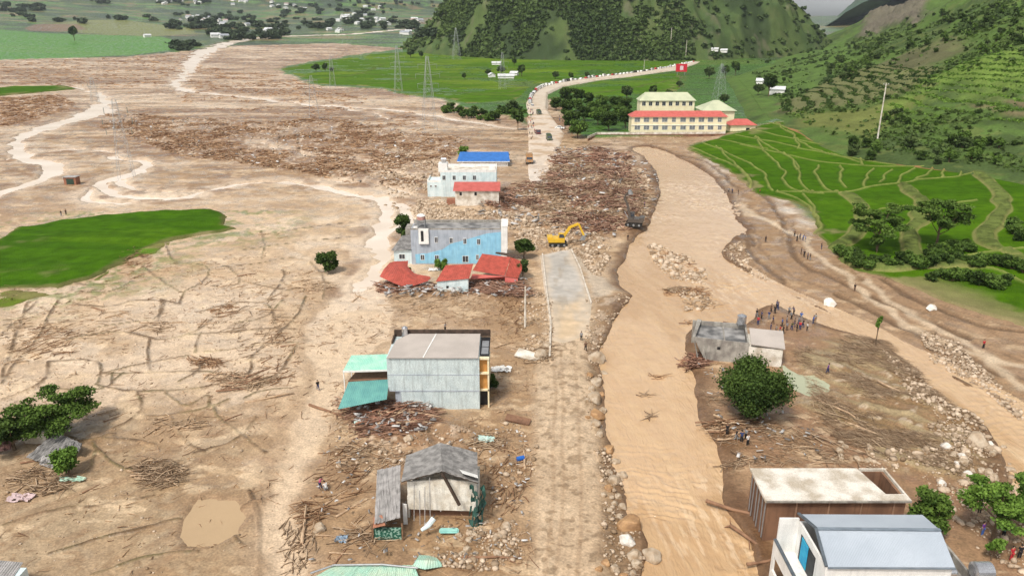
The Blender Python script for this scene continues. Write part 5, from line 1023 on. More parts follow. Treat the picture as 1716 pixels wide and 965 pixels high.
tree('small_tree', at(1556, 892), 'compact leafy green tree behind the right end of the white house', 5.8, 2.1, .8, 12, 7000, .23, F_MID, 17, .8, trunk_r=.14, lr=.42)
tree('feathery_tree', at(1662, 905), 'large open feathery tree at the right edge above the standing people', 7.2, 3.8, 3.0, 24, 7500, .22, F_LIGHT, 12, .42, trunk_r=.17, lr=.25, up=.4, spread=1.1)
tree('feathery_tree', at(1725, 880), 'partly cut-off leafy tree at the extreme right edge', 6.0, 2.4, 2.2, 10, 4000, .26, F_MID, 22, .5, trunk_r=.14, lr=.3, up=.3)
tree('small_tree', at(1660, 940), 'small leafy sapling below the large feathery tree', 3.0, 1.0, .8, 5, 900, .24, F_LIGHT, 23, .9, trunk_r=.05)
tree('feathery_tree', at(97, 728), 'wide light-green tree above the collapsed hut at the left', 6.0, 5.3, 2.3, 26, 10500, .24, F_MID, 31, .35, trunk_r=.2, lr=.26, up=.35, spread=1.1)
tree('feathery_tree', at(25, 752), 'dark-green tree at the left edge beside the fallen rust roof', 5.0, 3.7, 1.6, 18, 9000, .25, F_DARK, 32, .45, trunk_r=.2, lr=.3, up=.3)
tree('feathery_tree', at(-50, 745), 'dense tree mostly outside the left edge', 5.5, 4.0, 1.6, 14, 6000, .27, F_DARK, 33, .5, trunk_r=.2, lr=.3)
tree('bush', at(117, 795), 'bright leafy bush directly below the collapsed grey hut', 3.4, 1.9, .4, 9, 3500, .25, F_LIGHT, 34, .8, cat='bush', trunk_r=.07)
tree('bush', at(85, 726), 'green bush between the collapsed hut and the wide light-green tree', 2.4, 3.0, .2, 10, 3000, .25, F_MID, 37, .5, cat='bush', trunk_r=.07)
tree('small_tree', at(551, 455), 'lone dark rounded tree standing on the mud left of the blue house', 5.2, 2.5, .7, 12, 6500, .3, F_DARK, 35, .75, trunk_r=.15, lr=.42)
tree('small_tree', at(677, 404), 'dark tree at the left rear corner of the grey and blue house', 6.6, 2.5, 1.5, 11, 5000, .33, F_DARK, 36, .8, trunk_r=.15, lr=.4)
tree('small_tree', at(878, 432), 'dark tree at the right end of the blue house, the taller of two', 5.6, 2.7, 1.6, 9, 4000, .32, F_DARK, 41, .6, trunk_r=.14, lr=.4)
tree('small_tree', at(876, 466), 'grey-green sapling with trailing leaves right of the wide red roof', 4.6, 1.6, 1.2, 7, 2500, .3, F_GREY, 42, 1.0, trunk_r=.1, lr=.4)
tree('bush', at(739, 450), 'bright fern-like bush in front of the blue house wall', 2.7, 1.6, .2, 6, 1400, .5, F_LIGHT, 43, .9, cat='bush', trunk_r=.06, asp=.3)
tree('bush', at(683, 462), 'low green bush between the fallen roof and the blue house', 2.0, 1.0, .2, 5, 800, .35, F_MID, 44, .8, cat='bush', trunk_r=.05)
tree('bush', at(776, 262), 'yellow-green bush behind the blue-roofed hall at its left end', 4.5, 3.2, .5, 7, 1500, .6, F_LIGHT, 45, .7, cat='bush', trunk_r=.1)
tree('bush', at(822, 648), 'dark leafy plants sheltering at the right side of the pale blue house', 2.4, 1.1, .1, 6, 900, .5, F_DARK, 46, .8, cat='bush', trunk_r=.05, asp=.3)
def protos(name, cat, group, specs):
    return [tree(name, (0, -300 - 30 * i, 0), 'x', *s, cat=cat, group=group) for i, s in enumerate(specs)]
def place(pr, lst, labf, used):
    for i, (p, s, k) in enumerate(lst):
        rz = rnd.uniform(0, 6.28)
        if not used[k]: used[k] = 1; o = pr[k]; o.location = p; o.rotation_euler = (0, 0, rz); o.scale = (s,) * 3; o['label'] = labf(i)
        else: dup(pr[k], None, p, rz, s, labf(i))
pr = protos('school_tree', 'tree', 'trees around the school yard', [(9, 4.6, 1.6, 14, 3600, .62, F_DARK, 51, .7, ), (10.5, 4.2, 2.2, 12, 3200, .62, F_DARK, 52, .8), (8, 4.8, 1.8, 13, 3000, .62, F_MID, 53, .6)])
lst = []
for i, (a, b_) in enumerate([(932, 186), (948, 200), (965, 190), (978, 205), (958, 225), (995, 195), (968, 172), (948, 178), (1008, 185), (1012, 205), (985, 182), (1038, 205), (1046, 192), (1030, 190), (968, 232), (1020, 222), (1048, 218), (1002, 212)]): lst.append((at(a, b_), .95 + .25 * ((i * 37) % 10) / 10, i % 3))
place(pr, lst, lambda i: 'dense dark tree in the grove on the left of the school', [0] * 3)
pr = protos('field_tree', 'tree', 'trees in the fields', [(11, 5, 3, 12, 2200, .9, F_GREY, 61, .6), (12, 4.2, 4, 10, 1800, .9, F_DARK, 62, .8)])
L2 = [(1050, 168, 1, 'round tree in the green field above the school, left of two'), (1094, 165, .8, 'smaller tree in the green field above the school, right of two'), (931, 134, .8, 'tree beside the road queue, leftmost of three in the field'), (957, 136, .7, 'tree beside the road queue, middle of three in the field'), (984, 132, .65, 'tree beside the road queue, rightmost of three in the field'),
      (874, 130, 1.1, 'dark tree in front of the small farm house'), (840, 126, 1.0, 'dark tree left of the farm sheds'), (862, 112, 1.0, 'tree behind the farmhouse'), (818, 128, .7, 'low tree at the left end of the farm hedge'), (778, 135, .6, 'small tree on the hedge line left of the farm'), (530, 122, 1.0, 'leftmost of the dark trees at the tip of the green fields'), (545, 123, .95, 'middle of the dark trees at the tip of the green fields'), (556, 122, .6, 'rightmost small tree at the tip of the green fields'),
      (1288, 162, 1.3, 'large dark tree at the foot of the right hillside'), (1270, 160, .8, 'lower tree left of the large one at the hillside foot'), (1232, 128, 1.3, 'dark tree right of the lattice pylon by the school'), (1188, 134, 1.2, 'dark tree left of the lattice pylon by the school'), (1215, 132, 1.1, 'dark tree behind the lattice pylon by the school'), (1213, 176, .7, 'small dark tree behind the pointed green roof'), (125, 68, 2.2, 'lone dark tree clump on the far left green field'), (1138, 148, .6, 'small tree under the red billboard'), (868, 218, .9, 'bush-like tree on the bank left of the truck queue'), (858, 190, .8, 'upper bush-like tree on the bank left of the truck queue'), (1120, 178, .9, 'small tree between the two green-roofed school buildings'), (688, 98, 1.5, 'dark tree at the left foot of the karst hill'), (706, 100, 1.1, 'second dark tree at the left foot of the karst hill')]
used = [0, 0]
for i, (a, b_, s, lb) in enumerate(L2):
    p = GT(a, b_); k = i % 2
    if not used[k]: used[k] = 1; o = pr[k]; o.location = p; o.scale = (s,) * 3; o['label'] = lb
    else: dup(pr[k], None, p, rnd.uniform(0, 6), s, lb)
# hillside trees (countable ones)
pr = protos('hill_tree', 'tree', 'trees on the right hillside', [(7, 3.4, 1.2, 10, 1500, .75, F_DARK, 71, .75), (6.5, 3.8, 1.0, 10, 1400, .75, F_GREY, 72, .6), (8, 3.2, 1.8, 9, 1400, .75, F_MID, 73, .8)])
HZN = {(1385, 95): 'beside the terraced crop rows at mid slope', (1430, 60): 'above the terraced crop rows, below the rock', (1240, 85): 'near the road pass at the left of the hillside', (1350, 70): 'on the saddle under the karst hill', (1500, 60): 'above the lime-green crop slope', (1560, 10): 'on the dark upper slope at top right', (1480, 192): 'just right of the tall utility pole', (1420, 235): 'along the hill foot above the terraces', (1300, 120): 'at the left end of the crop rows'}
hr = random.Random(3); lst = []; hl = []
for x0, y0, x1, y1, n_ in [(1385, 95, 1470, 135, 26), (1430, 60, 1500, 95, 20), (1240, 85, 1345, 108, 16), (1350, 70, 1400, 90, 10), (1500, 60, 1716, 90, 22), (1560, 10, 1716, 60, 36), (1480, 192, 1525, 210, 7), (1420, 235, 1700, 278, 22), (1300, 120, 1330, 165, 6)]:
    for _ in range(n_): lst.append((GT(hr.uniform(x0, x1), hr.uniform(y0, y1)) - Vector((0, 0, .5)), hr.uniform(.35, .85), hr.randrange(3))); hl.append(HZN[(x0, y0)])
place(pr, lst, lambda i: 'shrubby wild tree ' + hl[i], [0] * 3)
# hedges and low scrub at the terrace foot
pr = protos('bush', 'bush', 'bushes along the foot of the terraces', [(2.6, 1.7, .3, 8, 1100, .36, F_DARK, 81, .7), (2.2, 1.9, .2, 8, 1000, .36, F_MID, 82, .6)]); lst = []; bl = []
for x0, y0, x1, y1, n_ in [(1555, 440, 1630, 425, 12), (1400, 425, 1440, 448, 9), (1440, 450, 1560, 452, 14), (1560, 445, 1716, 462, 16), (1690, 395, 1716, 425, 6), (1560, 470, 1700, 490, 9)]:
    for j in range(n_):
        f = j / n_; p = G(x0 + (x1 - x0) * f + hr.uniform(-6, 6), y0 + (y1 - y0) * f + hr.uniform(-5, 5)); p.z = gz1(p.x, p.y); lst.append((p, hr.uniform(.7, 1.3), hr.randrange(2))); bl.append({1555: 'in the hedge right of the forked spreading tree', 1400: 'on the rounded corner of the lowest terrace', 1440: 'in the row below the left spreading tree', 1560: 'in the hedge along the lower terrace edge', 1690: 'at the far right edge beside the red bank'}[x0] if (x0, y0) != (1560, 470) else 'in the lowest row above the bottom rice field')
place(pr, lst, lambda i: 'dark green bush ' + bl[i], [0] * 2)
pr = protos('bush', 'bush', 'bushes on the bank before the green fields', [(4.6, 3.2, .3, 9, 1000, .7, F_DARK, 83, .6), (3.8, 3.6, .3, 9, 900, .7, F_MID, 84, .55)]); lst = []
for j in range(26): f = j / 26; p = G(742 + 145 * f + hr.uniform(-5, 5), 182 + 14 * sin(f * 3) + hr.uniform(-7, 7)); lst.append((p, hr.uniform(.7, 1.2), j % 2))
place(pr, lst, lambda i: 'dark bush on the bank between the tall pylon and the truck queue', [0] * 2)
# far trees: one mesh each, a few pixels
def far_tree(seed, w_):
    P, rn = crown_pts([(r_.uniform(-w_, w_), r_.uniform(-3, 3), r_.uniform(5, 9), r_.uniform(4, 7), 4, r_.uniform(3, 5)) for r_ in [random.Random(seed * 9 + i) for i in range(7)]], 260, seed, .4)
    return leaf_mesh('distant_tree', P, 3.0, rn, F_FAR, seed, link=False)
fm_ = [far_tree(i, 3 + 2 * i) for i in range(4)]; fr_ = random.Random(77); nfar = 0
for x0, y0, x1, y1, n_ in [(0, 8, 75, 22, 26), (150, 0, 180, 8, 8), (255, 0, 350, 12, 16), (285, 22, 430, 50, 52), (350, 52, 490, 68, 34), (430, 38, 700, 50, 44), (450, 8, 660, 36, 50), (560, 0, 760, 12, 22), (690, 52, 735, 66, 9), (0, 26, 280, 40, 14), (275, 78, 330, 86, 6)]:
    for _ in range(n_):
        p = GT(fr_.uniform(x0, x1), fr_.uniform(y0, y1)); o = bpy.data.objects.new('distant_tree', fm_[fr_.randrange(4)]); COL.objects.link(o); s = fr_.uniform(.8, 1.7); o.location = p - Vector((0, 0, 2)); o.scale = (s * 1.2, s, s * .8); o.rotation_euler = (0, 0, fr_.uniform(0, 6)); nfar += 1
        tag(o, 'dark distant tree ' + {(0, 8): 'in the belt at the top left corner', (150, 0): 'at the top edge left of the village', (255, 0): 'around the upper left village houses', (285, 22): 'among the left half of the village', (350, 52): 'in the dense belt below the village', (430, 38): 'among the right half of the village', (450, 8): 'between the upper village rows', (560, 0): 'on the top edge beside the karst hill', (690, 52): 'beside the lone house left of the karst hill', (0, 26): 'scattered on the far left fields', (275, 78): 'at the head of the wide stream'}[(x0, y0)], 'tree', 'trees of the distant village')
# scrub on the hills: uncountable, so stuff
def scrub(name, X, Y, Z, H, n, Rr, k, qs, fm, seed, dens=None, hmin=1):
    r = np.random.RandomState(seed); ok = np.where((H.ravel() > hmin) & (True if dens is None else r.rand(H.size) < dens.ravel()))[0]
    # even spread over area: weight by cell size ~ distance squared
    wgt = np.hypot(X.ravel()[ok], Y.ravel()[ok]) ** (2 if X.shape[0] > 0 and X[0, 0] != X[1, 0] else 0); wgt = wgt ** .55
    i = r.choice(ok, n, p=wgt / wgt.sum()); c = np.stack([X.ravel()[i], Y.ravel()[i], Z.ravel()[i]], 1) + r.normal(size=(n, 3)) * [1, 1, .1]
    D = np.hypot(c[:, 0], c[:, 1]); R = (Rr[0] + (Rr[1] - Rr[0]) * r.rand(n) ** 2.2 * 1.5) * (D / D.mean()) ** .6; d = r.normal(size=(n, k, 3)); d /= np.linalg.norm(d, axis=2)[..., None]; d[..., 2] = np.abs(d[..., 2]) * .8
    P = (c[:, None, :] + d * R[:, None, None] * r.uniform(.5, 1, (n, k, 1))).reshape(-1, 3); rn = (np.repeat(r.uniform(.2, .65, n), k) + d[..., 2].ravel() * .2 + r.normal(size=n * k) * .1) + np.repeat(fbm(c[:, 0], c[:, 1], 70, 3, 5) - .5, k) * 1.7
    o = leaf_mesh(name, P, np.repeat(R, k) * qs, rn, fm, seed); o['kind'] = 'stuff'; return o
dn = sst(.46, .54, fbm(HX, HY, 40, 4, 2)) * .9 + .08
for k in ('rows', 'lime', 'olive'): dn = dn * (1 - .9 * sst(-6, 6, sdf(HX, HY, ZR[k])))
dn = dn * (1 - .6 * sst(-6, 6, sdf(HX, HY, ZR['left'])))
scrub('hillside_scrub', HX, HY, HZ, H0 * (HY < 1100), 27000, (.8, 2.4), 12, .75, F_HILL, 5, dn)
scrub('hillside_scrub', HX, HY, HZ, H0 * (HY < 700) * (HX > 110), 9000, (.5, 1.3), 12, .8, F_MID, 6, dn)
scrub('crop_rows', HX, HY, HZ, H0, 8000, (.45, .7), 9, 1.1, F_DARK, 15, ROWD)
scrub('crop_rows', HX, HY, HZ, H0, 9000, (.4, .7), 9, 1.1, F_LIGHT, 16, LIMED)
Xk, Yk = np.meshgrid(np.arange(-330, 700, 3.6), np.arange(1080, 1800, 3.6)); dk = sst(.47, .54, fbm(Xk, Yk, 75, 5, 7)) + .05
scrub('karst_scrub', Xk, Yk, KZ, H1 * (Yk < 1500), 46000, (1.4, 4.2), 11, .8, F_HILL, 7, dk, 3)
# ------------------------------------------------------------------ driftwood, rocks and rubble
def wm_(name, c, c2): return mat(name, c, c2, rough=.85, attr='rnd', fine=.1)
W_RED = wm_('wet_red_brown_wood', (.12, .055, .035), (.50, .31, .22)); W_TAN = wm_('bleached_driftwood', (.20, .13, .08), (.58, .44, .30)); W_BR = wm_('brown_driftwood', (.17, .085, .045), (.52, .34, .20))
R_ST = wm_('rubble_stone', (.22, .15, .09), (.60, .48, .36))
def inside_pts(P, n, seed):
    r = np.random.RandomState(seed); P = [(p[0], p[1]) for p in P]; xs = [p[0] for p in P]; ys = [p[1] for p in P]; out = []
    x = r.uniform(min(xs), max(xs), n * 6); y = r.uniform(min(ys), max(ys), n * 6); k = sdf(x, y, P) > 0; return x[k][:n], y[k][:n]
def sticks(name, x, y, z, ang, L, R, mt, seed, pitch=.12, n=3):
    r = np.random.RandomState(seed); N = len(x); p = r.normal(size=N) * pitch
    d = np.stack([np.cos(ang) * np.cos(p), np.sin(ang) * np.cos(p), np.sin(p)], 1); u = np.stack([-np.sin(ang), np.cos(ang), ang * 0], 1); w = np.cross(d, u)
    c = np.stack([x, y, z], 1); V = []
    bend = r.normal(size=(N, 3)) * L[:, None] * .05
    for f, rr in ((-.5, 1.), (0, .9), (.5, .45)):
        for k in range(n):
            a = 2 * pi * k / n; V.append(c + d * L[:, None] * f + (bend if f == 0 else 0) + (u * cos(a) + w * sin(a)) * R[:, None] * rr)
    V = np.stack(V, 1).reshape(-1, 3); base = (np.arange(N) * 3 * n)[:, None]; fs = []
    for s_ in range(2):
        for k in range(n): fs.append(base + np.array([[s_ * n + k, s_ * n + (k + 1) % n, (s_ + 1) * n + (k + 1) % n, (s_ + 1) * n + k]]))
    F_ = np.stack(fs, 1).reshape(-1, 4); o = mesh_np(name, V, F_, mt); a = o.data.attributes.new('rnd', 'FLOAT', 'FACE')
    a.data.foreach_set('value', np.repeat(np.clip(r.rand(N) ** 1.3, 0, 1), 2 * n).astype(np.float32)); o['kind'] = 'stuff'; return o
def field(name, P, n, Lr, Rr, ang, spread, mt, seed, heap=.3, clump=.5, csc=9):
    x, y = inside_pts(P, int(n * 2.2), seed); c = fbm(x, y, csc, 3, seed % 5); r = np.random.RandomState(seed); k = (c + r.rand(len(x)) * (1 - clump) * .5) > .5; x = x[k][:n]; y = y[k][:n]; c = c[k][:n]; N = len(x)
    z = np.maximum(gz(x, y), -.8) + np.maximum(c - .42, 0) * heap * 7 * r.rand(N) + .05
    return sticks(name, x, y, z, ang + r.normal(size=N) * spread, r.uniform(*Lr, N) * (.5 + r.rand(N)), r.uniform(*Rr, N), mt, seed)
def blob(px_, py_, rx, ry, n=16, a0=0):
    return [tuple(G(px_ + rx * cos(2 * pi * i / n), py_ + ry * sin(2 * pi * i / n)))[:2] for i in range(n)]
field('driftwood_field', DEB[0], 5600, (1.0, 4), (.10, .24), .5, 1.4, W_BR, 1, .35, 1, 12)
field('driftwood_field', DEB[1], 900, (2, 6), (.12, .3), .3, .6, W_BR, 2, .3)
field('driftwood_field', PG([(0, 110), (330, 100), (300, 140), (200, 150), (0, 140)]), 700, (3, 9), (.2, .5), .1, .4, W_BR, 3, .2)
field('driftwood_field', PG([(330, 110), (480, 130), (700, 190), (760, 235), (560, 200), (300, 180)]), 1100, (2, 6), (.15, .35), -.2, .5, W_BR, 33, .2, .8, 30)
field('timber_heap', PG([(930, 252), (1010, 250), (1062, 266), (1060, 285), (990, 290), (925, 285)]), 900, (1, 4.5), (.08, .22), .3, 1.4, W_RED, 4, .9, .9, 6)
field('timber_heap', PG([(925, 288), (1050, 290), (1080, 310), (1072, 350), (1075, 385), (1000, 395), (900, 372), (830, 350), (800, 345), (850, 320), (910, 300)]), 2500, (.8, 4.2), (.06, .2), .5, 1.5, W_RED, 5, 1.0, 1, 7)
field('driftwood_field', PG([(945, 255), (1060, 290), (1100, 340), (1070, 385), (930, 380), (880, 345)]), 1500, (1.5, 6), (.07, .17), .7, .9, W_TAN, 6, .8, .5, 6)
field('timber_heap', PG([(632, 470), (715, 480), (733, 472), (733, 492), (640, 490)]), 420, (1, 3.5), (.05, .12), .15, .5, W_RED, 7, .4, 0)
field('timber_heap', PG([(785, 468), (880, 470), (890, 490), (870, 502), (790, 494)]), 600, (1, 4), (.05, .13), -.2, .5, W_RED, 8, .5, 0)
field('timber_heap', PG([(580, 668), (690, 680), (735, 698), (730, 712), (665, 735), (615, 738), (590, 705)]), 720, (1.5, 4.5), (.035, .09), .2, .45, W_RED, 9, .5, 0, 4)
field('timber_heap', blob(1166, 603, 26, 13), 120, (1, 3.2), (.05, .12), .1, .6, W_RED, 10, .8, 0)
field('timber_heap', blob(1240, 716, 50, 12), 90, (1, 4), (.04, .1), .1, .4, W_BR, 11, .4, 0)
for i, (a, b_, rx, ry, n, ang) in enumerate([(345, 608, 32, 9, 90, -.35), (410, 640, 42, 16, 190, .4), (270, 795, 42, 22, 230, .35), (380, 520, 26, 8, 60, .2), (522, 480, 40, 9, 110, .15), (268, 548, 22, 10, 50, .5), (85, 575, 46, 30, 100, .8), (75, 805, 55, 26, 110, .3), (500, 905, 30, 50, 80, 1.4), (520, 860, 30, 18, 60, .3), (30, 560, 30, 30, 60, .8), (420, 545, 60, 60, 120, .9), (470, 600, 30, 50, 90, 1.0), (130, 540, 100, 40, 90, .2), (300, 710, 50, 12, 50, .3), (230, 440, 22, 30, 110, .9), (620, 770, 60, 30, 90, .5), (820, 740, 30, 15, 90, .3), (850, 800, 40, 60, 90, 1.2), (900, 590, 30, 20, 90, .4), (720, 510, 80, 20, 120, .2), (860, 520, 25, 40, 110, 1.3), (950, 400, 60, 12, 120, .3), (620, 900, 50, 20, 70, .2), (570, 800, 40, 60, 70, .6), (1140, 480, 22, 6, 60, .1), (1180, 505, 28, 8, 70, .2), (1110, 625, 14, 5, 14, .1), (1085, 655, 10, 4, 10, .2), (1088, 690, 8, 4, 10, .4), (1160, 535, 10, 3, 10, .1), (1400, 740, 100, 60, 160, -.8), (1250, 775, 40, 10, 50, .2)]):
    field('driftwood_tangle', blob(a, b_, rx, ry), n, (.8, 3.2), (.03, .1), ang, .6, W_TAN if i % 3 else W_BR, 20 + i, .25, 0)
field('flattened_stalks', ISLG, 5200, (.6, 2.4), (.015, .035), -.82, .4, W_TAN, 60, .2, .9, 4)
field('flattened_stalks', PG([(1180, 640), (1300, 700), (1420, 740), (1420, 780), (1230, 780), (1205, 740), (1175, 690)]), 600, (.6, 2.5), (.02, .05), -.3, .7, W_TAN, 61, .1, .7, 5)
field('flattened_stalks', PG([(0, 480), (430, 420), (620, 480), (520, 700), (480, 800), (430, 965), (0, 965)]), 1300, (.3, 1.6), (.02, .06), .5, 1.2, W_BR, 62, .1, 1., 4)
field('flattened_stalks', PG([(560, 560), (640, 500), (900, 500), (900, 965), (520, 965)]), 1500, (.3, 1.6), (.02, .05), .5, 1.3, W_BR, 63, .1, .9, 4)
# rubble: small stones
def stones(name, P, n, Rr, mt, seed, clump=.5, csc=6, heap=.1):
    x, y = inside_pts(P, int(n * 2.2), seed); c = fbm(x, y, csc, 3, seed % 5); r = np.random.RandomState(seed); k = (c + r.rand(len(x)) * (1 - clump) * .5) > .5; x = x[k][:n]; y = y[k][:n]; c = c[k][:n]; N = len(x)
    R = r.uniform(*Rr, N) * (.5 + r.rand(N) ** 3 * 1.6); z = np.maximum(gz(x, y), -.85) + R * .25 + np.maximum(c - .45, 0) * heap * 6 * r.rand(N)
    bm = bmesh.new(); bmesh.ops.create_icosphere(bm, subdivisions=1, radius=1); bv = np.array([v.co for v in bm.verts]); bf = np.array([[v.index for v in f.verts] for f in bm.faces]); bm.free()
    a = r.uniform(0, 6.28, N); ca, sa = np.cos(a), np.sin(a); sc_ = r.uniform(.6, 1.3, (N, 3)); sc_[:, 2] *= .7
    V = bv[None] * sc_[:, None] * (1 + r.normal(size=(N, len(bv), 1)) * .12) * R[:, None, None]; V = np.stack([V[..., 0] * ca[:, None] - V[..., 1] * sa[:, None], V[..., 0] * sa[:, None] + V[..., 1] * ca[:, None], V[..., 2]], -1) + np.stack([x, y, z], 1)[:, None]
    F_ = (bf[None] + (np.arange(N) * len(bv))[:, None, None]).reshape(-1, 3); o = mesh_np(name, V.reshape(-1, 3), F_, mt); at_ = o.data.attributes.new('rnd', 'FLOAT', 'FACE'); at_.data.foreach_set('value', np.repeat(r.rand(N), len(bf)).astype(np.float32)); o['kind'] = 'stuff'; return o
stones('rubble', PG([(700, 335), (800, 345), (900, 372), (1000, 395), (1030, 420), (1000, 470), (960, 420), (905, 425), (870, 415), (850, 375), (690, 365)]), 3600, (.1, .42), R_ST, 1, .6)
stones('rubble', PG([(925, 255), (1060, 275), (1095, 310), (1080, 380), (900, 385), (830, 350), (880, 310)]), 3200, (.12, .42), R_ST, 21, .7, 7, .2)
stones('rubble', DEB[0], 2600, (.15, .4), R_ST, 22, .8, 12)
stones('rubble', PG([(640, 250), (760, 262), (740, 300), (700, 330), (690, 360), (640, 340)]), 1500, (.15, .5), R_ST, 2, .7)
stones('rubble', PG([(1085, 405), (1130, 412), (1160, 430), (1188, 455), (1180, 472), (1130, 465), (1100, 440)]), 900, (.14, .42), R_ST, 3, .6, 5)
stones('rubble', PG([(1115, 478), (1170, 472), (1195, 500), (1185, 512), (1150, 515), (1140, 490)]), 260, (.12, .34), R_ST, 31, .7, 4)
field('driftwood_tangle', PG([(1095, 410), (1150, 425), (1185, 458), (1130, 462)]), 160, (.8, 3), (.04, .12), .1, .9, W_BR, 91, .3, .5)
field('driftwood_tangle', PG([(1115, 478), (1175, 474), (1190, 490), (1120, 490)]), 120, (.8, 3), (.05, .14), .1, .6, W_BR, 92, .3, 0)
stones('rubble', PG([(1205, 425), (1240, 400), (1265, 440), (1300, 470), (1250, 455)]), 300, (.1, .35), R_ST, 32, .5, 5)
stones('rubble', PG([(1540, 545), (1600, 560), (1680, 640), (1716, 680), (1716, 700), (1640, 640), (1560, 600)]), 1700, (.07, .26), R_ST, 4, .8)
stones('rubble', PG([(1480, 590), (1560, 640), (1640, 700), (1685, 770), (1600, 780), (1540, 700)]), 1400, (.06, .26), R_ST, 5, .8)
stones('rubble', PG([(980, 500), (1040, 490), (1055, 495), (1010, 560), (1005, 640), (1012, 720), (1045, 800), (1040, 850), (1085, 900), (1080, 965), (1010, 965), (1010, 850), (1005, 790), (985, 700), (982, 600)]), 1100, (.05, .2), R_ST, 6, .8, 3)
stones('rubble', PG([(740, 880), (860, 870), (880, 930), (820, 960), (720, 950)]), 700, (.05, .22), R_ST, 7, .7, 3)
stones('rubble', PG([(880, 480), (925, 500), (930, 560), (925, 610), (880, 600), (870, 520)]), 600, (.06, .25), R_ST, 8, .7, 4)
stones('rubble', PG([(560, 700), (720, 730), (900, 690), (900, 800), (820, 860), (560, 780)]), 700, (.07, .25), R_ST, 9, .6, 4)
stones('rubble', PG([(1400, 770), (1600, 740), (1716, 800), (1716, 965), (1600, 900), (1540, 800)]), 900, (.08, .3), R_ST, 10, .4, 4)
stones('pebbles', PG([(0, 480), (430, 440), (620, 480), (520, 965), (0, 965)]), 2400, (.04, .12), R_ST, 11, .8, 5, 0)
stones('rubble', PG([(1370, 60), (1100, 248), (1110, 290), (1095, 350), (1060, 400), (1080, 330)]), 300, (.2, .5), R_ST, 12, .3)
# torn sheet metal, boards and plastic caught in the heaps
def scraps(P, n, size, seed):
    x, y = inside_pts(P, n, seed); r = np.random.RandomState(seed); N = len(x); o = leaf_mesh('scrap_sheets', np.stack([x, y, gz(x, y) + .25 + r.rand(N) * .7], 1), size, r.rand(N), mat('scrap_sheet_mix', (.10, .09, .085), (.62, .60, .58), rough=.6, attr='rnd'), seed, .0, .45); o['kind'] = 'stuff'; m_ = o.modifiers.new('s', 'SOLIDIFY'); m_.thickness = .04
    a_ = np.array([v.co for v in o.data.vertices]); c_ = a_.reshape(-1, 4, 3).mean(1)[:, None]; b_ = a_.reshape(-1, 4, 3) - c_; b_[..., 2] *= .35; o.data.vertices.foreach_set('co', (b_ + c_).astype(np.float32).ravel()); o.data.update()
scraps(DEB[2], 420, 1.8, 1); scraps(PG([(632, 468), (720, 480), (880, 470), (900, 500), (640, 500)]), 160, 1.2, 2); scraps(PG([(580, 668), (735, 690), (720, 735), (610, 735)]), 90, 1.0, 3); scraps(PG([(540, 740), (880, 720), (900, 960), (520, 960)]), 200, .5, 4); scraps(PG([(1160, 590), (1320, 700), (1420, 770), (1230, 780)]), 70, .7, 5); scraps(DEB[0], 260, 1.8, 6)
# boulders, each its own object
stone = mat('muddy_boulder', (.44, .36, .27), (.30, .21, .13), rough=.8, sc=.9, bump=.05, bsc=3); stone_b = mat('brown_wet_boulder', (.42, .25, .12), (.28, .16, .08), rough=.55, sc=1.2, bump=.04, bsc=3); stone_p = mat('pale_boulder', (.72, .68, .62), (.55, .5, .44), rough=.8, sc=1.2, bump=.04)
def rock_mesh(seed, m_):
    bm = bmesh.new(); bmesh.ops.create_icosphere(bm, subdivisions=4, radius=1); r = random.Random(seed); pl = [(Vector((r.gauss(0, 1), r.gauss(0, 1), r.gauss(0, 1))).normalized(), r.uniform(.62, .88)) for _ in range(15)]
    from mathutils import noise as mn
    for v in bm.verts:
        for n_, d_ in pl:
            e = v.co.dot(n_) - d_
            if e > 0: v.co -= n_ * e * .9
        v.co *= 1 + .10 * mn.noise(v.co * 1.7 + Vector((seed, 0, 0))) + .04 * mn.noise(v.co * 5)
    me = bpy.data.meshes.new('boulder'); bm.to_mesh(me); bm.free(); me.materials.append(m_)
    for p in me.polygons: p.use_smooth = True
    return me
RKS = [rock_mesh(i, stone) for i in range(4)] + [rock_mesh(9, stone_b), rock_mesh(12, stone_p), rock_mesh(14, stone)]
def boulder(px_, py_, r_px, k, label, group, sc=(1, 1, .8)):
    p = G(px_, py_); rr = r_px / 1250 * math.hypot(p.y, 50) * 1.0; o = bpy.data.objects.new('boulder', RKS[k]); COL.objects.link(o); p.z = max(gz1(p.x, p.y), -.9) + rr * .12; o.location = p; o.rotation_euler = (0, 0, rnd.uniform(0, 6)); o.scale = (rr * sc[0], rr * sc[1], rr * sc[2]); tag(o, label, 'boulder', group)
BG = 'boulders along the washed-out road edge'
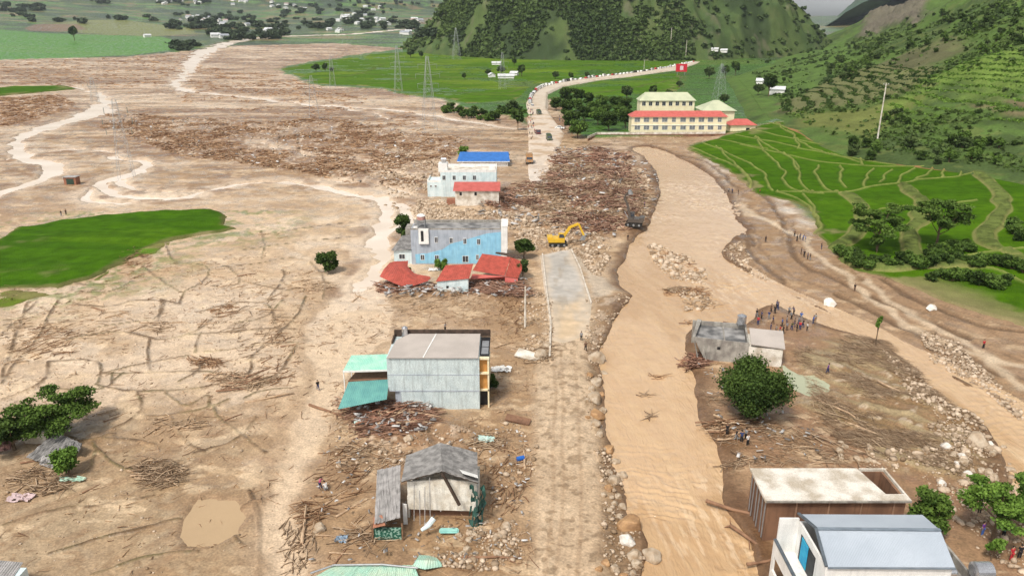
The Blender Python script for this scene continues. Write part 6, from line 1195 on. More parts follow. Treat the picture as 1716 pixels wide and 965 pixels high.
for i, (a, b_, r_, k, lb) in enumerate([(1001, 598, 16, 0, 'big pale boulder at the top of the rock line beside the road'), (1000, 637, 13, 1, 'second large boulder from the top of the roadside rock line'), (996, 668, 15, 2, 'wide flat-topped boulder midway down the roadside rock line'), (1000, 692, 15, 4, 'brown rounded boulder in the middle of the roadside rock line'),
    (1021, 747, 11, 4, 'dark brown boulder touching the river where the rock line bends'), (1030, 800, 13, 3, 'tan boulder above the heap of broken stones by the river'), (1056, 876, 22, 4, 'largest reddish-brown boulder, half in the river'), (1051, 903, 15, 5, 'white-patched boulder just below the largest brown one'), (1064, 926, 13, 0, 'grey boulder below the white-patched one'), (1092, 922, 19, 6, 'tall pale boulder standing in the river near the bottom'),
    (1043, 787, 10, 6, 'purplish flat boulder beside the river above the stone heap'), (1391, 504, 13, 5, 'white pointed boulder at the upper edge of the river branch'), (1561, 517, 9, 5, 'small white boulder alone on the right mud bank'), (1636, 745, 20, 0, 'largest grey boulder on the right bank beside the river'), (535, 887, 12, 3, 'pinkish boulder left of the broken lean-to'), (685, 743, 9, 6, 'rounded boulder behind the wrecked gable roof'), (848, 884, 10, 3, 'boulder right of the wrecked house corner'), (905, 597, 13, 2, 'broad boulder at the left road edge below the concrete'), (915, 582, 10, 1, 'boulder beside the left edge of the concrete road end')]):
    boulder(a, b_, r_, k, lb, None)
br = random.Random(6)
for a, b_, r_ in [(988, 627, 7), (992, 652, 8), (1011, 682, 8), (998, 710, 10), (1006, 724, 8), (1012, 618, 7), (1032, 766, 9), (1020, 815, 9), (1036, 826, 7), (1012, 828, 6), (1044, 842, 8), (1030, 838, 6), (1022, 850, 6), (1038, 860, 7), (1068, 940, 10), (1030, 950, 10), (1015, 943, 8), (1046, 961, 9), (1020, 785, 7), (985, 672, 6), (985, 700, 5), (1008, 655, 6), (1025, 830, 5), (1004, 955, 7), (1060, 955, 7)]:
    boulder(a, b_, r_, br.randrange(5), 'small muddy boulder in the rock line between road and river', BG)
for _ in range(34):
    boulder(br.uniform(1575, 1716), br.uniform(738, 830), br.uniform(4, 10), br.choice([0, 1, 2, 3, 5, 6]), 'pale boulder among the stones on the right bank of the island', 'boulders on the right bank')
for _ in range(22):
    boulder(br.uniform(860, 1010), br.uniform(395, 425), br.uniform(3, 6), br.choice([0, 1, 5, 6]), 'pale boulder in the rubble around the yellow excavator', 'boulders by the excavator')
for _ in range(16):
    boulder(br.uniform(760, 860), br.uniform(895, 945), br.uniform(4, 8), br.choice([0, 1, 3, 6]), 'stone in the rubble in front of the wrecked gable house', 'stones before the wrecked house')
for _ in range(12):
    boulder(br.uniform(1395, 1460), br.uniform(738, 780), br.uniform(4, 8), br.choice([0, 1, 2, 3]), 'stone in the mud behind the flat concrete roof', 'stones behind the flat roof')
MARKS = [(400, 470, 'between the green field and the lone dark tree'), (550, 480, 'near the lone dark tree'), (270, 545, 'in the middle of the cracked left plain'), (180, 525, 'near the lower edge of the green field'), (60, 580, 'on the far left driftwood line'), (380, 540, 'just above the left driftwood line'), (470, 560, 'right of the left driftwood line'), (350, 720, 'near the forked pale log'), (190, 690, 'right of the light-green tree'), (80, 790, 'below the collapsed grey hut'), (630, 485, 'left of the buckled red roof'), (560, 690, 'left of the teal awning'), (735, 550, 'behind the pale grey-blue house'), (860, 690, 'between the pale blue house and the road'), (800, 585, 'right rear of the pale blue house'), (590, 880, 'left of the lean-to'), (880, 470, 'right of the wide red roof'), (860, 900, 'right of the wrecked gable house'), (455, 393, 'on the flat left of the blue house')]
def stray_label(a, b_): return 'small pale driftwood piece ' + min(MARKS, key=lambda m: (m[0] - a) ** 2 + (m[1] - b_) ** 2)[2]
# logs: 300 of their own, largest in view
def log_mesh(seed, m_, kind=0):
    r = random.Random(seed); b = MB(); n = 6; pts = []; x = -.5; y = z = 0
    for i in range(n): pts.append((x, y, z)); x += 1 / (n - 1); y += r.uniform(-.04, .04); z += r.uniform(-.015, .02)
    b.tube(pts, [.036, .034, .031, .028, .024, .016], 7)
    for i in range(2 + kind * 2):
        k = r.randrange(2, 5); p = Vector(pts[k]); d = Vector((r.uniform(.2, .6), r.choice([-1, 1]) * r.uniform(.4, .9), r.uniform(.0, .4))).normalized() * r.uniform(.08, .25); b.tube([p, p + d * .6, p + d + Vector((.02, 0, .02))], [.016, .012, .006], 5)
    if kind:
        for i in range(7): a = r.uniform(0, 6.28); p = Vector(pts[0]); b.tube([p, p + Vector((-.04, cos(a) * .05, sin(a) * .05)), p + Vector((-.07, cos(a) * .12, sin(a) * .12))], [.016, .011, .004], 5)
    o = b.build('log', m_); me = o.data; bpy.data.objects.remove(o)
    for p in me.polygons: p.use_smooth = True
    return me
lt = mat('bleached_log_wood', (.52, .38, .25), (.36, .24, .15), rough=.85, sc=9, bump=.0); lb_ = mat('brown_log_wood', (.30, .17, .10), (.2, .11, .065), rough=.85, sc=9); lr_ = mat('reddish_log_wood', (.36, .19, .12), (.24, .11, .07), rough=.85, sc=9)
LG = [log_mesh(1, lt), log_mesh(2, lt, 1), log_mesh(3, lb_), log_mesh(4, lb_, 1), log_mesh(5, lr_), log_mesh(6, lr_), log_mesh(7, lt)]
nlog = 0
def log(px_, py_, L_, ang, k, label, group=None, z=.0, pitch=0):
    global nlog
    p = G(px_, py_); p.z = max(gz1(p.x, p.y), -.85) + L_ * .03 + z; o = bpy.data.objects.new('log', LG[k]); COL.objects.link(o); o.location = p; o.scale = (L_, L_ * .85, L_ * .85); o.rotation_euler = (rnd.uniform(0, 3), pitch, ang); tag(o, label, 'log', group); nlog += 1
for a, b_, L_, ang, k, lb in [(452, 668, 6.8, .45, 0, 'long bleached log lying alone left of the green awnings'), (548, 686, 6.5, -.5, 2, 'dark log reaching the timber heap left of the pale blue house'), (256, 722, 3.2, 1.2, 0, 'short upright-looking pale log above the small brushwood pile'), (306, 716, 3.6, .6, 1, 'forked pale log with roots right of the short pale log'), (510, 880, 6.2, 1.75, 1, 'long pale log with a root ball lying down the muddy stream edge'), (535, 897, 3.2, -.1, 0, 'pale board-like log crossing right from the long rooted log'),
    (590, 850, 4.5, .9, 6, 'slender log left of the lean-to'), (50, 790, 3.0, .1, 1, 'muddy log end with roots below the collapsed hut'), (43, 812, 3.4, 1.4, 6, 'pale post leaning below the collapsed hut'), (128, 830, 1.8, .6, 0, 'short pale stump left of the small brushwood pile'), (282, 805, 4.0, -.6, 0, 'straight pale log lying on top of the small brushwood pile'), (330, 845, 2.4, .2, 1, 'twisted small log above the round puddle'), (190, 700, 2.6, .8, 2, 'dark split log near the light-green tree'),
    (1240, 855, 7.5, -.5, 2, 'thick brown log braced under the flat-roofed building'), (1262, 905, 6.5, -1.1, 3, 'log leaning into the river below the flat-roofed building'), (1292, 935, 5.5, .3, 2, 'short beam wedged beside the white house balcony'), (1400, 690, 6.0, -1.0, 0, 'long bleached pole on the combed grass slope'), (1450, 720, 5.5, -.9, 6, 'second bleached pole on the combed grass slope'), (1500, 655, 6.0, -1.1, 6, 'thin bleached pole near the river branch'), (875, 590, 4.0, -.4, 0, 'pale log pointing at the boulders by the concrete road end'), (510, 470, 5.2, .5, 6, 'pale log angled below the lone dark tree'), (820, 935, 5.5, .05, 2, 'brown log lying level near the bottom rubble'), (880, 768, 5.0, 1.55, 6, 'straight white pole standing over the mud left of the road'), (1190, 705, 4.0, .1, 2, 'log at the river edge left of the big round tree'), (1230, 735, 4.6, .15, 0, 'pale log in the heap below the big round tree')]:
    log(a, b_, L_, ang, k, lb)
lr2 = random.Random(15)
for a, b_, rx, ry, n, ang, sp, Lr, ks, lab, grp, hz in [
    (1000, 350, 95, 38, 52, .5, .8, (3.5, 7), (4, 5, 2, 0), 'reddish-brown log in the great timber heap behind the yellow excavator', 'logs in the central timber heap', 1.2),
    (985, 272, 55, 16, 28, .3, .7, (4, 8), (4, 5, 2), 'dark red log in the timber heap beside the upper road', 'logs beside the upper road', 1.0),
    (655, 700, 60, 24, 34, .15, .4, (3, 5), (4, 5, 0), 'reddish plank-like log in the heap below the teal awning', 'logs below the teal awning', .8),
    (830, 484, 48, 10, 22, -.1, .4, (3, 5.5), (4, 5, 2), 'brown log jammed under the wide collapsed red roof', 'logs under the collapsed red roof', .5),
    (675, 482, 40, 8, 14, .1, .4, (3, 5), (4, 2), 'brown log under the buckled red roof sheet', 'logs under the buckled roof sheet', .4),
    (400, 635, 48, 22, 22, .4, .5, (2.5, 5), (0, 6, 1, 2), 'bleached log in the driftwood line on the left mud plain', 'logs in the left driftwood line', .3),
    (268, 795, 36, 16, 14, .3, .6, (2, 3.6), (0, 6, 1), 'bleached branch in the small brushwood pile above the round puddle', 'branches of the brushwood pile', .3),
    (1240, 716, 46, 12, 12, .1, .4, (2.5, 4.5), (0, 2, 6), 'pale log in the heap below the big round tree roots', 'logs below the round tree', .3),
    (1166, 600, 22, 10, 10, .1, .6, (2, 3.5), (4, 5), 'reddish log jammed under the broken left wall of the ruined house', 'logs under the ruined house', .8),
    (620, 245, 90, 30, 24, .3, .6, (5, 9), (2, 3, 0), 'scattered trunk on the driftwood flat behind the white-blue house', 'trunks on the driftwood flat', .2)]:
    for _ in range(n):
        u = lr2.uniform(0, 6.28); v = lr2.random() ** .6; log(a + rx * v * cos(u), b_ + ry * v * sin(u), lr2.uniform(*Lr), ang + lr2.gauss(0, sp), lr2.choice(ks), lab, grp, hz * lr2.random() * (1.1 - v), lr2.gauss(0, .1))
for a, b_ in [(340, 470), (365, 468), (392, 478), (410, 462), (425, 470), (440, 455), (452, 520), (380, 525), (345, 545), (300, 540), (256, 545), (240, 552), (470, 540), (485, 575), (448, 600), (430, 480), (520, 455), (470, 495), (180, 690), (195, 530), (205, 525), (170, 520), (90, 560), (60, 590), (30, 605), (80, 545), (360, 730), (385, 700), (320, 720), (200, 690), (110, 690), (640, 470), (620, 480), (600, 495), (560, 690), (740, 560), (730, 545), (855, 690), (890, 470), (780, 590), (840, 580), (600, 870), (560, 830), (860, 900), (580, 930), (150, 800), (165, 820), (90, 810), (70, 770), (440, 390), (470, 395), (545, 480), (530, 488), (515, 478), (500, 492)]:
    for q_ in range(2):
        log(a + lr2.uniform(-9, 9), b_ + lr2.uniform(-4, 4), lr2.uniform(1.6, 4.2), lr2.gauss(.5, .7), lr2.choice([0, 6, 1, 2]), stray_label(a, b_), 'stray driftwood on the mud', .0)
print('logs', nlog)
# ------------------------------------------------------------------ people
def skin(name, V, E, R, m_, sub=1):
    me = bpy.data.meshes.new(name + '_cage'); me.from_pydata(V, E, []); o = bpy.data.objects.new(name, me); COL.objects.link(o)
    md = o.modifiers.new('s', 'SKIN'); md.use_smooth_shade = True
    for i, sv in enumerate(me.skin_vertices[0].data):
        r_ = R[i]; sv.radius = (r_, r_) if not hasattr(r_, '__len__') else r_; sv.use_root = (i == 0)
    sb = o.modifiers.new('u', 'SUBSURF'); sb.levels = sub; sb.render_levels = sub
    dg = bpy.context.evaluated_depsgraph_get(); nm = bpy.data.meshes.new_from_object(o.evaluated_get(dg)); nm.name = name; bpy.data.objects.remove(o); nm.materials.clear(); nm.materials.append(m_)
    for p in nm.polygons: p.use_smooth = True
    return nm
skinm = mat('skin', (.42, .25, .16), (.38, .22, .14), rough=.6)
def mk_pose(J):
    "J: joint dict -> body, shirt, trousers, hair, shoe meshes"
    V = []; E = []; R = []; ix = {}
    def v(n, p, r): ix[n] = len(V); V.append(p); R.append(r); return ix[n]
    def e(a, b): E.append((ix[a], ix[b]))
    v('pel', J['pel'], (.13, .09)); v('spi', J['spi'], (.12, .085)); v('che', J['che'], (.15, .1)); v('nec', J['nec'], .05); v('h1', J['h1'], .07); v('h2', J['h2'], .09); v('h3', J['h3'], .06)
    for a, b in (('pel', 'spi'), ('spi', 'che'), ('che', 'nec'), ('nec', 'h1'), ('h1', 'h2'), ('h2', 'h3')): e(a, b)
    for s in 'LR':
        v('sh' + s, J['sh' + s], .055); v('el' + s, J['el' + s], .04); v('wr' + s, J['wr' + s], .027); e('che', 'sh' + s); e('sh' + s, 'el' + s); e('el' + s, 'wr' + s)
        w = Vector(J['wr' + s]); d = (w - Vector(J['el' + s])).normalized(); o_ = d.orthogonal().normalized(); v('pa' + s, tuple(w + d * .06), (.03, .016)); e('wr' + s, 'pa' + s)
        for k in range(4): st = w + d * .09 + o_ * (k - 1.5) * .019; n1 = 'f%s%d' % (s, k); v(n1, tuple(st), .009); e('pa' + s, n1); v(n1 + 'b', tuple(st + d * (.05, .058, .055, .04)[k] + Vector((0, .012, 0))), .007); e(n1, n1 + 'b')
        v('t' + s, tuple(w + d * .03 + o_ * .045), .010); e('wr' + s, 't' + s); v('t2' + s, tuple(w + d * .065 + o_ * .058), .008); e('t' + s, 't2' + s)
        v('hi' + s, J['hi' + s], .085); v('kn' + s, J['kn' + s], .055); v('an' + s, J['an' + s], .038); a = Vector(J['an' + s]); v('to' + s, tuple(a + Vector((0, -.15, -.045))), .032); e('pel', 'hi' + s); e('hi' + s, 'kn' + s); e('kn' + s, 'an' + s); e('an' + s, 'to' + s)
    body = skin('body', V, E, R, skinm)
    # nose and ears join the head
    def sub(ns, es, rr, name, m_): return skin(name, [J[n] for n in ns], [(ns.index(a), ns.index(b)) for a, b in es], rr, m_)
    for s in 'LR':
        k = Vector(J['el' + s]); sh = Vector(J['sh' + s]); J['sl' + s] = tuple(sh.lerp(k, .95)); J['cu' + s] = tuple(Vector(J['kn' + s]).lerp(Vector(J['an' + s]), .88))
    J['nk'] = tuple(Vector(J['che']).lerp(Vector(J['nec']), .45))
    shirt = sub(['spi', 'pel', 'che', 'nk', 'shL', 'slL', 'shR', 'slR'], [('spi', 'pel'), ('spi', 'che'), ('che', 'nk'), ('che', 'shL'), ('shL', 'slL'), ('che', 'shR'), ('shR', 'slR')], [(.15, .11), (.16, .125), (.18, .13), .085, .08, .062, .08, .062], 'shirt', white_paint)
    tr = sub(['pel', 'hiL', 'knL', 'cuL', 'hiR', 'knR', 'cuR'], [('pel', 'hiL'), ('hiL', 'knL'), ('knL', 'cuL'), ('pel', 'hiR'), ('hiR', 'knR'), ('knR', 'cuR')], [(.14, .11), .105, .075, .06, .105, .075, .06], 'trousers', white_paint)
    h = Vector(J['h2']); f = Vector(J['face']); bm = bmesh.new(); bmesh.ops.create_icosphere(bm, subdivisions=2, radius=1)
    for w in bm.verts: w.co = Vector((w.co.x * .105, w.co.y * .118, w.co.z * .115)); w.co += h + Vector((0, .018, .035)) - f * .0
    bmesh.ops.delete(bm, geom=[w for w in bm.verts if (w.co - h).z < -.03 or ((w.co - h).dot(f) > .06 and (w.co - h).z < .06)], context='VERTS'); hair = bpy.data.meshes.new('hair'); bm.to_mesh(hair); bm.free(); hair.materials.append(mat('black_hair', (.015, .012, .01), (.02, .018, .015), rough=.5))
    # face: eyes, nose, mouth as small details on the body's head
    b = MB(); u = Vector((f.y, -f.x, 0)).normalized()
    for s in (-1, 1): p = h + f * .088 + u * s * .033 + Vector((0, 0, .008)); b.cyl(p, p + f * .008, .011, .009, 8)
    eyes = b.build('eyes', dark); em = eyes.data; bpy.data.objects.remove(eyes)
    b = MB(); p = h + f * .085; b.add([p + Vector((0, 0, .015)), p + u * .014 - Vector((0, 0, .03)), p - u * .014 - Vector((0, 0, .03)), p + f * .03 - Vector((0, 0, .025))], [(0, 1, 3), (0, 3, 2), (1, 2, 3), (0, 2, 1)]); nose = b.build('nose', skinm); nm = nose.data; bpy.data.objects.remove(nose)
    return dict(body=body, shirt=shirt, trousers=tr, hair=hair, eyes=em, nose=nm)
def pose(lean=0, stepf=0, arms=(0, 0), crouch=0, out=.0):
    J = {}; pz = .90 - crouch * .5; J['pel'] = (0, 0, pz); J['spi'] = (0, -lean * .12, pz + .22); J['che'] = (0, -lean * .3, pz + .43); J['nec'] = (0, -lean * .42, pz + .55); J['h1'] = (0, -lean * .5 - .01, pz + .62); J['h2'] = (0, -lean * .56 - .015, pz + .69); J['h3'] = (0, -lean * .6 - .01, pz + .76); J['face'] = (0, -1, -.1 - lean * .3)
    for s, n in ((-1, 'L'), (1, 'R')):
        J['sh' + n] = (s * .17, -lean * .34, pz + .47); a = arms[0 if s < 0 else 1]
        J['el' + n] = (s * (.22 + out), -lean * .34 - .26 * sin(a) * .6, pz + .47 - .26 * cos(a * .7)); J['wr' + n] = (s * (.21 + out * .4), -lean * .34 - .26 * sin(a) * .6 - .22 * sin(min(a * 1.6 + .15, 2.4)), pz + .47 - .26 * cos(a * .7) - .22 * cos(min(a * 1.6 + .15, 2.4)))
        st = s * stepf; J['hi' + n] = (s * .085, 0, pz - .04); J['kn' + n] = (s * .1, -st * .5 - crouch * .42 - .02, .47 if not crouch else .47 + .02); J['an' + n] = (s * .11, -st + (.05 if crouch else 0), .075 + max(0, -st) * .15)
    return J
POSES = [(mk_pose(pose()), 'standing'), (mk_pose(pose(.15, .2, (.5, -.3))), 'walking'), (mk_pose(pose(.1, .05, (1.0, 1.1), 0, .05)), 'arms raised'), (mk_pose(pose(.5, .1, (1.0, .8))), 'bending forward'), (mk_pose(pose(.5, .02, (1.2, 1.2), .9)), 'crouching')]
COLS = {'black': (.02, .02, .022), 'white': (.75, .74, .72), 'dark blue': (.03, .05, .14), 'blue': (.06, .14, .42), 'grey': (.25, .26, .27), 'red': (.45, .03, .04), 'olive': (.10, .12, .05), 'purple': (.16, .05, .28), 'pink': (.6, .12, .25), 'brown': (.15, .09, .06), 'teal': (.05, .2, .2)}
CM = {k: mat(k.replace(' ', '_') + '_cloth', v, tuple(x * .8 for x in v), rough=.85) for k, v in COLS.items()}
npers = 0
def person(px_, py_, k, sh, tr, rz, where, group=None, base=None):
    global npers
    p = G(px_, py_); p.z = gz1(p.x, p.y) - .02 if base is None else base
    pz, pn = POSES[k]
    if len((sh + tr + pn + where).split()) > 10: pn = ''
    pn = pn.strip(); t = empty('person', p, 'person, %s top, %s trousers, %s %s' % (sh, tr, pn, where), 'person', group, rz); t.scale = (1.04,) * 3; npers += 1
    for n, me in pz.items():
        if n in ('eyes', 'nose'): continue
        o = bpy.data.objects.new(n, me); COL.objects.link(o); o.parent = t
        if n in ('shirt', 'trousers'): o.material_slots[0].link = 'OBJECT'; o.material_slots[0].material = CM[sh if n == 'shirt' else tr]
        if n == 'body':
            for q_ in ('eyes', 'nose'): c = bpy.data.objects.new(q_, pz[q_]); COL.objects.link(c); c.parent = o
CW = [(1292, 520), (1298, 523), (1303, 517), (1300, 533), (1310, 545), (1318, 541), (1326, 533), (1333, 531), (1331, 545), (1335, 553), (1345, 546), (1350, 541), (1352, 552), (1362, 539), (1366, 535), (1298, 546), (1300, 556), (1306, 557), (1312, 557), (1320, 557), (1326, 551), (1318, 552), (1291, 553), (1284, 539), (1276, 531), (1268, 526), (1270, 541), (1278, 546), (1338, 541), (1342, 533), (1301, 514), (1312, 530), (1322, 524), (1288, 532), (1295, 541), (1355, 548), (1340, 550), (1330, 523)]
CW = CW[::4] + CW[1::4] + CW[2::4]; cr = random.Random(31); S1 = ['black', 'dark blue', 'white', 'grey', 'black', 'grey', 'olive', 'brown', 'black', 'dark blue', 'blue', 'red']; T1 = ['black', 'dark blue', 'grey', 'brown', 'black']
for a, b_ in CW: person(a, b_ + 3, cr.choice([0, 0, 1, 2, 3, 0]), cr.choice(S1), cr.choice(T1), cr.uniform(0, 6.28), 'in the crowd behind the ruined house', 'people in the crowd behind the ruined house')
for a, b_, k, s, t_, rz, w in [(1386, 628, 1, 'purple', 'dark blue', 1, 'alone beside the pale green pond'), (1218, 728, 0, 'black', 'black', 0, 'leftmost beside the river bank log heap'), (1233, 738, 1, 'black', 'grey', 1, 'second from the left by the log heap'), (1242, 742, 2, 'dark blue', 'black', 3, 'right of the log heap'), (1252, 748, 0, 'white', 'black', .4, 'nearest the mud below the round tree'), (1249, 738, 0, 'grey', 'black', 2, 'just behind the one in white'),
    (1649, 576, 0, 'red', 'black', .2, 'alone on the pale track at the right'), (1432, 486, 0, 'black', 'brown', .2, 'alone on the dark bank at the far side'), (533, 652, 1, 'black', 'dark blue', .5, 'alone on the mud left of the green awnings'), (537, 820, 3, 'pink', 'dark blue', 1.2, 'in the mud left of the wrecked house'), (547, 822, 4, 'white', 'grey', 4, 'beside the pink-shirted one'), (974, 572, 0, 'grey', 'black', 3, 'at the muddy end of the concrete road'), (981, 588, 1, 'brown', 'black', 0, 'nearer one at the muddy road end'), (103, 362, 0, 'black', 'grey', 0, 'left one above the green field'), (111, 360, 0, 'brown', 'black', 1, 'right one above the green field'),
    (1645, 898, 0, 'purple', 'blue', .5, 'under the feathery tree, left one'), (1680, 903, 0, 'teal', 'black', 2, 'under the feathery tree, right one'), (1693, 940, 0, 'red', 'red', .3, 'at the right edge, in all red'), (1707, 937, 0, 'black', 'black', 3, 'at the right edge beside the one in red'), (1640, 862, 0, 'dark blue', 'black', 3, 'in shade behind the feathery tree'), (1052, 402, 0, 'black', 'brown', 0, 'at the river edge right of the excavator'), (1080, 347, 0, 'purple', 'dark blue', 1, 'on the right edge of the timber heap'), (1062, 338, 0, 'brown', 'black', 2, 'on top of the timber heap'), (746, 556, 2, 'grey', 'black', 1, 'right behind the brown flat roof'),
    (1283, 404, 0, 'black', 'black', 0, 'lone, left of the group on the right slope')]: person(a, b_, k, s, t_, rz, w)
for a, b_, k, s, t_ in [(1335, 406, 0, 'black', 'black'), (1340, 402, 1, 'dark blue', 'black'), (1345, 404, 3, 'blue', 'dark blue'), (1349, 406, 0, 'blue', 'grey'), (1342, 428, 0, 'black', 'brown'), (1347, 432, 1, 'black', 'black'), (1353, 436, 0, 'dark blue', 'black'), (1357, 437, 0, 'black', 'grey'), (1376, 420, 2, 'black', 'dark blue'), (1331, 398, 0, 'brown', 'black')]: person(a, b_, k, s, t_, cr.uniform(0, 6), 'in the small group on the right mud slope', 'people on the right mud slope')
for a, b_, k, s, t_ in [(1215, 320, 0, 'black', 'black'), (1221, 322, 1, 'grey', 'black'), (1227, 323, 0, 'dark blue', 'black'), (1237, 326, 0, 'black', 'brown'), (1273, 325, 0, 'red', 'black')]: person(a, b_, k, s, t_, cr.uniform(0, 6), 'in the row along the foot of the terraces', 'people at the terrace foot')
for _ in range(46):
    y_ = cr.uniform(168, 236); person(cr.uniform(884, 897) + (236 - y_) * -.05, y_, cr.choice([0, 1, 0]), cr.choice(S1 + ['pink', 'red']), cr.choice(T1), cr.uniform(0, 6), 'in the crowd beside the truck queue', 'people beside the truck queue')
for _ in range(8): person(cr.uniform(935, 950), cr.uniform(196, 222), 0, cr.choice(S1), cr.choice(T1), cr.uniform(0, 6), 'right of the parked white car', 'people right of the road')

# ------------------------------------------------------------------ vehicles
tyrem = mat('tyre_rubber', (.02, .02, .02), (.04, .035, .03), rough=.9)
CP = {n: mat(n + '_car_paint', c, tuple(x * .9 for x in c), rough=.25, spec=.6, fine=.02) for n, c in dict(white=(.8, .8, .78), silver=(.5, .51, .52), black=(.03, .03, .035), red=(.4, .03, .03), green=(.07, .10, .05), maroon=(.12, .03, .035), blue=(.05, .1, .3), orange=(.42, .23, .10), yellow=(.72, .45, .03), grey=(.09, .075, .065)).items()}
def wheel(t, x, y, r_, w_, side):
    o = MB().cyl((x, y, r_), (x + side * w_, y, r_), r_, r_, 16).build('wheel', tyrem, t); MB().cyl((x + side * (w_ + .003), y, r_), (x + side * (w_ + .03), y, r_), r_ * .55, r_ * .5, 12).build('rim', steel, o)
def car(kind, paint, label, group=None):
    t = empty('parked_car' if kind == 'car' else 'minibus', (0, 0, 0), label, 'car' if kind == 'car' else 'minibus', group); H_ = 1.5 if kind == 'car' else 2.2; L_ = 4.4 if kind == 'car' else 5.2; w_ = .9
    if kind == 'car': pr_ = [(-2.2, .35), (-2.2, .8), (-1.3, .95), (-.6, 1.42), (.8, 1.48), (1.6, 1.0), (2.15, .92), (2.2, .35)]
    else: pr_ = [(-2.6, .35), (-2.6, 1.0), (-2.1, 1.3), (-1.6, 2.1), (2.5, 2.2), (2.6, 1.9), (2.6, .35)]
    n = len(pr_); vs = []
    for sx, in_ in ((-1, 0), (1, 0)): vs += [(sx * (w_ - max(0, z - .95) * .18), y, z) for y, z in pr_]
    MB().add(vs, [tuple(range(n)), tuple(range(2 * n - 1, n - 1, -1))] + [(i, i + n, (i + 1) % n + n, (i + 1) % n) for i in range(n)]).build('body', paint, t, bevel=.05)
    b = MB()
    if kind == 'car':
        b.add([(-.78, -1.22, 1.0), (.78, -1.22, 1.0), (.7, -.66, 1.4), (-.7, -.66, 1.4)], [(0, 1, 2, 3)]); g = b.build('windscreen', glassm, t); g.modifiers.new('s', 'SOLIDIFY').thickness = .03; g.location.z = .02; g.location.y = -.02
        for s in (-1, 1): MB().prism([(-.9, 1.02), (-.5, 1.36), (.75, 1.4), (1.2, 1.05)], s * .855, s * .90, 'x').build('side_window', glassm, t)
    else:
        b.add([(-.82, -2.14, 1.32), (.82, -2.14, 1.32), (.72, -1.68, 2.0), (-.72, -1.68, 2.0)], [(0, 1, 2, 3)]); g = b.build('windscreen', glassm, t); g.modifiers.new('s', 'SOLIDIFY').thickness = .03; g.location.z = .02; g.location.y = -.03
        for s in (-1, 1): MB().prism([(-1.5, 1.35), (-1.4, 1.9), (2.2, 1.95), (2.2, 1.35)], s * .80, s * .87, 'x').build('side_window', glassm, t)
    for s in (-1, 1):
        for y in (-1.35, 1.35) if kind == 'car' else (-1.7, 1.6): wheel(t, s * .72, y, .33, .2, s)
        yf_ = -2.2 if kind == 'car' else -2.6; MB().box(s * .62 - .15, s * .62 + .15, yf_ - .03, yf_ + .02, .6, .76).build('headlight', steel, t)
    return t
def truck(paint, cargo, label, group=None, name='army_truck', L_=6.8, canopy=True):
    t = empty(name, (0, 0, 0), label, 'truck', group)
    b = MB(); b.prism([(-L_ / 2, .7), (-L_ / 2, 1.5), (-L_ / 2 + .3, 2.5), (-L_ / 2 + 1.9, 2.55), (-L_ / 2 + 1.9, .7)], -1.15, 1.15, 'x'); b.build('cab', paint, t, bevel=.06)
    MB().prism([(-L_ / 2 - .02, 1.6), (-L_ / 2 + .24, 2.35), (-L_ / 2 + .28, 2.35), (-L_ / 2 + .04, 1.6)], -.95, .95, 'x').build('windscreen', glassm, t)
    MB().box(-1.0, 1.0, -L_ / 2 + 1.5, L_ / 2, .6, .85).build('chassis', iron, t)
    if canopy: MB().add([(s * 1.2, y, z) for y in (-L_ / 2 + 2.1, L_ / 2) for s, z in ((-1, .9), (-1, 2.6), (-.7, 3.0), (.7, 3.0), (1, 2.6), (1, .9))], [(0, 1, 2, 3, 4, 5), (11, 10, 9, 8, 7, 6)] + [(i, i + 6, (i + 1) % 6 + 6, (i + 1) % 6) for i in range(6)]).build('cargo_cover', cargo, t)
    else:
        b = MB(); b.box(-1.2, 1.2, -L_ / 2 + 2.1, L_ / 2, .86, 1.0); b.box(-1.2, -1.1, -L_ / 2 + 2.1, L_ / 2, 1.0, 1.9); b.box(1.1, 1.2, -L_ / 2 + 2.1, L_ / 2, 1.0, 1.9); b.box(-1.09, 1.09, -L_ / 2 + 2.1, -L_ / 2 + 2.2, 1.0, 2.2); b.box(-1.09, 1.09, L_ / 2 - .1, L_ / 2, 1.0, 1.8); b.build('cargo_bed', cargo, t)
    for s in (-1, 1):
        for y in (-L_ / 2 + .9, L_ / 2 - 2.1, L_ / 2 - .9): wheel(t, s * .95, y, .52, .28, s)
        MB().box(s * .8 - .14, s * .8 + .14, -L_ / 2 - .05, -L_ / 2 - .003, .95, 1.2).build('headlight', steel, t)
    return t
def put(t, px_, py_, rz, z=.12, sc=1.0): p = G(px_, py_); t.location = (p.x, p.y, z); t.rotation_euler = (0, 0, rz); t.scale = (sc,) * 3; return t
put(truck(CP['maroon'], CP['maroon'], 'dark maroon truck parked left on the wet road above the debris', canopy=False, name='truck'), 901, 226, .1, .1)
put(truck(CP['green'], CP['green'], 'dark green covered army truck on the wet road, right of the maroon truck'), 920, 236, .05, .1)
put(truck(CP['green'], CP['green'], 'green army truck further up the road near the white car', canopy=True), 903, 194, .1, .5)
put(car('car', CP['white'], 'white car parked across the right side of the wet road'), 938, 217, 1.35, .1, 1.15)
put(car('minibus', CP['white'], 'white van left of the trucks among the crowd'), 892, 182, .1, .6)
put(truck(CP['orange'], CP['orange'], 'mud-orange tipper truck standing in the washed-out bank left of the wet road', name='tipper_truck', canopy=True, L_=6), 887, 274, .0, .2, 1.15)
c0 = car('car', CP['white'], 'x', 'cars queuing along the road to the pass'); m0_ = car('minibus', CP['white'], 'x', 'cars queuing along the road to the pass')
QL = smooth_pts([G(x, y)[:2] for x, y in [(888, 178), (889, 166), (905, 151), (940, 142), (1000, 133), (1062, 126), (1122, 116), (1165, 106)]], 2); cum = [0]
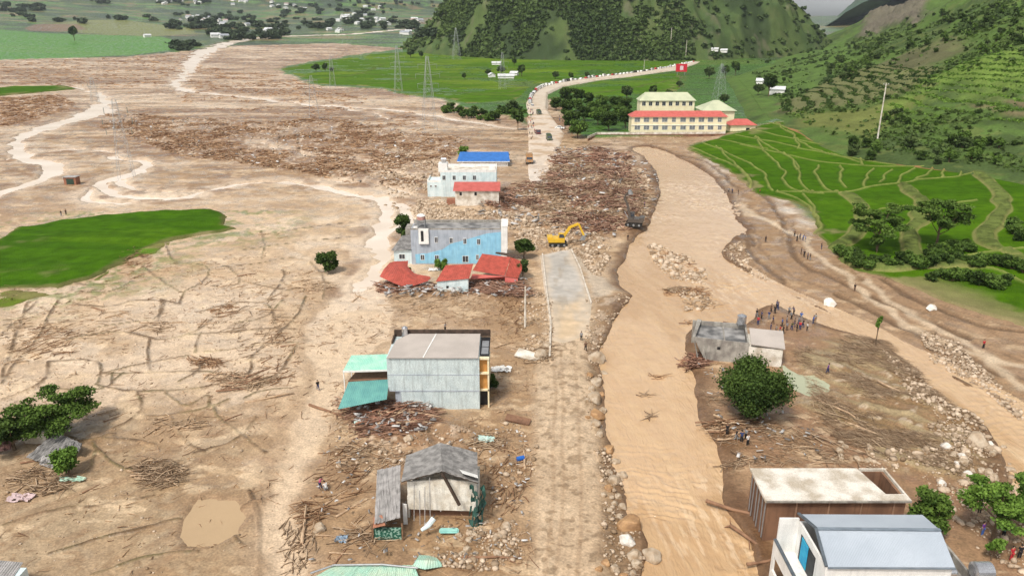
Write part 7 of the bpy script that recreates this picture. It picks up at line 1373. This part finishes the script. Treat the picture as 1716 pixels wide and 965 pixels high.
for i in range(len(QL) - 1): cum.append(cum[-1] + math.dist(QL[i], QL[i + 1]))
qr = random.Random(2); s_ = 0; i = 0; first = {0: 1, 1: 1}
while s_ < cum[-1] - 10 and i < 100:
    k = max(j for j in range(len(cum)) if cum[j] <= s_); f = (s_ - cum[k]) / (cum[k + 1] - cum[k]); x = QL[k][0] * (1 - f) + QL[k + 1][0] * f; y = QL[k][1] * (1 - f) + QL[k + 1][1] * f; ang = math.atan2(QL[k + 1][1] - QL[k][1], QL[k + 1][0] - QL[k][0]) + pi / 2
    kd = 0 if qr.random() < .62 else 1; cn = qr.choice(['white', 'white', 'silver', 'white', 'black', 'red', 'silver']); lab = '%s %s in the queue on the road curving to the pass' % (cn, 'car' if kd == 0 else 'minibus'); src = (c0, m0_)[kd]
    if first[kd]: first[kd] = 0; o = src; o.location = (x, y, 1.8); o.rotation_euler = (0, 0, ang); o['label'] = lab; o.scale = (1.25,) * 3
    else: o = dup(src, None, (x, y, 1.8 if y > 480 else .6), ang, 1.25, lab)
    for ch in o.children:
        if ch.name.startswith('body'): ch.material_slots[0].link = 'OBJECT'; ch.material_slots[0].material = CP[cn]
    s_ += qr.choice([6, 6.5, 7.5, 9]) * (1 + s_ / 700); i += 1
# excavators
def excavator(label, paint, loc, rz, sc=1.0, arm=0):
    t = empty('excavator', (0, 0, 0), label, 'excavator', None, rz)
    for s in (-1, 1):
        o = MB().prism([(-2.0, .25), (-1.7, 0), (1.7, 0), (2.0, .25), (2.0, .6), (1.7, .85), (-1.7, .85), (-2.0, .6)], s * .95, s * 1.5, 'y').build('track', tyrem, None); o.parent = t
        for x in (-1.3, 0, 1.3): MB().cyl((x, s * 1.5, .42), (x, s * 1.56, .42), .25, .25, 12).build('track_wheel', iron, o)
    o = MB(); o.box(-2.2, 1.4, -1.35, 1.35, .95, 1.9); o.box(-2.4, -1.2, -1.3, 1.3, 1.5, 2.2); o.build('body', paint, t, bevel=.08)
    cb = MB().prism([(0, 1.9), (1.5, 1.9), (1.45, 2.5), (1.1, 3.0), (0, 3.05)], -1.3, -.35, 'y').build('cab', paint, t, bevel=.04); MB().prism([(.15, 2.1), (1.32, 2.1), (1.3, 2.5), (1.0, 2.9), (.15, 2.9)], -1.33, -.32, 'y').build('cab_window', glassm, cb)
    b = MB()
    pts = [(1.0, .1, 1.8), (2.6, .1, 4.2), (4.4, .1, 4.9)] if arm == 0 else [(1.0, .1, 1.8), (1.8, .1, 5.2), (2.6, .1, 6.6)]
    st = [(pts[2]), (5.7, .1, 2.2)] if arm == 0 else [pts[2], (1.4, .1, 8.4)]
    b.beam(pts[0], pts[1], .5, .6); b.beam(pts[1], pts[2], .45, .5); b.build('boom', paint, t); MB().beam(*st, .38, .42).build('stick', paint, t); MB().cyl((1.3, .1, 1.5), (2.4, .1, 3.4), .1, .08, 8).build('ram', steel, t)
    e_ = Vector(st[1]); MB().prism([(e_.x - .1, e_.z + .2), (e_.x + .3, e_.z), (e_.x + .2, e_.z - .9), (e_.x - .8, e_.z - .9), (e_.x - .5, e_.z - .3)], -.45, .65, 'y').build('bucket', iron, t)
    t.location = loc; t.scale = (sc,) * 3; return t
p = G(935, 411); excavator('yellow excavator with arched arm clearing rubble at the broken end of the road', CP['yellow'], (p.x, p.y, gz1(p.x, p.y)), .0, 1.1)
p = G(1062, 383); excavator('dark mud-covered excavator with raised arm on the right end of the timber heap', CP['grey'], (p.x, p.y, gz1(p.x, p.y) + .6), 2.9, 1.1, 1)

# ------------------------------------------------------------------ pylons and poles
lat = mat('galvanised_lattice', (.42, .44, .45), (.34, .36, .37), rough=.5, metal=.3)
def pylon(px_, py_, H_, label, arms=3, w_=3.6, th=.28, rz=0.3):
    th *= .32
    p = GT(px_, py_) if py_ < 130 else G(px_, py_); t = empty('pylon', (0, 0, 0), label, 'pylon', 'lattice power pylons', rz)
    def ww(z): return w_ * (1 - z / H_) ** .85 + .5 if z < H_ * .98 else .5
    b = MB(); n = 7; zs = [H_ * (1 - (1 - i / n) ** 1.15) for i in range(n + 1)]
    for sx in (-1, 1):
        for sy in (-1, 1):
            for i in range(n): b.beam((sx * ww(zs[i]), sy * ww(zs[i]), zs[i] - (.5 if i == 0 else 0)), (sx * ww(zs[i + 1]), sy * ww(zs[i + 1]), zs[i + 1]), th)
    for i in range(n):
        a, c = ww(zs[i]), ww(zs[i + 1])
        for s in (-1, 1):
            b.beam((-a, s * a, zs[i]), (c, s * c, zs[i + 1]), th * .55); b.beam((a, s * a, zs[i]), (-c, s * c, zs[i + 1]), th * .55); b.beam((s * a, -a, zs[i]), (s * c, c, zs[i + 1]), th * .55); b.beam((s * a, a, zs[i]), (s * c, -c, zs[i + 1]), th * .55); b.beam((-c, s * c, zs[i + 1]), (c, s * c, zs[i + 1]), th * .5)
    b.build('lattice_mast', lat, t)
    for k in range(arms):
        z = H_ * (.62 + .13 * k); L_ = (5.5, 6.4, 5.0)[k % 3] * H_ / 36; a = MB()
        for s in (-1, 1):
            a.beam((0, s * .5, z), (-L_, 0, z + .4), th * .7); a.beam((0, s * .5, z), (L_, 0, z + .4), th * .7)
        a.beam((0, 0, z + 1.6), (-L_, 0, z + .45), th * .6); a.beam((0, 0, z + 1.6), (L_, 0, z + .45), th * .6); c_ = a.build('crossarm', lat, t)
        for s in (-1, 1): MB().cyl((s * L_ * .96, 0, z + .35), (s * L_ * .96, 0, z - 1.6), .1, .1, 6).build('insulator', mat('insulator_glass', (.2, .25, .22), rough=.3), c_)
    t.location = p; return t
pylon(720, 217, 36, 'tall grey lattice pylon in the flooded flat, in front of the green fields', 3, 2.9, .32)
pylon(527, 200, 24, 'thin lattice pylon standing on the driftwood flat left of the tall one', 3, 2.4, .26)
pylon(668, 155, 36, 'slender lattice pylon at the edge of the green fields', 3, 2.6, .34)
pylon(558, 150, 28, 'faint lattice pylon at the far tip of the green fields', 2, 2.0, .26)
pylon(765, 101, 46, 'distant lattice pylon at the left foot of the karst hill', 2, 5.5, .6)
pylon(213, 299, 27, 'lattice pylon in the braided channels at the left', 3, 2.0, .2)
pylon(1205, 168, 25, 'lattice pylon behind the school at the foot of the hills', 3, 3.4, .34)
pylon(842, 152, 30, 'lattice pylon beside the long farm shed', 2, 2.2, .26)
pylon(160, 172, 17, 'faint lattice pylon on the upper left flood flat', 2, 2.0, .26)
def pole(px_, py_, H_, label, r_=.16, arm=True, terr=True):
    p = GT(px_, py_) if terr else at(px_, py_); t = empty('utility_pole', (0, 0, 0), label, 'utility pole'); b = MB(); b.cyl((0, 0, -.5), (0, 0, H_), r_ * 1.3, r_ * .8, 10); b.build('pole', conc_pale, t)
    if arm:
        MB().beam((-1.1, 0, H_ - .6), (1.1, 0, H_ - .6), .16).build('crossarm', iron, t)
        for x in (-1, 0, 1): MB().cyl((x, 0, H_ - .5), (x, 0, H_ - .15), .09, .09, 6).build('insulator', white_paint, t)
    t.location = p; return t
pole(1470, 236, 23, 'tall pale utility pole rising in front of the terraced hillside', .26)
pole(1149, 96, 24, 'thin utility pole on the skyline side of the pass road', .4); pole(1124, 73, 22, 'tiny utility pole on the karst hill slope', .45); pole(1079, 118, 12, 'utility pole in the green field beside the queue', .25)
pole(880, 548, 7.6, 'pale concrete pole between the collapsed red roof and the concrete road', .17, False, False)
# ------------------------------------------------------------------ small foreground things
o = MB().cyl((0, 0, 0), (.9, .3, .05), .28, .28, 14).build('barrel', mat('blue_plastic', (.02, .14, .5), (.02, .1, .4), rough=.4), None); p = at(866, 772); o.location = p + Vector((0, 0, .28)); tag(o, 'blue plastic barrel lying beside the white pole left of the road', 'barrel')
def rag(name, px_, py_, w_, h_, m_, label, seed, cat='tarpaulin'):
    r = random.Random(seed); p = at(px_, py_); n = 9; vs = []
    for j in range(n):
        for i in range(n): vs.append((p.x + (i / (n - 1) - .5) * w_ + r.uniform(-.06, .06) * w_, p.y + (j / (n - 1) - .5) * h_ + r.uniform(-.06, .06) * h_, p.z + .12 + r.random() * .35))
    o = MB().add(vs, [(j * n + i, j * n + i + 1, (j + 1) * n + i + 1, (j + 1) * n + i) for j in range(n - 1) for i in range(n - 1) if r.random() > .06]).build(name, m_); o.modifiers.new('s', 'SOLIDIFY').thickness = .03; tag(o, label, cat)
rag('tarpaulin', 840, 620, 3.0, 1.8, white_paint, 'crumpled white sheet on the mud right of the pale blue house', 1)
rag('tarpaulin', 612, 706, 2.8, 1.4, mat('pale_aqua_tarp', (.4, .55, .5), (.5, .62, .58)), 'torn aqua sheet lying on the timber heap below the teal awning', 2)
rag('tarpaulin', 712, 690, 1.6, .9, white_paint, 'small white rag at the right end of the timber heap', 3)
rag('tarpaulin', 815, 738, 2.0, 1.4, mat('pale_aqua_tarp', (.4, .55, .5)), 'tangle of pale scrap beside the mud road', 4, 'scrap')
rag('tarpaulin', 572, 905, 1.2, 1.1, mat('blue_grey_cloth', (.25, .33, .42)), 'blue-grey cloth caught on the log left of the lean-to', 5, 'cloth')
rag('tarpaulin', 122, 806, 2.8, .9, greentin, 'pale green plastic sheet on the mud below the collapsed hut', 6)
rag('tarpaulin', 36, 836, 2.6, 1.4, mat('pale_pink_tarp', (.55, .42, .42)), 'pinkish muddy sheet at the left edge below the hut', 7)
rag('tarpaulin', 726, 452, 2.0, 1.2, white_paint, 'white rag on the rubble before the blue house', 8)
rag('tarpaulin', 678, 482, 1.5, .9, white_paint, 'white scrap below the buckled red roof', 9)
for a, b_, lab in [(786, 560, 'x')][:0]: pass
for a, b_, ang, L_ in [(858, 300, .3, 5)][:0]: pass
# concrete slabs thrown by the flood
for a, b_, w_, d_, tz, lb in [(885, 598, 4.0, 2.0, .12, 'broken pale concrete slab leaning by the left road edge'), (868, 706, 3.4, 1.2, .1, 'broken brown slab edge across the gully left of the road'), (1262, 512, 4.2, 1.6, .25, 'tilted brown slab at the upper edge of the island'), (1228, 545, 3.6, 1.0, .15, 'brown wall remnant just behind the ruined house')]:
    p = at(a, b_); o = MB().box(-w_ / 2, w_ / 2, -d_ / 2, d_ / 2, 0, .25).build('concrete_slab', conc_pale if 'pale' in lb else mudwall, None, bevel=.03); o.location = p + Vector((0, 0, .3)); o.rotation_euler = (.25, tz, .4 - w_ * .2); tag(o, lb, 'slab')
# ------------------------------------------------------------------ haze
hz = MB().box(-9800, 9800, -700, 9900, -40, 1600).build('haze', bpy.data.materials.new('haze_air'), None); hz['kind'] = 'stuff'
hm = hz.data.materials[0]; hm.use_nodes = True; N = hm.node_tree.nodes; N.remove(N['Principled BSDF']); pv = N.new('ShaderNodeVolumePrincipled'); pv.inputs['Density'].default_value = .00005; pv.inputs['Color'].default_value = (.80, .90, .97, 1); pv.inputs['Anisotropy'].default_value = .2
hm.node_tree.links.new(pv.outputs[0], N['Material Output'].inputs['Volume']); hm.cycles.homogeneous_volume = True
